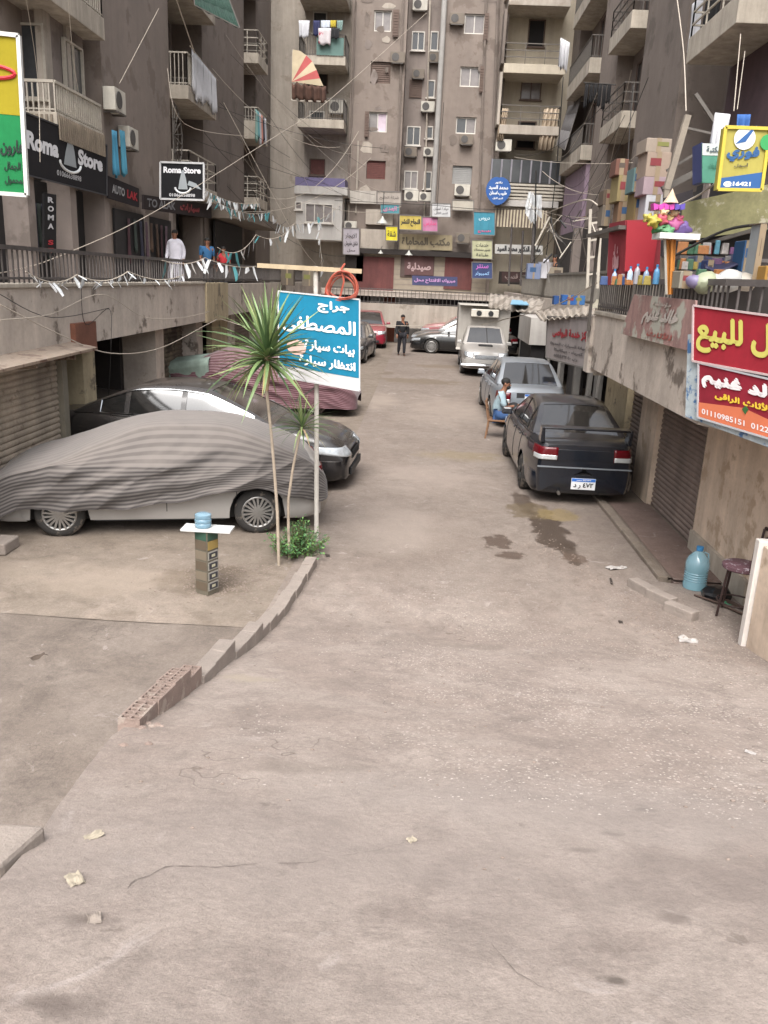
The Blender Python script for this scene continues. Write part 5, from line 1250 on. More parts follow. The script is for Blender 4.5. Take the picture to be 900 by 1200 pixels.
# back building signs
BS = [
 ('upright grey paper sign with handwritten lines at the left of the far deck', (402, 267, 421, 298), 42.6, '9d979c', [('للايجار', '4a4448', .5, .3, .7, .2), ('شقق مفروش', '4a4448', .5, .6, .8, .2), ('محل', '4a4448', .5, .85, .5, .12)]),
 ('teal and pink strip sign above the hanging lamp on the far block', (446, 239, 468, 250), 45.3, '4c7f88', [('الهدى', 'b56a92', .5, .5, .7, .6)]),
 ('small yellow square poster below the teal strip', (452, 265, 466, 282), 45.2, 'c4b836', [('شقة', '4a4420', .5, .5, .7, .4)]),
 ('yellow banner with dark Arabic on the far block', (468, 252, 494, 269), 45.0, 'ae9c52', [('النجاح للنشر', '2f2a22', .5, .5, .85, .5, .04)]),
 ('pink banner right of the yellow one on the far block', (495, 254, 513, 271), 45.0, 'a86f8c', [('مدارس', 'c24a78', .5, .45, .8, .4)]),
 ('white paper sign tilted above the pink banner', (506, 238, 528, 254), 44.9, 'b4b4b4', [('عيادة اسنان', '6a6a6c', .5, .4, .8, .25), ('الدور الثانى', '6a6a6c', .5, .72, .7, .2)]),
 ('cyan blue poster with pink writing on the far block', (555, 248, 580, 275), 44.4, '3f7f92', [('دروس', 'b8d0d8', .5, .3, .5, .16), ('افتتاح', 'c24a78', .5, .85, .6, .12)]),
 ('cream poster with dark lines below the cyan one', (553, 281, 577, 303), 44.3, 'a9a98a', [('خدمات', '4a4a40', .5, .25, .6, .2), ('تصوير مستندات', '4a4a40', .5, .52, .8, .18), ('طباعة', '4a4a40', .5, .8, .6, .18)]),
 ('purple and blue poster below the cream one', (553, 307, 577, 326), 44.2, '3a4568', [('سنتر', 'b062ae', .5, .3, .6, .3), ('كمبيوتر', '8ab0d8', .5, .7, .7, .25)]),
 ('long purple and blue banner tied to the far railing', (483, 323, 536, 334), 42.7, '454867', [('مبروك الافتتاح محل', 'b48ab8', .5, .5, .9, .5, .03)]),
 ('pale strip sign with black Arabic under the striped curtain', (580, 286, 636, 297), 44.0, 'a9a8a4', [('معمل الدكتور محمد السيد', '2c2c2e', .5, .5, .9, .7, .05)]),
 ('dusty brown shop sign left of the long purple banner', (474, 298, 508, 322), 45.8, '5b4444', [('صيدلية', 'a08a8a', .5, .6, .8, .4, .04)]),
 ('wide dusty relief shop sign across the middle of the far block', (468, 274, 530, 292), 45.55, '8b8068', [('مكتب المحاماة', '4e4638', .5, .5, .9, .6, .04)]),
 ('pale board on the left tower of the far block above the deck', (410, 223, 441, 238), 45.7, 'a29c94', []),
 ('wide grey board with faint writing beside the pale one', (442, 224, 470, 239), 45.7, '9b938b', [('شركة الخليج', '6b625c', .5, .5, .8, .3)]),
 ('maroon menu board with pale scribble on the far deck railing', (588, 318, 626, 330), 44.6, '40302f', [('عصير قصب', '8a7a76', .5, .5, .8, .6, .02)]),
 ('small pale box sign on the right tower above the unit', (530, 234, 555, 246), 45.6, 'a8a296', []),
]
for (lab, r, Y, bg, tx) in BS: sign('shop_sign', lab, 'sign', rectY(*r, Y), bg, tx, border='6d6864' if r[2]-r[0] < 30 else None, bw=.04)
# blue heart shaped dentist sign
t = thing('dentist_sign', 'blue scalloped dentist sign with white Arabic on the far block', 'sign', tuple(PY(584, 240, 44.2)))
c = PY(584, 223, 44.2); pts = []
for i in range(40):
    a = 2*pi*i/40; x = .62*cos(a); z = .70*sin(a)*(1 if sin(a) < 0 else .85)+(.09*abs(cos(a))**.5*abs(sin(a)) if sin(a) > 0 else 0); x *= (1-.25*max(0, -sin(a))**2); pts.append(c+Vector((x, 0, z)))
MB().slab(list(reversed(pts)), (0, .08, 0)).build('panel', plain('sign_blue', '1f4f8f', .5), t)
for s_, dz, w_, h_ in (('دكتور', .36, .35, .12), ('محمد السيد', .12, .95, .22), ('طبيب اسنان', -.14, .85, .20), ('الدور الاول', -.38, .5, .10)): lettering(s_, plain('sign_white', 'cfd4da', .5), t, c+Vector((0, -.012, dz)), (1, 0, 0), (0, 0, 1), w_, h_, .04)
# ---------------------------------------------------------------- air conditioners
for (x, y, Y, lab, s_) in ((492, 14, BY+1.6, 'pale air conditioner at the top of the recessed strip', .95), (535, 30, BY, 'brown boxed air conditioner left of the upper right tower window', .9), (466, 75, BY, 'brown boxed air conditioner beside the closed brown shutter', .9),
     (490, 93, BY+1.6, 'small pale air conditioner in the recessed strip above a brown shutter', .8), (509, 74, BY+1.6, 'dark air conditioner squeezed beside the drain pipe', .8), (501, 132, BY+1.6, 'white air conditioner on a ledge in the recessed strip', .9),
     (481, 184, BY+1.6, 'dark air conditioner under the lowest left recessed window', .85), (503, 184, BY+1.6, 'grey air conditioner low beside the drain pipe', .8), (482, 236, BY+.9, 'white fan unit low on the recessed strip, left one', .95), (498, 236, BY+.9, 'smaller white fan unit low on the recessed strip, right one', .8),
     (546, 170, BY, 'brown air conditioner under the third window of the right tower', .85), (541, 230, BY, 'white air conditioner under the grey slatted window', 1.0), (542, 285, BY-.3, 'old air conditioner beside the cream poster on the far block', .9), (589, 178, 45.3, 'white air conditioner inside the curtained balcony', 1.0),
     (396, 134, BY+.6, 'white air conditioner high on the left balcony stack of the far block', 1.1), (411, 270, 45.0, 'small air conditioner behind the upright grey paper sign', .8)):
    ac_unit(tuple(PY(x, y, Y)), lab, s=s_, m=mat('ac_brown', '6b6156', .7, var=.15) if 'brown' in lab or 'dark' in lab or 'old' in lab else None)
ac_unit((-8.5, PX(127, 128, -8.4).y+.25, PX(128, 130, -8.4).z), 'white air conditioner beside the slatted balcony on the left', s=1.0, face='x', dirn=1)
ac_unit((-8.5, PX(148, 172, -8.4).y, PX(148, 174, -8.4).z), 'yellowed air conditioner above the AUTO sign on the left', s=.95, face='x', dirn=1)
ac_unit((7.9, 27.1, PY(757, 66, 27.1).z), 'large white air conditioner between the balconies on the right', face='y', s=1.3)
# ---------------------------------------------------------------- awnings, umbrellas
def awning(name, label, cat, pts, m1, m2=None, n=8):
    """ribbed cloth quad: pts = top-left, top-right, bottom-right, bottom-left"""
    a, b_, c, d = C3(*pts); t = thing(name, label, cat, tuple((c+d)/2)); s = MB()
    for k in range(n):
        s.cur = k % 2 if m2 else 0
        for q in range(4):
            u0 = (k+q/4)/n; u1 = (k+(q+1)/4)/n; sag = lambda u: Vector((0, 0, -.04*sin(pi*((u*n) % 1))))
            R_ = [[(a.lerp(b_, u)).lerp(d.lerp(c, u), v)+sag(u)*(v) for v in (0, .33, .66, 1)] for u in (u0, u1-1e-6)]
            for v in range(3): s.add([R_[0][v], R_[0][v+1], R_[1][v+1], R_[1][v]], [(0, 1, 2, 3)])
    s.build('cloth', [m1]+([m2] if m2 else []), t, smooth=30, solid=.01)
    f = MB(); f.bar(a, b_, .03); f.bar(d, c, .03); f.bar(a, d, .03); f.bar(b_, c, .03); f.build('frame', STEEL, t); return t
RED_A = mat('awning_red', '9c4a48', .85, var=.12, scale=3); CRM_A = mat('awning_cream', 'ab9d83', .85, var=.12, scale=3)
Ya = 40.0
t = thing('striped_awning', 'faded red and cream fan awning over a ragged brown frill on the left', 'awning', tuple(PY(360, 118, Ya)))
apex = PY(342, 96, Ya-.2); rim = [PY(x, y, Yq) for x, y, Yq in ((343, 58, Ya+.6), (352, 60, Ya+.3), (359, 65, Ya), (366, 72, Ya-.2), (371, 82, Ya-.5), (375, 92, Ya-.7), (379, 101, Ya-.8))]
s = MB()
for k in range(6): s.cur = (1 if k in (2, 4) else 0); s.add([apex, rim[k], rim[k+1]], [(0, 1, 2)])
s.build('canopy', [CRM_A, RED_A], t, solid=.02)
s = MB(); s.grid(lambda u, v: tuple(PY(342+40*u, 97+5*u+19*v+1.5*sin(u*30), Ya-.3-.7*u)+Vector((0, .12*sin(u*26), 0))), 30, 4); s.build('frill', mat('ragged_brown', '4a3329', .9, var=.35, scale=3), t, smooth=60, solid=.02)
s = MB(); s.bar(PY(343, 118, Ya-.3), PY(383, 119, Ya-1), .06); s.bar(PY(343, 58, Ya+.6), PY(342, 118, Ya-.3), .05); s.build('frame', PALE, t)
awning('green_awning', 'dark green awning jutting over the left balcony at the top', 'awning', [PY(226, -22, 29.5), PY(262, -18, 29.5), PY(281, 33, 28.2), PY(228, 6, 28.2)], mat('dark_green_cloth', '1f3a30', .8, var=.15), n=5)
awning('grey_awning', 'grey cloth awning sloping off the lower right balcony', 'awning', [PX(682, 112, 7.0), PX(668, 118, 7.0), PX(652, 170, 6.1), PX(662, 176, 6.1)], mat('grey_cloth', '6f6c6c', .85, var=.15), n=4)
for (x0, x1, lab) in ((584, 592, 'beige drape gathered at the left of the curtained far balcony'), (634, 652, 'wide beige drape at the right of the curtained far balcony')):
    s = MB(); A_ = PY(x0+4, 127, 44.9); B_ = PY(x1+4, 127, 44.9); h = A_.z-PY(x0, 165 if x0 < 600 else 176, 44.9).z
    s.grid(lambda u, v: (A_.x+(B_.x-A_.x)*u-.15*v, 44.9+.07*sin(u*22), A_.z-h*v), 24, 3); tag(s.build('balcony_curtain', mat('drape_beige', 'a3937f', .9, var=.12, streak=.15), smooth=60, solid=.015), lab, 'curtain')
# ---------------------------------------------------------------- laundry
def cloth(name, label, cat, a, b_, drop, m, folds=3, grp=None, dy=.05):
    a = Vector(a); b_ = Vector(b_); s = MB(); ph = random.random()*6; nn = (b_-a).cross(Vector((0, 0, 1))).normalized()
    k = random.uniform(.8, 1.0)
    s.grid(lambda u, v: a.lerp(b_, .5+(u-.5)*(1-(1-k)*v))+Vector((0, 0, -drop*v*(1+.05*sin(u*9+ph))))+nn*(dy*v*sin(u*folds*2*pi+ph)), 12, 6)
    return tag(s.build(name, m, smooth=60, solid=.008), label, cat, grp)
WCL = mat('white_laundry', 'bdbdc0', .85, var=.08, scale=5); 
for i in range(9):
    a = Vector((-7.9, 29.2+i*.36, PX(230, 62, -7.9).z-.02*i)); cloth('hanging_shirt', 'white garments pegged in a row along the left balcony line', 'laundry', a, a+Vector((0, .34, 0)), random.uniform(1.0, 1.7), WCL, 2, 'white laundry on the left balcony')
s = MB(); s.tube([(-7.9, 29.0, PX(230, 62, -7.9).z+.02), (-7.9, 32.7, PX(230, 62, -7.9).z-.2)], .015, 5); tag(s.build('clothes_line', ROPEW), 'clothes line holding the white garments on the left balcony', 'line')
cl_c = [('7fa098', 'pale green cloth'), ('5a8f93', 'teal towel'), ('a9a9ad', 'light grey shirt'), ('b07a6c', 'salmon shirt'), ('3c3a44', 'dark trousers'), ('b0b0b8', 'pale shorts')]
for i, (c, nm) in enumerate(cl_c):
    y = 38.9+i*.42; z = PX(303, 131, -7.75).z; cloth('hanging_cloth', nm+' on the line of the second left balcony', 'laundry', (-7.75, y, z), (-7.75, y+.38, z), random.uniform(.8, 1.35), mat('cloth_'+c, c, .85, var=.1), 2)
cl_c = [('b9b9bd', 350, 363, 44, 'white sheet'), ('23274a', 367, 375, 42, 'navy cloth'), ('b5bcc6', 376, 387, 33, 'pale blue towel'), ('a8962f', 387, 394, 32, 'yellow cloth'), ('6a7f7a', 395, 402, 36, 'grey green cloth'), ('b9b2b4', 373, 388, 53, 'white sheet with red flowers'), ('16161a', 388, 398, 46, 'black garment')]
for (c, x0, x1, yb, nm) in cl_c:
    top = 24 if 'flowers' not in nm and 'black' not in nm else 33
    a = PY(x0, top, 44.45-(.1 if top > 30 else 0)); b_ = PY(x1, top, 44.45-(.1 if top > 30 else 0)); cloth('hanging_cloth', nm+' drying on the top left balcony of the far block', 'laundry', a, b_, a.z-PY(x0, yb, 44.45).z, mat('cloth_'+c, c, .85, var=.1) if 'flowers' not in nm else mat('flower_sheet', 'b9b2b4', .85, spots=('9c2440', .56, 3)), 2)
cloth('hanging_cloth', 'white bundle of washing on the upper right balcony corner', 'laundry', PY(657, 44, 35), PY(668, 50, 35), 1.0, WCL, 3, dy=.15)
for i in range(6): cloth('hanging_cloth', 'black garments pegged under the right middle balcony', 'laundry', PY(686+i*5.2, 98+i*.3, 30.5), PY(690.6+i*5.2, 98+i*.3, 30.5), random.uniform(.5, .9), mat('black_laundry', '151416', .9, var=.2), 2, 'black laundry on the right', dy=.05)
cloth('hanging_cloth', 'black garment hung on the nearest right balcony', 'laundry', PX(828, -4, 6.95), PX(848, -18, 6.95), 1.1, mat('black_laundry', '151416', .9, var=.2), 2)
cloth('hanging_cloth', 'white curtain hung at the corner of the nearest right balcony', 'laundry', PX(811, 5, 6.93), PX(825, -6, 6.93), 1.2, WCL, 2)
s = MB(); s.tube([tuple(PY(684, 97, 30.5)), tuple(PY(722, 99.5, 30.5))], .02, 5); tag(s.build('clothes_line', ROPE), 'clothes line holding the black garments on the right', 'line')
for i, c in enumerate(('3d7d99', '4a8ba3')): cloth('hanging_cloth', ('left', 'right')[i]+' blue cloth hung under the yellowed air conditioner', 'laundry', PX(131+i*9, 152, -8.2), PX(137+i*9, 154, -8.2), 1.1, mat('cloth_'+c, c, .85, var=.1), 2)
# ---------------------------------------------------------------- people
SKIN = mat('skin', '7d5540', .6, var=.08, scale=6, coords='obj'); HAIR = plain('black_hair', '14110f', .8)
def skin_mesh(pts, edges, rad, root, sub=1):
    me = bpy.data.meshes.new('s'); me.from_pydata(pts, edges, []); ob = bpy.data.objects.new('s', me); COL.objects.link(ob)
    md = ob.modifiers.new('k', 'SKIN'); md.use_smooth_shade = True
    for i, v in enumerate(me.skin_vertices[0].data): v.radius = (rad[i], rad[i]) if not hasattr(rad[i], '__len__') else rad[i]; v.use_root = (i == root)
    if sub: sb = ob.modifiers.new('u', 'SUBSURF'); sb.levels = sub; sb.render_levels = sub
    dg = bpy.context.evaluated_depsgraph_get(); r = bpy.data.meshes.new_from_object(ob.evaluated_get(dg)); bpy.data.objects.remove(ob); return r
def person(label, loc, rz, J, top, bottom, scale=1.0, beard=False, robe=None, sleeves='short', shoes='1c1a19', hair=True, grp=None):
    """J: joint dict in metres, x forward, y left; keys pelvis chest neck head hipL kneeL ankleL toeL shL elL wrL (and R)"""
    t = thing('person', label, 'person', loc, rz, grp)
    J = {k: Vector(v)*scale for k, v in J.items()}; P = []; E = []; R = []; ix = {}
    def v(k, p, r): ix[k] = len(P); P.append(tuple(p)); R.append(r*scale)
    v('pelvis', J['pelvis'], .125); v('waist', J['pelvis'].lerp(J['chest'], .5), .115); v('chest', J['chest'], .145); v('neck', J['neck'], .055)
    up = (J['head']-J['neck']); v('jaw', J['neck']+up*.45+Vector((.02, 0, 0)), .068); v('skull', J['head'], .092); v('crown', J['head']+up.normalized()*.075*scale-Vector((.01, 0, 0)), .066)
    E += [(0, 1), (1, 2), (2, 3), (3, 4), (4, 5), (5, 6)]
    for s in 'LR':
        for k, r, pr in (('hip', .095, 'pelvis'), ('knee', .062, 'hip'+s), ('ankle', .040, 'knee'+s), ('toe', .032, 'ankle'+s), ('sh', .062, 'chest'), ('el', .042, 'sh'+s), ('wr', .029, 'el'+s)):
            if k+s not in ix: v(k+s, J[k+s], r)
            E.append((ix[pr] if pr in ix else 0, ix[k+s]))
        d = (J['wr'+s]-J['el'+s]).normalized(); q = d.cross(Vector((0, 0, 1))); q = q.normalized() if q.length > .1 else Vector((0, 1, 0)); dn = d.cross(q)
        palm = J['wr'+s]+d*.055*scale; v('palm'+s, palm, .030); E.append((ix['wr'+s], ix['palm'+s]))
        for f, (o, ln) in enumerate(((-.028, .060), (-.010, .075), (.010, .072), (.028, .055), (-.045, .040))):
            if f == 4: a = palm+q*-.035*scale-d*.02*scale; b_ = a+(d*.6-q*.5).normalized()*ln*scale
            else: a = palm+(q*o+d*.045)*scale; b_ = a+(d*.8+dn*.45*(1 if dn.z < 0 else -1)).normalized()*ln*scale
            v('f%d%s' % (f, s), a, .0105); v('g%d%s' % (f, s), b_, .0085); E += [(ix['palm'+s], ix['f%d%s' % (f, s)]), (ix['f%d%s' % (f, s)], ix['g%d%s' % (f, s)])]
    me = skin_mesh(P, E, R, 0); me.materials.clear(); me.materials.append(SKIN); o = bpy.data.objects.new('body', me); COL.objects.link(o); o.parent = t
    def garment(name, keys, grow, m, cut=None, radii=None):
        ks = list(keys); id_ = {k: i for i, k in enumerate(ks)}; pts = [P[ix[k]] for k in ks]; ed = [(id_[a], id_[b_]) for a, b_ in [(next(k for k, q in ix.items() if q == e0), next(k for k, q in ix.items() if q == e1)) for e0, e1 in E] if a in id_ and b_ in id_]
        rd = [R[ix[k]]+grow*scale if not radii or k not in radii else radii[k]*scale for k in ks]
        g = skin_mesh(pts, ed, rd, 0); g.materials.clear(); g.materials.append(m); oo = bpy.data.objects.new(name, g); COL.objects.link(oo); oo.parent = t; return oo
    tm = mat('garment_'+top, top, .9, var=.12, scale=8, coords='obj')
    if robe:
        s = MB(); c = J['chest']; n = 18
        s.lathe([(.055*scale, J['neck'].z+.0), (.12*scale, c.z+.16*scale), (.21*scale, c.z+.06*scale), (.20*scale, c.z-.2*scale), (.20*scale, J['pelvis'].z), (.24*scale, J['kneeL'].z), (.29*scale, .06)], (J['pelvis'].x, 0, 0), 24)
        for i, p in enumerate(s.v): a = atan2(p.y, p.x); k = 1-min(1, max(0, p.z/1.2)); f = 1+.08*sin(a*9)*k; p.x *= f*.8; p.y *= f
        s.build('robe', tm, t, local=True, smooth=60)
        garment('sleeves', ['chest', 'shL', 'elL', 'wrL', 'shR', 'elR', 'wrR'], .022, tm, radii={'wrL': .05, 'wrR': .05})
    else:
        ks = ['pelvis', 'waist', 'chest', 'shL', 'shR']
        P2 = {}
        garment('shirt', ks+(['elL', 'elR'] if sleeves == 'short' else ['elL', 'elR', 'wrL', 'wrR']), .034, tm, radii={'elL': .05, 'elR': .05} if sleeves == 'short' else None)
        garment('trousers', ['pelvis', 'hipL', 'kneeL', 'ankleL', 'hipR', 'kneeR', 'ankleR'], .022, mat('garment_'+bottom, bottom, .9, var=.12, scale=8, coords='obj'), radii={'ankleL': .06, 'ankleR': .06})
    garment('shoes', ['ankleL', 'toeL'], .012, mat('garment_'+shoes, shoes, .7), radii={'ankleL': .045, 'toeL': .045}); garment('shoes', ['ankleR', 'toeR'], .012, mat('garment_'+shoes, shoes, .7), radii={'ankleR': .045, 'toeR': .045})
    h = J['head']; fd = Vector((1, 0, 0))
    if 'face' in J: fd = J['face'].normalized()
    sd_ = fd.cross(Vector((0, 0, 1)))
    if hair: MB().ball(h-fd*.022*scale+Vector((0, 0, .040*scale)), (.098*scale, .094*scale, .085*scale), 14, 9).build('hair', HAIR, t, local=True, smooth=60)
    MB().ball(h+fd*.090*scale-Vector((0, 0, .012*scale)), (.018*scale,)*3, 6, 5).build('nose', SKIN, t, local=True, smooth=60)
    for sg in (-1, 1):
        MB().ball(h+fd*.080*scale+sd_*.032*sg*scale+Vector((0, 0, .018*scale)), .010*scale, 6, 5).build('eye', HAIR, t, local=True); MB().ball(h+sd_*.088*sg*scale, (.02*scale, .012*scale, .032*scale), 6, 5).build('ear', SKIN, t, local=True, smooth=60)
    MB().ball(h+fd*.080*scale-Vector((0, 0, .052*scale)), (.012*scale, .026*scale, .008*scale), 6, 5).build('mouth', plain('lip', '6b3c34', .6), t, local=True)
    if beard: MB().ball(h+fd*.045*scale-Vector((0, 0, .066*scale)), (.052*scale, .068*scale, .045*scale), 10, 7).build('beard', HAIR, t, local=True, smooth=60)
    return t
def standing(swing=.0, arm=.0):
    return dict(pelvis=(0, 0, .93), chest=(0, 0, 1.28), neck=(.01, 0, 1.47), head=(.03, 0, 1.62), hipL=(0, .09, .90), kneeL=(swing*.5+.02, .10, .50), ankleL=(swing*.8, .10, .09), toeL=(swing*.8+.16, .11, .035),
      hipR=(0, -.09, .90), kneeR=(-swing*.3+.03, -.10, .50), ankleR=(-swing, -.10, .10), toeR=(-swing+.15, -.11, .035), shL=(0, .19, 1.39), elL=(-.03-arm*.5, .25, 1.12), wrL=(.06-arm, .25, .90), shR=(0, -.19, 1.39), elR=(-.03+arm*.5, -.25, 1.12), wrR=(.06+arm, -.25, .90))
sit = dict(pelvis=(-.02, 0, .50), chest=(.05, 0, .84), neck=(.09, 0, 1.03), head=(.14, 0, 1.17), hipL=(.03, .10, .50), kneeL=(.46, .14, .53), ankleL=(.44, .14, .10), toeL=(.60, .15, .04), hipR=(.03, -.10, .50), kneeR=(.48, -.12, .54), ankleR=(.50, -.12, .10), toeR=(.66, -.13, .04),
      shL=(.05, .19, .95), elL=(.14, .24, .70), wrL=(.38, .12, .72), shR=(.05, -.19, .95), elR=(.16, -.23, .69), wrR=(.38, -.07, .73), face=(1, -.25, -.2))
sx_, sy_ = 1.72, 17.5
mn = person('bearded man in a pale blue shirt seated on a chair looking at his phone', (sx_, sy_, 0), radians(-8), sit, '8fa3ab', '2f4a72', 1.0, beard=True)
Mm = Matrix.Translation((sx_, sy_, 0)) @ Matrix.Rotation(radians(-8), 4, 'Z')
s = MB(); s.box(Mm @ Vector((.50, .03, .79)), (.14, .075, .012), mtx=Matrix.Rotation(radians(-8), 3, 'Z') @ Matrix.Rotation(radians(-30), 3, 'Y')); tag(s.build('phone', plain('phone_black', '101012', .2)), 'black phone in the hands of the seated man', 'phone')
s = MB(); s.ball(Mm @ Vector((.33, 0, .66)), (.15, .16, .13), 12, 8); s.tube([Mm @ Vector(p) for p in ((.2, .1, .7), (.10, .17, .98), (-.05, .15, .95))], .014, 5); tag(s.build('bag', plain('bag_black', '121113', .7), smooth=60), 'black shoulder bag resting on the lap of the seated man', 'bag')
ch = thing('chair', 'wooden chair under the seated man', 'chair', (sx_, sy_, 0), radians(-8)); WOODC = mat('chair_wood', '6e5038', .7, var=.2, scale=10, coords='obj')
MB().box((0.02, 0, .40), (.42, .42, .04)).build('seat', WOODC, ch, local=True, bevel=.01)
for a, b_ in ((-.17, -.18), (-.17, .18), (.2, -.18), (.2, .18)): MB().bar((a, b_, .38), (a*1.25, b_*1.15, 0), .035).build('leg', WOODC, ch, local=True)
s = MB(); s.bar((-.18, -.18, .4), (-.26, -.18, .82), .03); s.bar((-.18, .18, .4), (-.26, .18, .82), .03); s.bar((-.25, -.18, .78), (-.25, .18, .78), .02, .07); s.bar((-.22, -.18, .60), (-.22, .18, .60), .02, .05); s.build('backrest', WOODC, ch, local=True)
wkp = PZ(470, 417); person('person in black walking at the far end of the street', tuple(wkp), radians(-80), standing(.18, .12), '17171a', '1e1d22', 1.0, sleeves='long')
def onfloor(px, Y, dz=0): p = PY(px, 310, Y); return (p.x, Y, FLZ+dz)
person('man in a long white robe on the left walkway under the square sign', onfloor(206, 25.6), radians(-100), standing(0, .05), 'c4c2cb', '8a8a90', 1.02, robe=True)
person('man in a blue shirt on the left walkway right of the white-robed man', onfloor(243, 27.6), radians(-60), standing(0, .1), '2e5d86', '23232a', .95)
person('child in a red shirt on the left walkway', onfloor(262, 28.2), radians(-90), standing(0, .05), 'a32a30', '2a2a30', .82)
person('person in a dark top behind the rail of the right walkway near the white bucket', (4.75, 31.5, FLZ), radians(200), standing(0, .1), '1d1b1c', '2a2a30', 1.0, sleeves='long')
# ---------------------------------------------------------------- plants
def leafmesh(L_, W_, droop, m, name='leaf'):
    s = MB(); n = 7; vs = []
    for i in range(n+1):
        u = i/n; w = W_*(.55+.45*sin(min(1, u*2.2)*pi/2))*(1-u**2.2)+.001; z = -droop*L_*u**2.2; x = L_*(u-.12*droop*u*u)
        vs += [(x, -w/2, z+w*.22), (x, 0, z), (x, w/2, z+w*.22)]
    s.add(vs, [(i*3+a, i*3+3+a, i*3+4+a, i*3+1+a) for i in range(n) for a in (0, 1)])
    me = bpy.data.meshes.new(name); me.from_pydata([tuple(v) for v in s.v], [], s.f); me.materials.append(m); me.polygons.foreach_set('use_smooth', [True]*len(me.polygons)); return me
LG = [mat('leaf_green_a', '6b8052', .5, var=.2, scale=6), mat('leaf_green_b', '7d8c58', .5, var=.2, scale=6), mat('leaf_green_c', '4a613d', .5, var=.2, scale=6)]
LY = mat('leaf_yellowed', '8b8455', .7, var=.2, scale=6); LB = mat('leaf_dry', '9a8468', .85, var=.25, scale=6)
YM = [leafmesh(.74, .044, d, m) for m in LG for d in (.06, .22, .45)]; YD = [leafmesh(.62, .036, d, m) for m in (LY, LB, LG[1]) for d in (.3, .6)]
def rosette(t, c, n, smin, smax, amax=115, dry=.2, seed=1):
    rnd = random.Random(seed)
    for i in range(n):
        f = (i+.5)/n; ang = radians(amax*f**.8); az = i*2.39996+rnd.uniform(-.3, .3); isdry = ang > radians(70) and rnd.random() < dry*3
        me = rnd.choice(YD if isdry else YM[0:9:1] if ang > radians(35) else [YM[0], YM[3], YM[6], YM[1]])
        sc = rnd.uniform(smin, smax)*(1 if ang > radians(20) else .92)
        o = bpy.data.objects.new('leaf', me); COL.objects.link(o); o.parent = t; o.location = c+Vector((0, 0, -.10*f*smax+.02))-Vector(t.location)
        o.rotation_euler = (rnd.uniform(-.4, .4), -(pi/2-ang), az); o.scale = (sc, sc*rnd.uniform(.8, 1.2), sc)
TRK = mat('slender_trunk', '9a8d7d', .9, var=.2, scale=9, bump=.5, bscale=40)
b0 = PZ(327, 662); Yp = b0.y
t = thing('palm_plant', 'tall spiky-leaved palm plant on a thin pale trunk beside the blue sign', 'plant', (b0.x, b0.y, 0))
s = MB(); s.tube([(b0.x, Yp, -.05)]+[tuple(PY(x, y, Yp)) for x, y in ((325, 600), (321, 545), (317, 500), (312, 455), (313, 418))], [.020, .018, .017, .016, .019, .03], 9); s.build('trunk', TRK, t, smooth=60)
s = MB(); s.tube([tuple(PY(312, 458, Yp)), tuple(PY(313, 440, Yp)), tuple(PY(313, 412, Yp))], [.022, .036, .034], 9); s.build('dry_collar', LB, t, smooth=60)
rosette(t, PY(313, 415, Yp), 130, .80, 1.12, 114, .12, 3)
b1_ = PZ(340, 655); Y1 = b1_.y
t = thing('palm_plant', 'small spiky palm plant on a crooked stem in front of the covered car', 'plant', (b1_.x, b1_.y, 0))
s = MB(); s.tube([(b1_.x, Y1, -.05)]+[tuple(PY(x, y, Y1)) for x, y in ((338, 620), (338, 585), (343, 550), (350, 515), (353, 500))], [.020, .018, .016, .015, .014, .02], 7); s.build('trunk', TRK, t, smooth=60)
rosette(t, PY(354, 500, Y1), 60, .42, .62, 100, .1, 5)
b2 = PZ(350, 650)
t = thing('shrub', 'low leafy green shrub at the foot of the blue sign post', 'shrub', (b2.x, b2.y, 0))
rnd = random.Random(4); s = MB(); st = MB()
for k in range(130):
    a = rnd.uniform(0, 2*pi); r = rnd.uniform(0, .38); h = rnd.uniform(.15, .46)*(1-.5*r/.40); tip = Vector((b2.x+r*cos(a), b2.y+r*sin(a)*1.1, h)); st.tube([(b2.x+r*.4*cos(a), b2.y+r*.4*sin(a), 0), tuple(tip)], .004, 4)
    for q in range(16):
        u = rnd.uniform(.35, 1.08); p = Vector((b2.x+r*.4*cos(a), b2.y+r*.4*sin(a), 0)).lerp(tip, u)+Vector([rnd.gauss(0, .022) for _ in range(3)]); L_ = rnd.uniform(.025, .045)
        R3 = Matrix.Rotation(rnd.uniform(0, 2*pi), 3, 'Z') @ Matrix.Rotation(rnd.uniform(-.9, .7), 3, 'Y') @ Matrix.Rotation(rnd.uniform(-.6, .6), 3, 'X')
        s.cur = rnd.randrange(3); s.add([p, p+R3 @ Vector((L_*.5, -L_*.3, 0)), p+R3 @ Vector((L_, 0, -.004)), p+R3 @ Vector((L_*.5, L_*.3, 0))], [(0, 1, 2, 3)])
tag(s.build('foliage', [mat('shrub_green_a', '42693a', .6, var=.2), mat('shrub_green_b', '5a8040', .6, var=.2), mat('shrub_green_c', '33532f', .6, var=.2)], t), kind='stuff'); st.build('stems', mat('shrub_stem', '5a5a3c', .8), t)
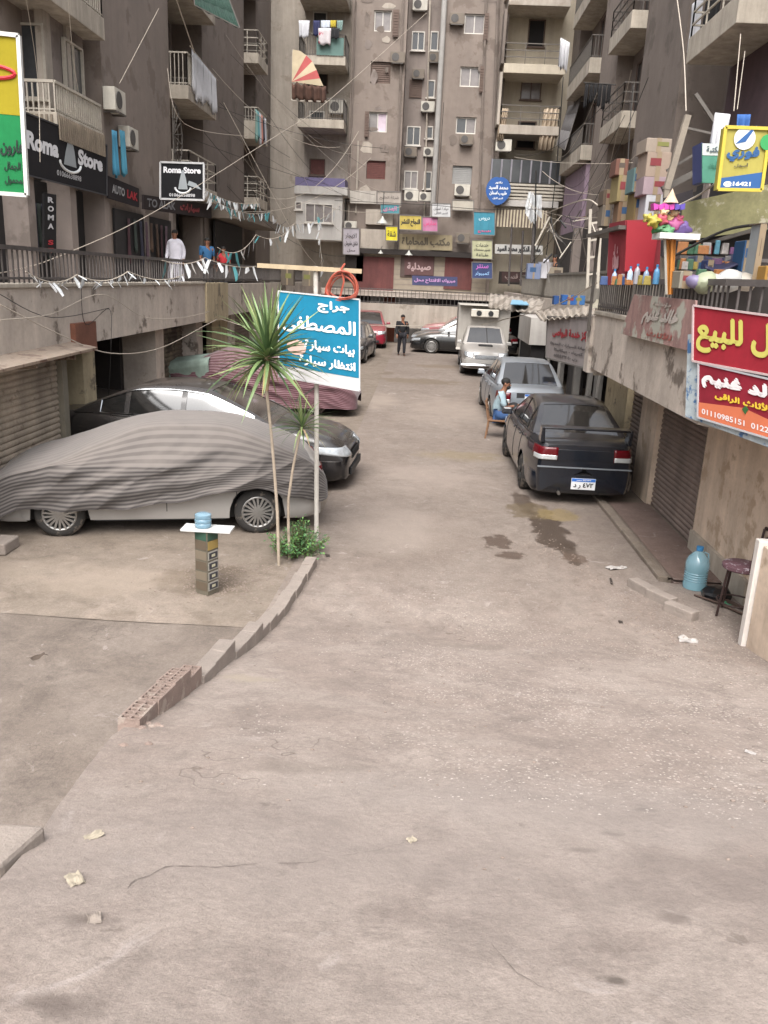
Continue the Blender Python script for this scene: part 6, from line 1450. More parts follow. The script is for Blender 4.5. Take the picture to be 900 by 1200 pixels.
# bedding of bricks and the hollow brick edging
BR = mat('dusty_hollow_brick', '84736a', .93, var=.16, scale=8, bump=.6, bscale=60, spots=('95887e', .55, 9)); BR2 = mat('mortared_block', '857b73', .93, var=.14, scale=6, bump=.6, bscale=40)
A_ = hit_ramp(143, 862); B_ = PZ(370, 655); A_.z = 0; B_.z = 0; dvb = (B_-A_); LB_ = dvb.length; dvb.normalize(); ang = atan2(dvb.y, dvb.x)
def brick_mb(L_, W_, H_, holes):
    s = MB()
    if not holes: s.box((0, 0, H_/2), (L_, W_, H_)); return s
    s.bb((-L_/2, -W_/2, 0), (L_/2, W_/2, H_-.08))
    nx, ny = 5, 2; ex = .012; cw = (L_-ex)/nx; cwy = (W_-ex)/ny
    for i in range(nx+1): s.box((-L_/2+ex/2+i*cw, 0, H_-.04), (ex, W_, .08))
    for j in range(ny+1):
        for i in range(nx): s.box((-L_/2+ex/2+(i+.5)*cw, -W_/2+ex/2+j*cwy, H_-.04), (cw-ex, ex, .0798))
    return s
edg = thing('brick_edging', 'stepped row of dusty hollow bricks along the left edge of the ramp', 'edging', (A_.x, A_.y, 0), ang)
srcs = {}; nB = int(LB_/.262); g0 = 0
groups = [(0, 3, True), (3, 4, True), (4, 7, False), (7, 10, False), (10, 12, False), (12, 14, False), (14, 99, False)]
for (g0, g1, holes) in groups:
    g1 = min(g1, nB)
    if g0 >= g1: continue
    for i in range(g0, g1):
        k = (holes, g0 in (4, 7)); 
        y_ = A_.y+dvb.y*.262*(i+.5); ymid = A_.y+dvb.y*.262*(g0+(g1-g0)*.5); H_ = max(.16, .45*ramp(y_)+.55*ramp(ymid)+.115+.06); sl_ = (ramp(y_+.1)-ramp(y_-.1))/.2
        mb = brick_mb(.252, .125, H_, holes); o = mb.build('brick', BR if holes else BR2, edg, local=True, bevel=.006 if not holes else 0)
        o.location = (.262*(i+.5), random.uniform(-.008, .008), -.06-random.uniform(0, .01)); o.rotation_euler = (0, -math.atan(sl_)*.45+radians(random.uniform(-1.0, 1.0)), radians(random.uniform(-1.5, 1.5)))
s = MB()
for k_ in range(14): r_ = random.uniform(.008, .028); q_ = (A_.x+random.uniform(.04, .2), A_.y+random.uniform(-.25, .5)); s.ball((*q_, ramp(q_[1])+.015), (r_, r_*.8, r_*.6), 6, 4)
tag(s.build('brick_rubble', BR, smooth=30), 'broken brick crumbs at the near end of the brick edging', 'rubble')
s = MB(); p = hit_ramp(8, 992); s.slab([(p.x-.55, p.y-.22, -.2), (p.x+.07, p.y-.18, -.2), (p.x+.13, p.y+.05, -.2), (p.x-.5, p.y+.02, -.2)], (0, 0, .2+ramp(p.y)+.07)); tag(s.build('kerb_block', BR2, bevel=.02), 'broken concrete block at the left edge of the foreground', 'block')
s = MB(); p = PZ(0, 645); s.box((p.x-.1, p.y, .07), (.5, .35, .14)); tag(s.build('kerb_block', BR2, bevel=.02), 'low reddish concrete block left of the covered car front wheel', 'block')
p = PZ(243, 694)
t = thing('box_column', 'square column covered in stickers carrying a white board', 'column', (p.x, p.y, 0), radians(-28))
hh = PY(243, 620, p.y).z
MB().box((0, 0, hh/2), (.165, .165, hh)).build('column', mat('column_card', '5a5448', .7, var=.2, scale=6, coords='obj'), t, local=True, bevel=.004)
stk = [('8f7a45', .78), ('8f8c84', .62), ('8f8c84', .46), ('8f8c84', .30), ('8f8c84', .14)]
for f in (0, 1):
    R3 = Matrix.Rotation(pi/2*f-pi/2, 3, 'Z'); 
    for i, (c, u) in enumerate(stk):
        MB().box(R3 @ Vector((.085, 0, hh*u)), (.004, .145, hh*.13), mtx=R3).build('sticker', plain('stk_'+c if f else 'stk_dull%d' % (i % 2), c if f else ('54493c', '6a6052')[i % 2], .6), t, local=True)
        if i and f: MB().box(R3 @ Vector((.0885, 0, hh*u)), (.003, .12, hh*.09), mtx=R3).build('sticker_panel', plain('stk_dark', '34343a', .5), t, local=True); MB().box(R3 @ Vector((.0905, 0, hh*u)), (.003, .05, hh*.04), mtx=R3).build('sticker_mark', plain('stk_c', 'a9a58e', .5), t, local=True)
    MB().box(R3 @ Vector((.085, 0, hh*.92)), (.004, .145, hh*.12), mtx=R3).build('sticker', plain('stk_green', '2c4a3c', .6), t, local=True)
s = MB(); s.box((0, 0, 0), (.50, .22, .018), rz=radians(28)); o = s.build('board', plain('board_white', 'b9bab8', .6), t, local=True); o.location = (0.02, 0, hh+.01)
p = PY(238, 613, p.y); JW = mat('jug_water', '7f9fb0', .08, var=.06, alpha=.62, spec=.8)
t2 = thing('water_jug', 'squat blue water jug on the white board of the sticker column', 'jug', (p.x, p.y, hh+.02))
MB().lathe([(.075, 0), (.084, .01), (.084, .04), (.078, .048), (.084, .056), (.084, .085), (.078, .092), (.084, .10), (.082, .135), (.05, .15)], n=20).build('body', JW, t2, local=True, smooth=50)
MB().lathe([(.074, .004), (.078, .09), (0, .092)], n=16).build('water', mat('water_blue', '6f95aa', .05, alpha=.7), t2, local=True)
# bottle by the right wall
p = PZ(813, 690); BT = mat('bottle_blue', '86aebb', .08, var=.05, alpha=.55, spec=.9)
t = thing('water_bottle', 'big translucent blue water bottle standing by the right shutter', 'bottle', (p.x, p.y, .0))
MB().lathe([(.10, 0), (.128, .02), (.13, .08), (.122, .10), (.122, .22), (.13, .24), (.13, .31), (.125, .33), (.11, .37), (.06, .43), (.033, .45), (.033, .47)], n=24).build('body', BT, t, local=True, smooth=50)
for k in range(4): MB().lathe([(.124, .11+k*.028), (.128, .118+k*.028), (.124, .126+k*.028)], n=24).build('rib', BT, t, local=True, smooth=50)
MB().lathe([(.118, .012), (.12, .23), (0, .235)], n=20).build('water', mat('bottle_water', '6b9aa6', .05, alpha=.6), t, local=True)
MB().lathe([(.038, .455), (.038, .50), (0, .502)], n=14).build('cap', plain('cap_blue', '2f6f9c', .5), t, local=True)
MB().tube([(.05, 0, .44), (.10, 0, .42), (.11, 0, .36), (.10, 0, .33)], .011, 6).build('handle', BT, t, local=True)
# stool
p = PZ(850, 722); p.x += .08
t = thing('stool', 'metal stool with a patterned seat and curved back beside the white post', 'stool', (p.x, p.y, .02), radians(-30)); FRM = plain('stool_frame', '352623', .6, .3)
SEATM = mat('patterned_seat', '5c4148', .7, var=.2, scale=14, coords='obj', spots=('a39aa0', .56, 16))
MB().lathe([(.17, .50), (.19, .515), (.19, .545), (.17, .56), (0, .565)], n=22).build('seat', SEATM, t, local=True, smooth=50)
for a in range(4): q = pi/4+a*pi/2; MB().tube([(.15*cos(q), .15*sin(q), .51), (.20*cos(q), .20*sin(q), 0)], .013, 7).build('leg', FRM, t, local=True)
MB().tube([(.185*cos(a), .185*sin(a), .15) for a in [2*pi*i/20 for i in range(21)]], .009, 6).build('foot_ring', FRM, t, local=True)
s = MB(); s.tube([(.17*cos(-.9), .17*sin(-.9)-.02, .53), (.20*cos(-.9), .20*sin(-.9)-.06, .90)], .013, 7); s.tube([(.17*cos(.9), .17*sin(.9)+.02, .53), (.20*cos(.9), .20*sin(.9)+.06, .90)], .013, 7); s.tube([(.10+.13*cos(a), .26*sin(a), .90) for a in [-1.35+2.7*i/12 for i in range(13)]], .020, 7)
for a in (-.5, -.17, .17, .5): s.tube([(.17+.02, .3*sin(a), .55), (.21, .3*sin(a), .90)], .006, 5)
s.build('backrest', FRM, t, local=True)
# litter
def sheetlet(name, label, cat, px, py, rx, ry, m, h=.02, seed=0, amp=1.0):
    p = hit_ramp(px, py) if py > 700 else PZ(px, py); rnd = random.Random(seed); s = MB(); base = ramp(p.y)+micro(p.x, p.y)+.016
    th = rnd.uniform(0, pi); pts = []
    s.grid(lambda u, v: (p.x+((u-.5)*rx*cos(th)-(v-.5)*ry*sin(th))*(1+.25*noise.noise(Vector((u*3, v*3, seed)))), p.y+((u-.5)*rx*sin(th)+(v-.5)*ry*cos(th))*(1+.25*noise.noise(Vector((u*3, v*3, seed+5)))), base+max(0, h*.45*(.35+noise.noise(Vector((u*2.1, v*2.1, seed+2)))*1.6*amp))), 7, 7)
    return tag(s.build(name, m, solid=.002), label, cat)
PAP = mat('litter_white', '9a9591', .9, var=.2, scale=18, spots=('7b716a', .58, 25)); PAPY = mat('litter_cream', '8f8676', .9, var=.2, scale=18)
sheetlet('paper', 'crumpled white paper lying near the foot of the kerb', 'litter', 722, 668, .24, .10, PAP, .05, 1); sheetlet('plastic_bag', 'white torn plastic sheet on the road before the white post', 'litter', 806, 752, .17, .12, PAP, .05, 2)
sheetlet('paper', 'cream paper scrap at the lower left of the road', 'litter', 88, 1037, .05, .07, PAPY, .03, 3); sheetlet('leaf', 'dry pale leaf on the road above the cream paper scrap', 'litter', 110, 984, .07, .035, PAPY, .02, 4)
sheetlet('leaf', 'grey dry leaf left of the bottom crack in the road', 'litter', 111, 1084, .05, .04, plain('grey_leaf', '7f756c', .9), .02, 5); sheetlet('paper', 'small white scrap at the right edge of the road', 'litter', 879, 884, .06, .03, PAP, .01, 6)
sheetlet('leaf', 'brown leaf lying on the lower yard', 'litter', 45, 772, .12, .06, plain('brown_leaf', '4a3f36', .9), .03, 7); sheetlet('stone', 'pale stone fragment lying in the road patch', 'litter', 482, 988, .035, .03, PAPY, .02, 8)
sheetlet('stick', 'dark stick lying near the kerb', 'litter', 716, 683, .20, .025, plain('dark_scrap', '332b26', .9), .02, 9); sheetlet('leaf', 'black scrap on the road near the brick edging', 'litter', 384, 653, .09, .05, plain('dark_scrap', '332b26', .9), .03, 10)
sheetlet('leaf', 'dark leaf in the road below the kerb end', 'litter', 727, 731, .07, .04, plain('dark_scrap', '332b26', .9), .02, 11); sheetlet('plastic_bag', 'green crumpled bottle wrapper beside the black bag', 'litter', 852, 712, .10, .08, plain('green_wrap', '3f8a66', .4), .07, 12, 1.5)
s = MB(); p = PZ(838, 702); s.ball((p.x, p.y, .06), (.17, .14, .09), 12, 8)
for v in s.v: v += Vector((0, 0, 1))*.03*noise.noise(v*14)+Vector((1, 0, 0))*.04*noise.noise(v*11)
tag(s.build('bin_bag', plain('bin_bag_black', '141416', .25), smooth=20), 'black rubbish bag lying beside the stool', 'bag')
s = MB(); p = PZ(830, 705); s.tube([(p.x-.12, p.y+.1, .03), (p.x+.05, p.y-.15, .05), (p.x+.22, p.y-.42, .04)], .013, 5); s.bar((p.x+.1, p.y+.15, .03), (p.x+.28, p.y-.3, .05), .03); tag(s.build('scrap_wood', mat('scrap_wood', '4a3a32', .9)), 'dark stick and scrap wood on the ground beside the stool', 'wood')
for k, (x, y) in enumerate(((752, 694), (774, 706), (797, 722))): 
    p = PZ(x, y); s = MB(); s.box((p.x, p.y, .045), (.34, .13, .13), rz=-1.15+k*.12); tag(s.build('kerb_stone', BR2, bevel=.012), ('first', 'middle', 'nearest')[k]+' of three sunken kerb stones below the bottle', 'stone')
# ---------------------------------------------------------------- goods on the right walkway
def carton(name, label, c, d, col, rz=0, flap=True, cat='box', lidc=None):
    t = thing(name, label, cat, (c[0], c[1], c[2]), rz); m = mat('carton_'+col, tuple(v*.62 for v in lin(col)), .85, var=.1, scale=5, coords='obj')
    MB().box((0, 0, d[2]/2), d).build('body', m, t, local=True, bevel=.008)
    s = MB(); s.box((0, -d[1]/2-.002, d[2]*.5), (.06, .004, d[2]*.98)); s.box((0, 0, d[2]+.002), (.06, d[1], .004)); s.build('tape', plain('tape_tan', '80705a', .4), t, local=True)
    c2 = random.choice(('6e2a2e', '2c4a6c', '4a4038', '6a6a38')); MB().box((d[0]*random.uniform(-.2, .2), -d[1]/2-.003, d[2]*.6), (d[0]*.45, .004, d[2]*.3)).build('print', plain('print_'+c2, c2, .8), t, local=True); return t
def stackY(x0, x1, ys, Y, cols, depth, nm):
    """boxes stacked from pixel rows ys (bottom to top) between pixel columns"""
    for k, ((ya, yb), c) in enumerate(zip(ys, cols)):
        a = PY(x0, ya, Y); b_ = PY(x1, yb, Y); dx = random.uniform(-.02, .02)
        carton('carton', nm % k if '%' in nm else nm[k], ((a.x+b_.x)/2+dx, Y+depth/2, a.z), (abs(b_.x-a.x), depth, b_.z-a.z-.004), c, radians(random.uniform(-3, 3)))
stackY(754, 786, ((262, 228), (228, 207), (207, 178), (178, 162)), 11.2, ('c8c8cc', 'a9949a', 'a89484', 'a8998a'), .42, ['white carton at the foot of the tall stack beside the balloons', 'pink-topped carton second from the bottom of the tall stack', 'tall beige carton near the top of the tall stack', 'topmost beige carton of the tall stack by the slanting pole'])
stackY(740, 753, ((258, 225), (225, 196)), 11.6, ('8c7a4e', '6c8a8a'), .4, ['yellowish carton left of the white carton', 'pale green carton on the yellowish one'])
stackY(722, 739, ((262, 236), (236, 205), (205, 186)), 12.2, ('8a6a4e', '9a8a5e', '7a5244'), .4, ['brown carton at the foot of the left stack', 'tan carton in the middle of the left stack', 'reddish carton on top of the left stack'])
stackY(706, 720, ((265, 240), (240, 222)), 12.8, ('84786a', '6a5a4a'), .4, ['grey carton at the far left of the goods', 'dark brown carton on the grey one at the far left'])
sh = thing('goods_shelf', 'steel shelf on the right walkway holding the stacked cartons', 'shelf', (4.0, 11.8, FLZ))
za = PY(750, 264, 11.2).z
s = MB(); s.bb((PY(704, 264, 12.8).x-.1, 11.15, za-.06), (PY(788, 264, 11.2).x+.05, 13.3, za-.012)); s.build('shelf_board', STEEL, sh)
for x, y in ((PY(752, 264, 11.2).x, 11.2), (PY(786, 264, 11.2).x, 11.2), (PY(706, 264, 13).x, 13.2), (PY(740, 264, 13).x+.3, 13.2)): MB().bb((x-.02, y-.02, FLZ), (x+.02, y+.02, za-.06)).build('leg', STEEL, sh)
def panel(name, label, cat, pts, m, th=.04):
    P_ = C3(*pts); n = (P_[1]-P_[0]).cross(P_[3]-P_[0]).normalized(); s = MB(); s.slab(P_, n*th); return tag(s.build(name, m), label, cat)
panel('red_display', 'bright red display panel under the stacked cartons', 'panel', [PY(735, 258, 11.1), PY(773, 262, 11.1), PY(765, 318, 11.1), PY(732, 318, 11.1)], mat('bright_red', '8c1c28', .5, var=.05))
p_ = sign('drinks_fridge', 'tall faded red drinks fridge panel left of the bright red one', 'fridge', [PY(714, 262, 11.9), PY(733, 258, 11.2), PY(733, 334, 11.2), PY(711, 334, 11.9)], '84333a', [('مشروبات', 'b98f92', .5, .6, .3, .5, .02)], thick=.5)
# balloons / pinatas on sticks
t = thing('balloon_stand', 'rack of coloured balloons and stars on orange sticks at the right railing', 'balloon stand', tuple(PY(787, 335, 8.9)))
Yb = 8.9; tray = MB(); tray.bb(PY(773, 279, Yb-.15), PY(810, 276, Yb+.15)); tray.build('tray', plain('tray_white', 'c4c4c0', .6), t)
for k, x in enumerate((779, 782, 785, 788, 791)): MB().tube([tuple(PY(x, 279, Yb+.04*(k % 3-1))), tuple(PY(783+(x-783)*.5, 345, Yb+.04*(k % 3-1)))], .014, 7).build('stick', plain('stick_orange' if k else 'stick_grey', 'b0702c' if k else '9a968c', .5), t)
for (x, y, r, c) in ((766, 259, .075, '9a8c34'), (760, 256, .06, 'a0944a'), (772, 266, .085, '3a7044'), (775, 258, .07, 'a84a58'), (785, 256, .06, 'c9b27a'), (790, 264, .09, '8c3f6c'), (799, 268, .09, '5f4a80'), (783, 271, .07, '4f8058'), (795, 257, .06, '9a3f56'), (778, 248, .05, 'd0b890'), (791, 249, .05, 'd0b890')):
    s = MB(); pc = PY(x, y, Yb+random.uniform(-.08, .08)); s.ball(tuple(pc), (r*.95, r*.75, r*.8), 14, 10)
    for v in s.v: q_ = v-pc; a_ = atan2(q_.z, q_.x); v += q_*(.22*cos(a_*5+x)+.2*noise.noise(v*18))
    s.build('balloon', mat('balloon_'+c, c, .6, var=.2, scale=12, coords='obj'), t, smooth=60)
s = MB()
for k in range(6):
    a0 = k; x0 = 766+k*6.2; s.cur = 0 if k < 4 else 1; s.slab([PY(x0, 238+(k % 2)*2, Yb-.05), PY(x0+6.2, 238+((k+1) % 2)*2, Yb-.05), PY(x0+5.5, 245, Yb-.05), PY(x0+.5, 246, Yb-.05)], (0, .12, 0))
s.build('paper_star', [plain('star_pink', 'b43a94', .5), plain('star_violet', '4f3f94', .5)], t)
MB().lathe([(.08, 0), (.04, .06), (.0, .14)], tuple(PY(786, 238, Yb)), 10).build('cone_top', plain('cone_cream', 'b09a84', .6), t)
# goods along the right parapet
gd = [(719, 318, 'bottle', '8fa0b8', 11.2), (737, 322, 'bottle', 'a9b8c8', 10.6), (745, 324, 'bottle', '8d8c92', 10.2), (756, 322, 'bottle', '7a8aa0', 9.9), (768, 322, 'bottle', '4f82a8', 9.6)]
for k, (x, y, nm, c, Y) in enumerate(gd):
    p = PY(x, 333, Y); tt = thing('bottle', ('leftmost pale blue', 'second pale blue', 'grey', 'slate blue', 'bright blue')[k]+' bottle on the right parapet left of the orange sticks', 'bottle', (p.x, p.y, p.z)); MB().lathe([(.035, 0), (.036, .09+.02*(k % 3)), (.028, .13+.02*(k % 3)), (.012, .15+.02*(k % 3)), (.012, .17+.02*(k % 3))], n=12).build('body', mat('goods_'+c, c, .3, coords='obj'), tt, local=True, smooth=50); MB().lathe([(.015, .165+.02*(k % 3)), (.015, .19+.02*(k % 3)), (0, .191+.02*(k % 3))], n=10).build('cap', plain('cap_blue', '2f6f9c', .5), tt, local=True)
for k, (x0, y0, x1, y1, Y, c, lab) in enumerate(((795, 318, 812, 338, 8.6, '9a9484', 'cream crate of goods right of the orange sticks'), (812, 300, 826, 330, 9.4, '5f6c84', 'blue grey pack standing behind the white bags'), (826, 305, 838, 328, 9.2, '2f3f78', 'dark blue pack beneath the blue tarpaulin'), (868, 282, 884, 318, 9.0, '2d5d8c', 'blue printed carton under the yellow lightbox'), (884, 262, 896, 330, 8.4, 'a9aeb0', 'pale upright board at the right edge under the lightbox'), (895, 312, 912, 332, 8.2, 'b0853a', 'orange snack box at the right edge'))):
    a = PY(x0, y1, Y); b_ = PY(x1, y0, Y); carton('carton', lab, ((a.x+b_.x)/2, Y+.15, a.z), (b_.x-a.x, .3, b_.z-a.z), c)
for k, (x, y, r, c, lab) in enumerate(((826, 331, .10, '858a72', 'pale cabbage-coloured bag on the right parapet'), (842, 332, .09, '8f8f8d', 'first white bag on the right parapet'), (856, 329, .11, '979795', 'largest white bag on the right parapet'), (872, 331, .09, '8c857b', 'beige bag at the end of the white ones'), (815, 330, .07, '6c6480', 'small mauve bag left of the pale ones'))):
    p = PY(x, y, 8.5); s = MB(); s.ball(tuple(p), (r*1.3, r, r), 12, 8)
    for v in s.v: v += (v-p)*.25*noise.noise(v*12)
    tag(s.build('goods_bag', mat('bag_'+c, c, .5, var=.1, scale=6), smooth=40), lab, 'bag')
s = MB(); a = PY(845, 302, 9.6); s.grid(lambda u, v: tuple(PY(826+46*u, 300+14*v+4*sin(u*5), 9.6-.5*v)), 12, 5); tag(s.build('tarpaulin', mat('navy_tarp', '1d1d3c', .6, var=.2, scale=3), smooth=60, solid=.02), 'dark blue tarpaulin draped over goods behind the right parapet', 'tarpaulin')
panel('shop_awning', 'dusty olive shop fascia with pale relief letters under the yellow lightbox', 'awning', [PY(800, 238, 9.9), PY(905, 215, 9.9), PY(905, 268, 9.9), PY(798, 282, 9.9)], mat('olive_fascia', '6d6a4a', .85, var=.3, scale=4, spots=('8f8a78', .56, 5), streak=.2))
panel('shop_awning', 'dark ragged awning flap behind the balloons', 'awning', [PY(778, 232, 10.4), PY(812, 222, 10.4), PY(812, 300, 10.4), PY(775, 300, 10.4)], mat('ragged_dark', '262124', .9, var=.4, scale=5))
panel('shop_wall', 'brown patterned panel in the right shop front', 'panel', [PY(830, 262, 10.2), PY(872, 258, 10.2), PY(868, 300, 10.2), PY(828, 304, 10.2)], mat('brown_patterned', '5a463c', .85, var=.35, scale=6))
s = MB(); s.bar(PY(806, 135, 10.6), PY(781, 222, 10.6), .07); s.bar(PY(781, 222, 10.6), PY(776, 330, 10.6), .06); tag(s.build('slanting_pole', mat('pole_wood', '7d7468', .8, var=.2, scale=8)), 'slanting timber pole behind the carton stack on the right', 'pole')
t = thing('awning_frame', 'rusted rods of an awning frame above the right shops', 'frame', tuple(PY(800, 300, 10.9)))
for a, b_, w_ in ((PY(776, 222, 10.9), PY(848, 185, 10.9), .07), (PY(781, 200, 10.9), PY(850, 160, 10.9), .03), (PY(805, 150, 10.9), PY(850, 160, 10.9), .025), (PY(815, 110, 10.9), PY(842, 150, 10.9), .04), (PY(776, 300, 10.5), PY(900, 265, 9.5), .04)): MB().bar(a, b_, w_).build('rod', STEEL, t)
cloth('hanging_cloth', 'white and grey rags tied to the canopy frame above the yellow lightbox', 'cloth', PY(838, 132, 9.5), PY(856, 134, 9.5), .35, WCL, 3)
cloth('hanging_cloth', 'blue cloth hung beside the white rags over the lightbox', 'cloth', PY(864, 134, 9.5), PY(880, 134, 9.5), .3, mat('cloth_blue2', '27508a', .8), 2)
# tangled frames left of the goods, white ladder, bucket
t = thing('ladder', 'pale metal ladder frame leaning at the far end of the right goods', 'ladder', tuple(PY(697, 335, 16)))
for a, b_ in (((692, 245), (688, 338)), ((705, 240), (700, 338))): MB().bar(PY(*a, 16), PY(*b_, 16), .05).build('rail', RAILW, t)
for k in range(4): MB().bar(PY(691-k*1, 262+k*20, 16), PY(704-k*1, 260+k*20, 16), .035).build('rung', RAILW, t)
t = thing('bucket', 'white plastic bucket on the right walkway parapet near the far end', 'bucket', tuple(PY(638, 326, 29)))
MB().lathe([(.2, 0), (.26, .5), (.28, .52), (.24, .52)], n=18).build('body', plain('bucket_white', 'c0bfc4', .5), t, local=True, smooth=50); MB().lathe([(.1, .52), (.1, .62), (0, .63)], n=12).build('lid', plain('bucket_white', 'c0bfc4', .5), t, local=True)
carton('carton', 'small beige carton right of the white bucket', tuple(PY(649, 326, 29)), (.5, .4, .35), '9a8f7e'); carton('carton', 'blue and white pack left of the white bucket', tuple(PY(624, 327, 29)), (.45, .4, .5), '7d8aa8')
for k, (x, c) in enumerate(((665, '2a5fa4'), (676, '3f74ae'), (655, '27508a'))): p = PY(x, 357, 20+k); carton('crate', ('left', 'middle', 'right')[(1, 2, 0)[k]]+' blue crate behind the grey railing on the right', tuple(p), (.32, .3, .22), c)
# corrugated lean-to roofs and white box on the right
def corrug(name, label, a, b_, c, d, m, n=9, amp=.035):
    a, b_, c, d = C3(a, b_, c, d); s = MB(); s.grid(lambda u, v: a.lerp(b_, u).lerp(d.lerp(c, u), v)+Vector((0, 0, amp*sin(u*n*2*pi)+.03*noise.noise(Vector((u*5, v*5, 2))))), n*8, 5); return tag(s.build(name, m, smooth=60, solid=.015), label, 'roof')
CORR = mat('corrugated_sheet', '857d73', .75, .1, var=.3, scale=3, spots=('6b5f52', .55, 4), dust=.4)
corrug('lean_to_roof', 'torn corrugated canopy above the grey workshop sign', PY(634, 376, 17.6), PY(698, 368, 14.2), PY(702, 357, 15.6), PY(626, 366, 20.5), CORR, 9, .022)
corrug('lean_to_roof', 'pale debris-covered canopy sheet behind the truck', PY(572, 361, 27), PY(632, 368, 22), PY(638, 352, 24), PY(574, 344, 30), mat('canopy_pale', '8c847b', .85, var=.25, scale=1.5, spots=('6f665c', .50, 2)), 9, .02)
panel('canopy_sheet', 'light blue sheet lying on the canopy behind the truck', 'sheet', [PY(598, 357, 24.2), PY(620, 358, 23.5), PY(616, 353, 25.5), PY(600, 352, 26)], plain('sheet_blue', '6f98b0', .6), .02)
wb_ = thing('white_shop_box', 'white painted box room above the dark doorways beyond the workshop sign', 'shop', (3.8, 28, 0))
MB().bb((3.45, 26.8, 1.36), (4.15, 30.0, 2.2)).build('body', WHITEW, wb_)
s = MB(); s.bb((3.55, 26.95, 0), (4.0, 29.9, 1.355)); s.build('dark_door', DARK, wb_)
for y in (16.1, 17.0, 18.3, 22.5, 24.5): 
    p = Vector((3.45 if y < 18 else 3.75, y, 0)); s = MB(); s.tube([(p.x, p.y, 0), (p.x+.03, p.y, 2.15)], .045, 8); tag(s.build('steel_post', mat('grey_post', '6f6c68', .8, var=.2)), {16.1: 'steel post in front of the yellow pillar end', 17.0: 'steel post under the grey workshop sign', 18.3: 'steel post at the corner of the white box', 22.5: 'steel post beside the silver saloon roof', 24.5: 'steel post nearest the truck'}[y], 'post')
# yellow lamp shade and hanging lamps
def lamp(label, p, s_=1.0, c='9a9a94', wire=None):
    t = thing('hanging_lamp', label, 'lamp', tuple(p)); MB().lathe([(.03*s_, .30*s_), (.06*s_, .22*s_), (.10*s_, .16*s_), (.24*s_, .02*s_), (.25*s_, 0)], n=18).build('lamp_shade', plain('lamp_'+c, c, .4), t, local=True, smooth=50, solid=.006)
    MB().ball((0, 0, .02*s_), .07*s_, 10, 7).build('bulb', plain('bulb_white', 'd8d8d6', .3), t, local=True, smooth=60)
    if wire: MB().tube([(0, 0, .3*s_), tuple(Vector(wire)-Vector(p))], .012, 5).build('wire', ROPE, t, local=True)
lamp('white bell lamp hanging in front of the far block', PY(448, 262, 30), .8, wire=PY(450, 225, 30)); lamp('small white lamp hanging above the far deck', PY(479, 299, 40), .7, wire=PY(480, 288, 40)); lamp('small pale lamp left of it above the maroon doors', PY(446, 297, 40), .5, wire=PY(448, 288, 40)); lamp('cream lamp shade at the far end of the right fascia', PY(699, 361, 13.7), .45, 'b8b09a')
# ---------------------------------------------------------------- wires and bunting
def wire(pts, r=.010, m=None, label=None, sag=0, cat='wire', grp='overhead wires across the street'):
    r = r*.7
    P_ = C3(*pts); path = []
    if len(P_) == 2:
        a, b_ = P_; path = [a.lerp(b_, i/14)-Vector((0, 0, sag*4*(i/14)*(1-i/14))) for i in range(15)]
    else:
        for i in range(len(P_)-1):
            p0 = P_[max(0, i-1)]; p1 = P_[i]; p2 = P_[i+1]; p3 = P_[min(len(P_)-1, i+2)]
            for k in range(6): t = k/6; path.append(.5*((2*p1)+(p2-p0)*t+(2*p0-5*p1+4*p2-p3)*t*t+(3*p1-p0-3*p2+p3)*t**3))
        path.append(P_[-1])
    return tag(MB().tube(path, r, 5).build('wire', m or ROPE, smooth=60), label, cat, grp)
wire([PY(-10, 322, 10.5), PY(70, 300, 14), PY(190, 243, 20), PY(330, 155, 30), PY(385, 118, 36), PY(500, 15, 42)], .011, ROPEW, 'long pale cable rising from the left railing past the square sign to the far block')
wire([PY(0, 375, 9.6), PX(60, 368, -5.1), PX(120, 345, -5.1), PX(170, 372, -5.05), PX(215, 372, -5.1), PX(245, 365, -5.1)], .010, ROPEW, 'pale cable looping along the left fascia')
wire([PX(0, 357, -5.1), PX(70, 392, -5.0), PX(130, 414, -4.95), PX(190, 407, -4.95), PX(247, 378, -5.0), PX(262, 375, -5.0), PY(340, 402, 15)], .012, ROPEW, 'lower pale cable sagging below the left fascia')
wire([PX(0, 345, -5.1), PX(60, 372, -5.1), PX(128, 361, -5.12)], .008, ROPE, 'dark thin cable on the near left fascia')
wire([PX(95, 325, -5.1), PX(100, 380, -5.12), PX(128, 362, -5.1), PX(130, 405, -5.0), PX(127, 470, -5.3)], .007, ROPE, 'thin dark cable dropping down the plaster pillar')
wire([PY(205, -5, 20), PY(228, 62, 22)], .02, ROPEW, 'pale cable slanting to the white laundry'); wire([PY(30, -5, 17), PY(44, 90, 18), PY(47, 190, 17.5)], .008, ROPEW, 'thin cable hanging before the slatted balcony')
wire([PY(80, 0, 17), PY(85, 60, 17.5), PY(92, 110, 18)], .007, ROPEW, 'thin looping cable before the left bay window'); wire([PY(140, 98, 22), PY(186, 10, 24)], .012, ROPEW, 'faint cable across the blank left tower')
wire([PY(196, 80, 27), PY(216, 145, 27), PY(290, 160, 34)], .015, ROPEW, 'cable from the left balcony to the next tower'); wire([PY(262, 120, 34), PY(345, 275, 36), PY(370, 310, 38)], .018, ROPEW, 'long cable falling from the left balcony to the far deck')
wire([PY(392, 235, 44), PY(500, 240, 44), PY(560, 245, 43), PY(640, 245, 40)], .02, ROPE, 'dark cable strung across the far block'); wire([PY(376, 240, 40), PY(470, 242, 44)], .015, ROPEW, 'thin pale cable across the white box balcony', .3)
wire([PY(700, 331, 14), PY(650, 358, 20), PY(600, 372, 26), PY(545, 382, 34), PY(425, 381, 36)], .018, ROPEW, 'pale cable running across the street above the truck')
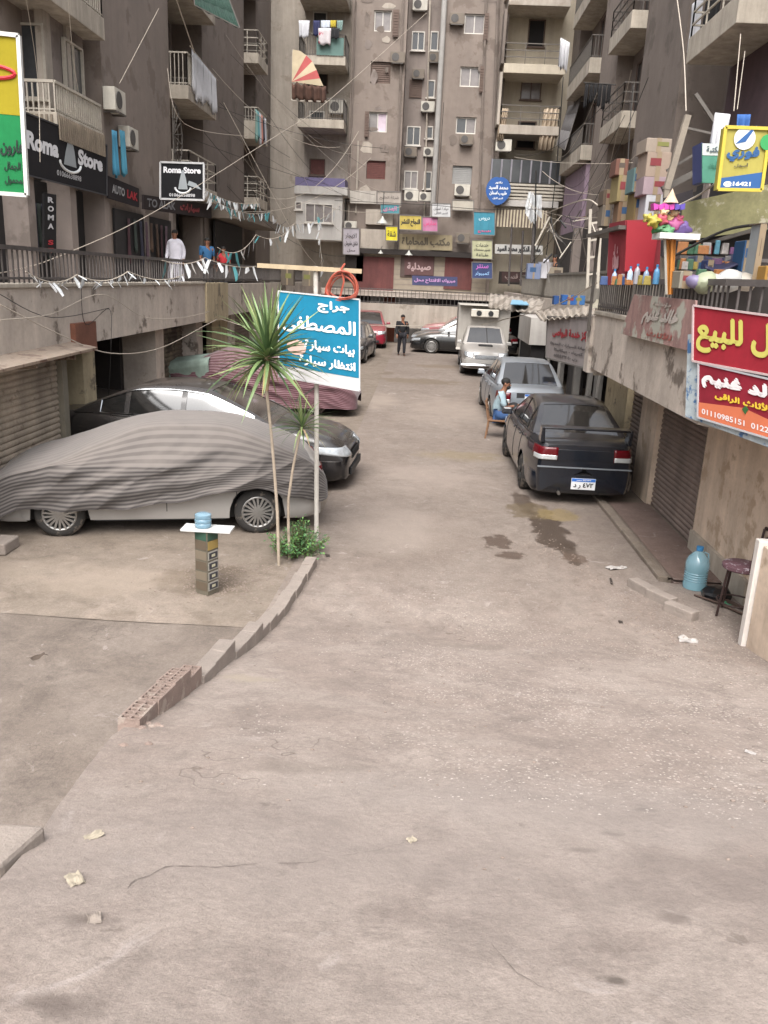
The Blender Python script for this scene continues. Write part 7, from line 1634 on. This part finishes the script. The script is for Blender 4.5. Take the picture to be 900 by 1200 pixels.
wire([PY(793, -5, 14), PY(801, 60, 13), PY(804, 130, 11)], .010, ROPEW, 'thin cable falling to the slanting pole on the right'); wire([PX(868, 40, 5), PX(860, 130, 4.4)], .010, ROPEW, 'pale cable hanging behind the yellow lightbox'); wire([PX(873, 60, 5), PX(864, 128, 4.4)], .008, ROPEW, 'second pale cable behind the yellow lightbox')
wire([PY(742, 100, 27), PY(738, 150, 26), PY(734, 230, 22)], .02, ROPE, 'dark cable dropping below the right middle balcony'); wire([PY(780, 248, 10.2), PY(820, 228, 9.8), PY(850, 205, 9.0)], .016, ROPEW, 'cable curving from the balloons to the yellow lightbox')
wire([PY(790, 300, 9.6), PY(850, 270, 9.2), PY(905, 262, 8.6)], .022, ROPE, 'thick dark cable along the right shop fronts'); wire([PY(520, 120, 44), PY(515, 200, 44), PY(512, 250, 44)], .02, ROPE, 'dark cable down the recessed strip')
wire([PY(660, 90, 35), PY(652, 200, 36), PY(640, 300, 37)], .03, ROPE, 'thick dark cable bundle down the right corner of the far block'); wire([PY(628, 200, 40), PY(626, 330, 40)], .05, ROPE, 'dark pole-like cable beside the pale strip sign'); wire([PY(700, 240, 15), PY(680, 235, 18), PY(640, 250, 28)], .02, ROPEW, 'pale cable from the goods shelf to the far corner')
rnd = random.Random(11)
for k in range(26):
    x = rnd.uniform(640, 705); Y = rnd.uniform(17, 26); a = PY(x, rnd.uniform(240, 300), Y); b_ = PY(x+rnd.uniform(-18, 18), rnd.uniform(250, 332), Y+rnd.uniform(-1, 1))
    s = MB(); s.bar(a, b_, rnd.uniform(.012, .028)); tag(s.build('scrap_pole', rnd.choice([STEEL, RAILW, WOODC, ROPE])), 'thin pole in the tangle of frames beyond the right goods', 'pole', 'tangle of poles on the right walkway')
# wires bundle on back right poles
for k, (x0, y0, x1, y1, Y) in enumerate(((628, 232, 622, 335, 41), (600, 262, 596, 335, 42), (613, 270, 610, 335, 42))):
    s = MB(); s.tube([tuple(PY(x0, y0, Y)), tuple(PY(x1, y1, Y))], .09 if k == 0 else .05, 8); tag(s.build('utility_pole', STEELD), ('thick dark utility pole at the right of the far deck', 'thin dark pole left of the thick utility pole', 'middle thin pole by the maroon menu board')[k], 'pole')
SR = [SILVERP, mat('ribbon_teal', '4f8a8f', .4, .2, coords='obj'), mat('ribbon_white', 'c9cccd', .5, coords='obj')]
def bunting(label, pts, n, drop, seed, teal=.3, sz=.12):
    P_ = C3(*pts); t = thing('bunting', label, 'bunting', tuple(P_[0])); rnd = random.Random(seed); path = []
    for i in range(len(P_)-1):
        for k in range(8): u = k/8; q = P_[i].lerp(P_[i+1], u); q.z -= drop*4*u*(1-u); path.append(q)
    path.append(P_[-1]); MB().tube(path, .010, 4).build('string', ROPEW, t)
    for k in range(n):
        u = (k+.5)/n*(len(path)-1); i = int(u); p = path[i].lerp(path[min(i+1, len(path)-1)], u-i); L_ = rnd.uniform(.18, .5)*sz/.12; w_ = rnd.uniform(.05, .10)*sz/.12; s = MB(); a = rnd.uniform(0, pi); d = Vector((cos(a), sin(a), 0)); lean = rnd.uniform(-.5, .5)
        s.add([p+d*w_/2, p-d*w_/2, p-d*w_*.5+Vector((lean*.3, 0, -L_)), p+d*w_*.2+Vector((lean*.3, 0, -L_*.9)), p+d*w_*.9+Vector((lean*.15, .03, -L_*.5))], [(0, 1, 2, 3), (0, 3, 4)]); s.build('ribbon', SR[1] if rnd.random() < teal else SR[0 if rnd.random() < .5 else 2], t)
bunting('silver and teal bunting fringe hung under the left second balcony', [PY(240, 222, 30), PY(305, 238, 34)], 34, .2, 1, .35, .09); bunting('second row of teal and white bunting under the left balcony', [PY(246, 232, 29), PY(318, 248, 35)], 30, .25, 2, .5, .09)
bunting('white ribbon bunting in front of the white box balcony', [PY(318, 250, 34), PY(345, 262, 37), PY(400, 238, 41)], 18, .3, 3, .2, .12); bunting('ribbon bunting low over the left walkway by the child', [PY(255, 290, 22), PY(300, 275, 26), PY(345, 262, 33)], 16, .3, 4, .25, .11)
bunting('ribbon bunting along the near left railing', [PX(30, 318, -5.05), PX(90, 322, -5.05), PX(150, 318, -5.05), PX(215, 322, -5.05)], 34, .12, 5, .0, .045); bunting('ribbon bunting tied to the left railing by the blue-shirted man', [PX(190, 305, -5.05), PX(240, 302, -5.05), PX(300, 312, -5.05)], 14, .1, 6, .05, .10)
bunting('silver streamers on the utility pole at the far right', [PY(621, 224, 40.8), PY(632, 228, 40.8)], 16, .1, 7, 0, .35); bunting('white ribbon strip falling before the far cable', [PY(372, 250, 38), PY(378, 318, 38)], 8, 0, 8, .1, .12)
# cardboard and clutter on the far left walkway behind the sign
for k, (x0, y0, x1, y1, Y, c, lab) in enumerate(((355, 318, 372, 335, 33, '7d7264', 'grey bundle on the left walkway behind the sign post'), (330, 316, 345, 334, 31, '6a5f52', 'brown bundle on the left walkway by the palm'))):
    a = PY(x0, y1, Y); b_ = PY(x1, y0, Y); carton('bundle', lab, ((a.x+b_.x)/2, Y, a.z), (b_.x-a.x, .4, b_.z-a.z), c)
s = MB(); c_ = PX(203, 158, -7.95)
for a in [pi*i/9-pi/2 for i in range(10)]: s.bar(c_, c_+Vector((.0, .95*cos(a), .95*sin(a))), .03)
s.tube([c_+Vector((0, .95*cos(a), .95*sin(a))) for a in [pi*i/18-pi/2 for i in range(19)]], .025, 6); s.tube([c_+Vector((0, .5*cos(a), .5*sin(a))) for a in [pi*i/18-pi/2 for i in range(19)]], .02, 6); tag(s.build('iron_grille', STEEL), 'half-round iron grille above the square black sign', 'grille')

rnd = random.Random(31)
PC = [lin(c) for c in ('6a2a34', '2a4068', '8a7a3a', '3a5a44', '7d7a78', '5a3a5a', '8a5a30', '3c6a7a', '9a9490')]
def packet(p, w_, h_, ci, lab, grp):
    t = MB(); t.box((p.x, p.y, p.z+h_/2), (w_, w_*.5, h_), rz=rnd.uniform(-.4, .4), taper=rnd.uniform(.75, 1)); tag(t.build('goods_packet', mat('packet_%d' % ci, PC[ci], .6, var=.3, scale=30), bevel=.006), lab, 'packet', grp)
cn = ('maroon', 'navy', 'mustard', 'green', 'grey', 'violet', 'orange', 'teal', 'pale')
for k in range(44):
    ci = rnd.randrange(9); x = rnd.uniform(796, 896); row = k % 3; y = (333, 316, 298)[row]; Y = (8.75, 9.3, 9.8)[row]; packet(PY(x, y, Y+rnd.uniform(0, .15)), rnd.uniform(.05, .13), rnd.uniform(.07, .17), ci, cn[ci]+' packet among the goods on the '+('parapet row', 'middle row', 'back row')[row]+' of the right stall', 'packets on the right stall')
for k in range(22):
    ci = rnd.randrange(9); x = rnd.uniform(706, 772); packet(PY(x, 334, rnd.uniform(9.6, 12.5)), rnd.uniform(.04, .09), rnd.uniform(.05, .13), ci, cn[ci]+' packet at the foot of the red panels on the right', 'packets under the red panels')
st = thing('stall_shelves', 'dark stepped shelves of the right stall under the yellow lightbox', 'shelves', tuple(PY(850, 335, 9.3)))
for y, Y in ((316, 9.3), (298, 9.8)): MB().bb((PY(794, y, Y).x, Y-.1, PY(794, y, Y).z-.05), (PY(905, y, Y).x, Y+.25, PY(794, y, Y).z-.012)).build('shelf_board', STEELD, st)
MB().bb((PY(794, 320, 10.1).x, 10.1, FLZ), (PY(910, 320, 10.1).x, 10.16, PY(794, 270, 10.1).z)).build('back_panel', DARK2, st)
for k in range(34):
    if k % 2: a = (rnd.uniform(180, 330), rnd.uniform(20, 250), rnd.uniform(28, 38)); b_ = (rnd.uniform(330, 470), rnd.uniform(150, 310), rnd.uniform(38, 44))
    else: a = (rnd.uniform(690, 760), rnd.uniform(80, 300), rnd.uniform(24, 30)); b_ = (rnd.uniform(590, 690), rnd.uniform(180, 340), rnd.uniform(34, 43))
    wire([PY(*a), PY(*b_)], rnd.uniform(.008, .015), rnd.choice([ROPE, ROPEW, ROPE]), 'thin cable in the web strung between the '+('left' if k % 2 else 'right')+' block and the far block', rnd.uniform(.1, 1.2), grp='web of thin cables '+('left' if k % 2 else 'right'))

for k in range(16):
    c = rnd.choice(('3a2228', '2a2a38', '4a3a30', '2c3430', '53424a')); y = 18.6+k*.22 if k < 8 else 24.0+(k-8)*.5
    cloth('hanging_garment', 'dim garment hanging in the shop front behind the left railing', 'clothes', (-8.9 if k < 8 else -8.4, y, 4.5), (-8.9 if k < 8 else -8.4, y+.2, 4.5), rnd.uniform(.8, 1.4), mat('garment_shop_'+c, c, .9, var=.3), 1, 'garments in the left shop fronts', dy=.04)
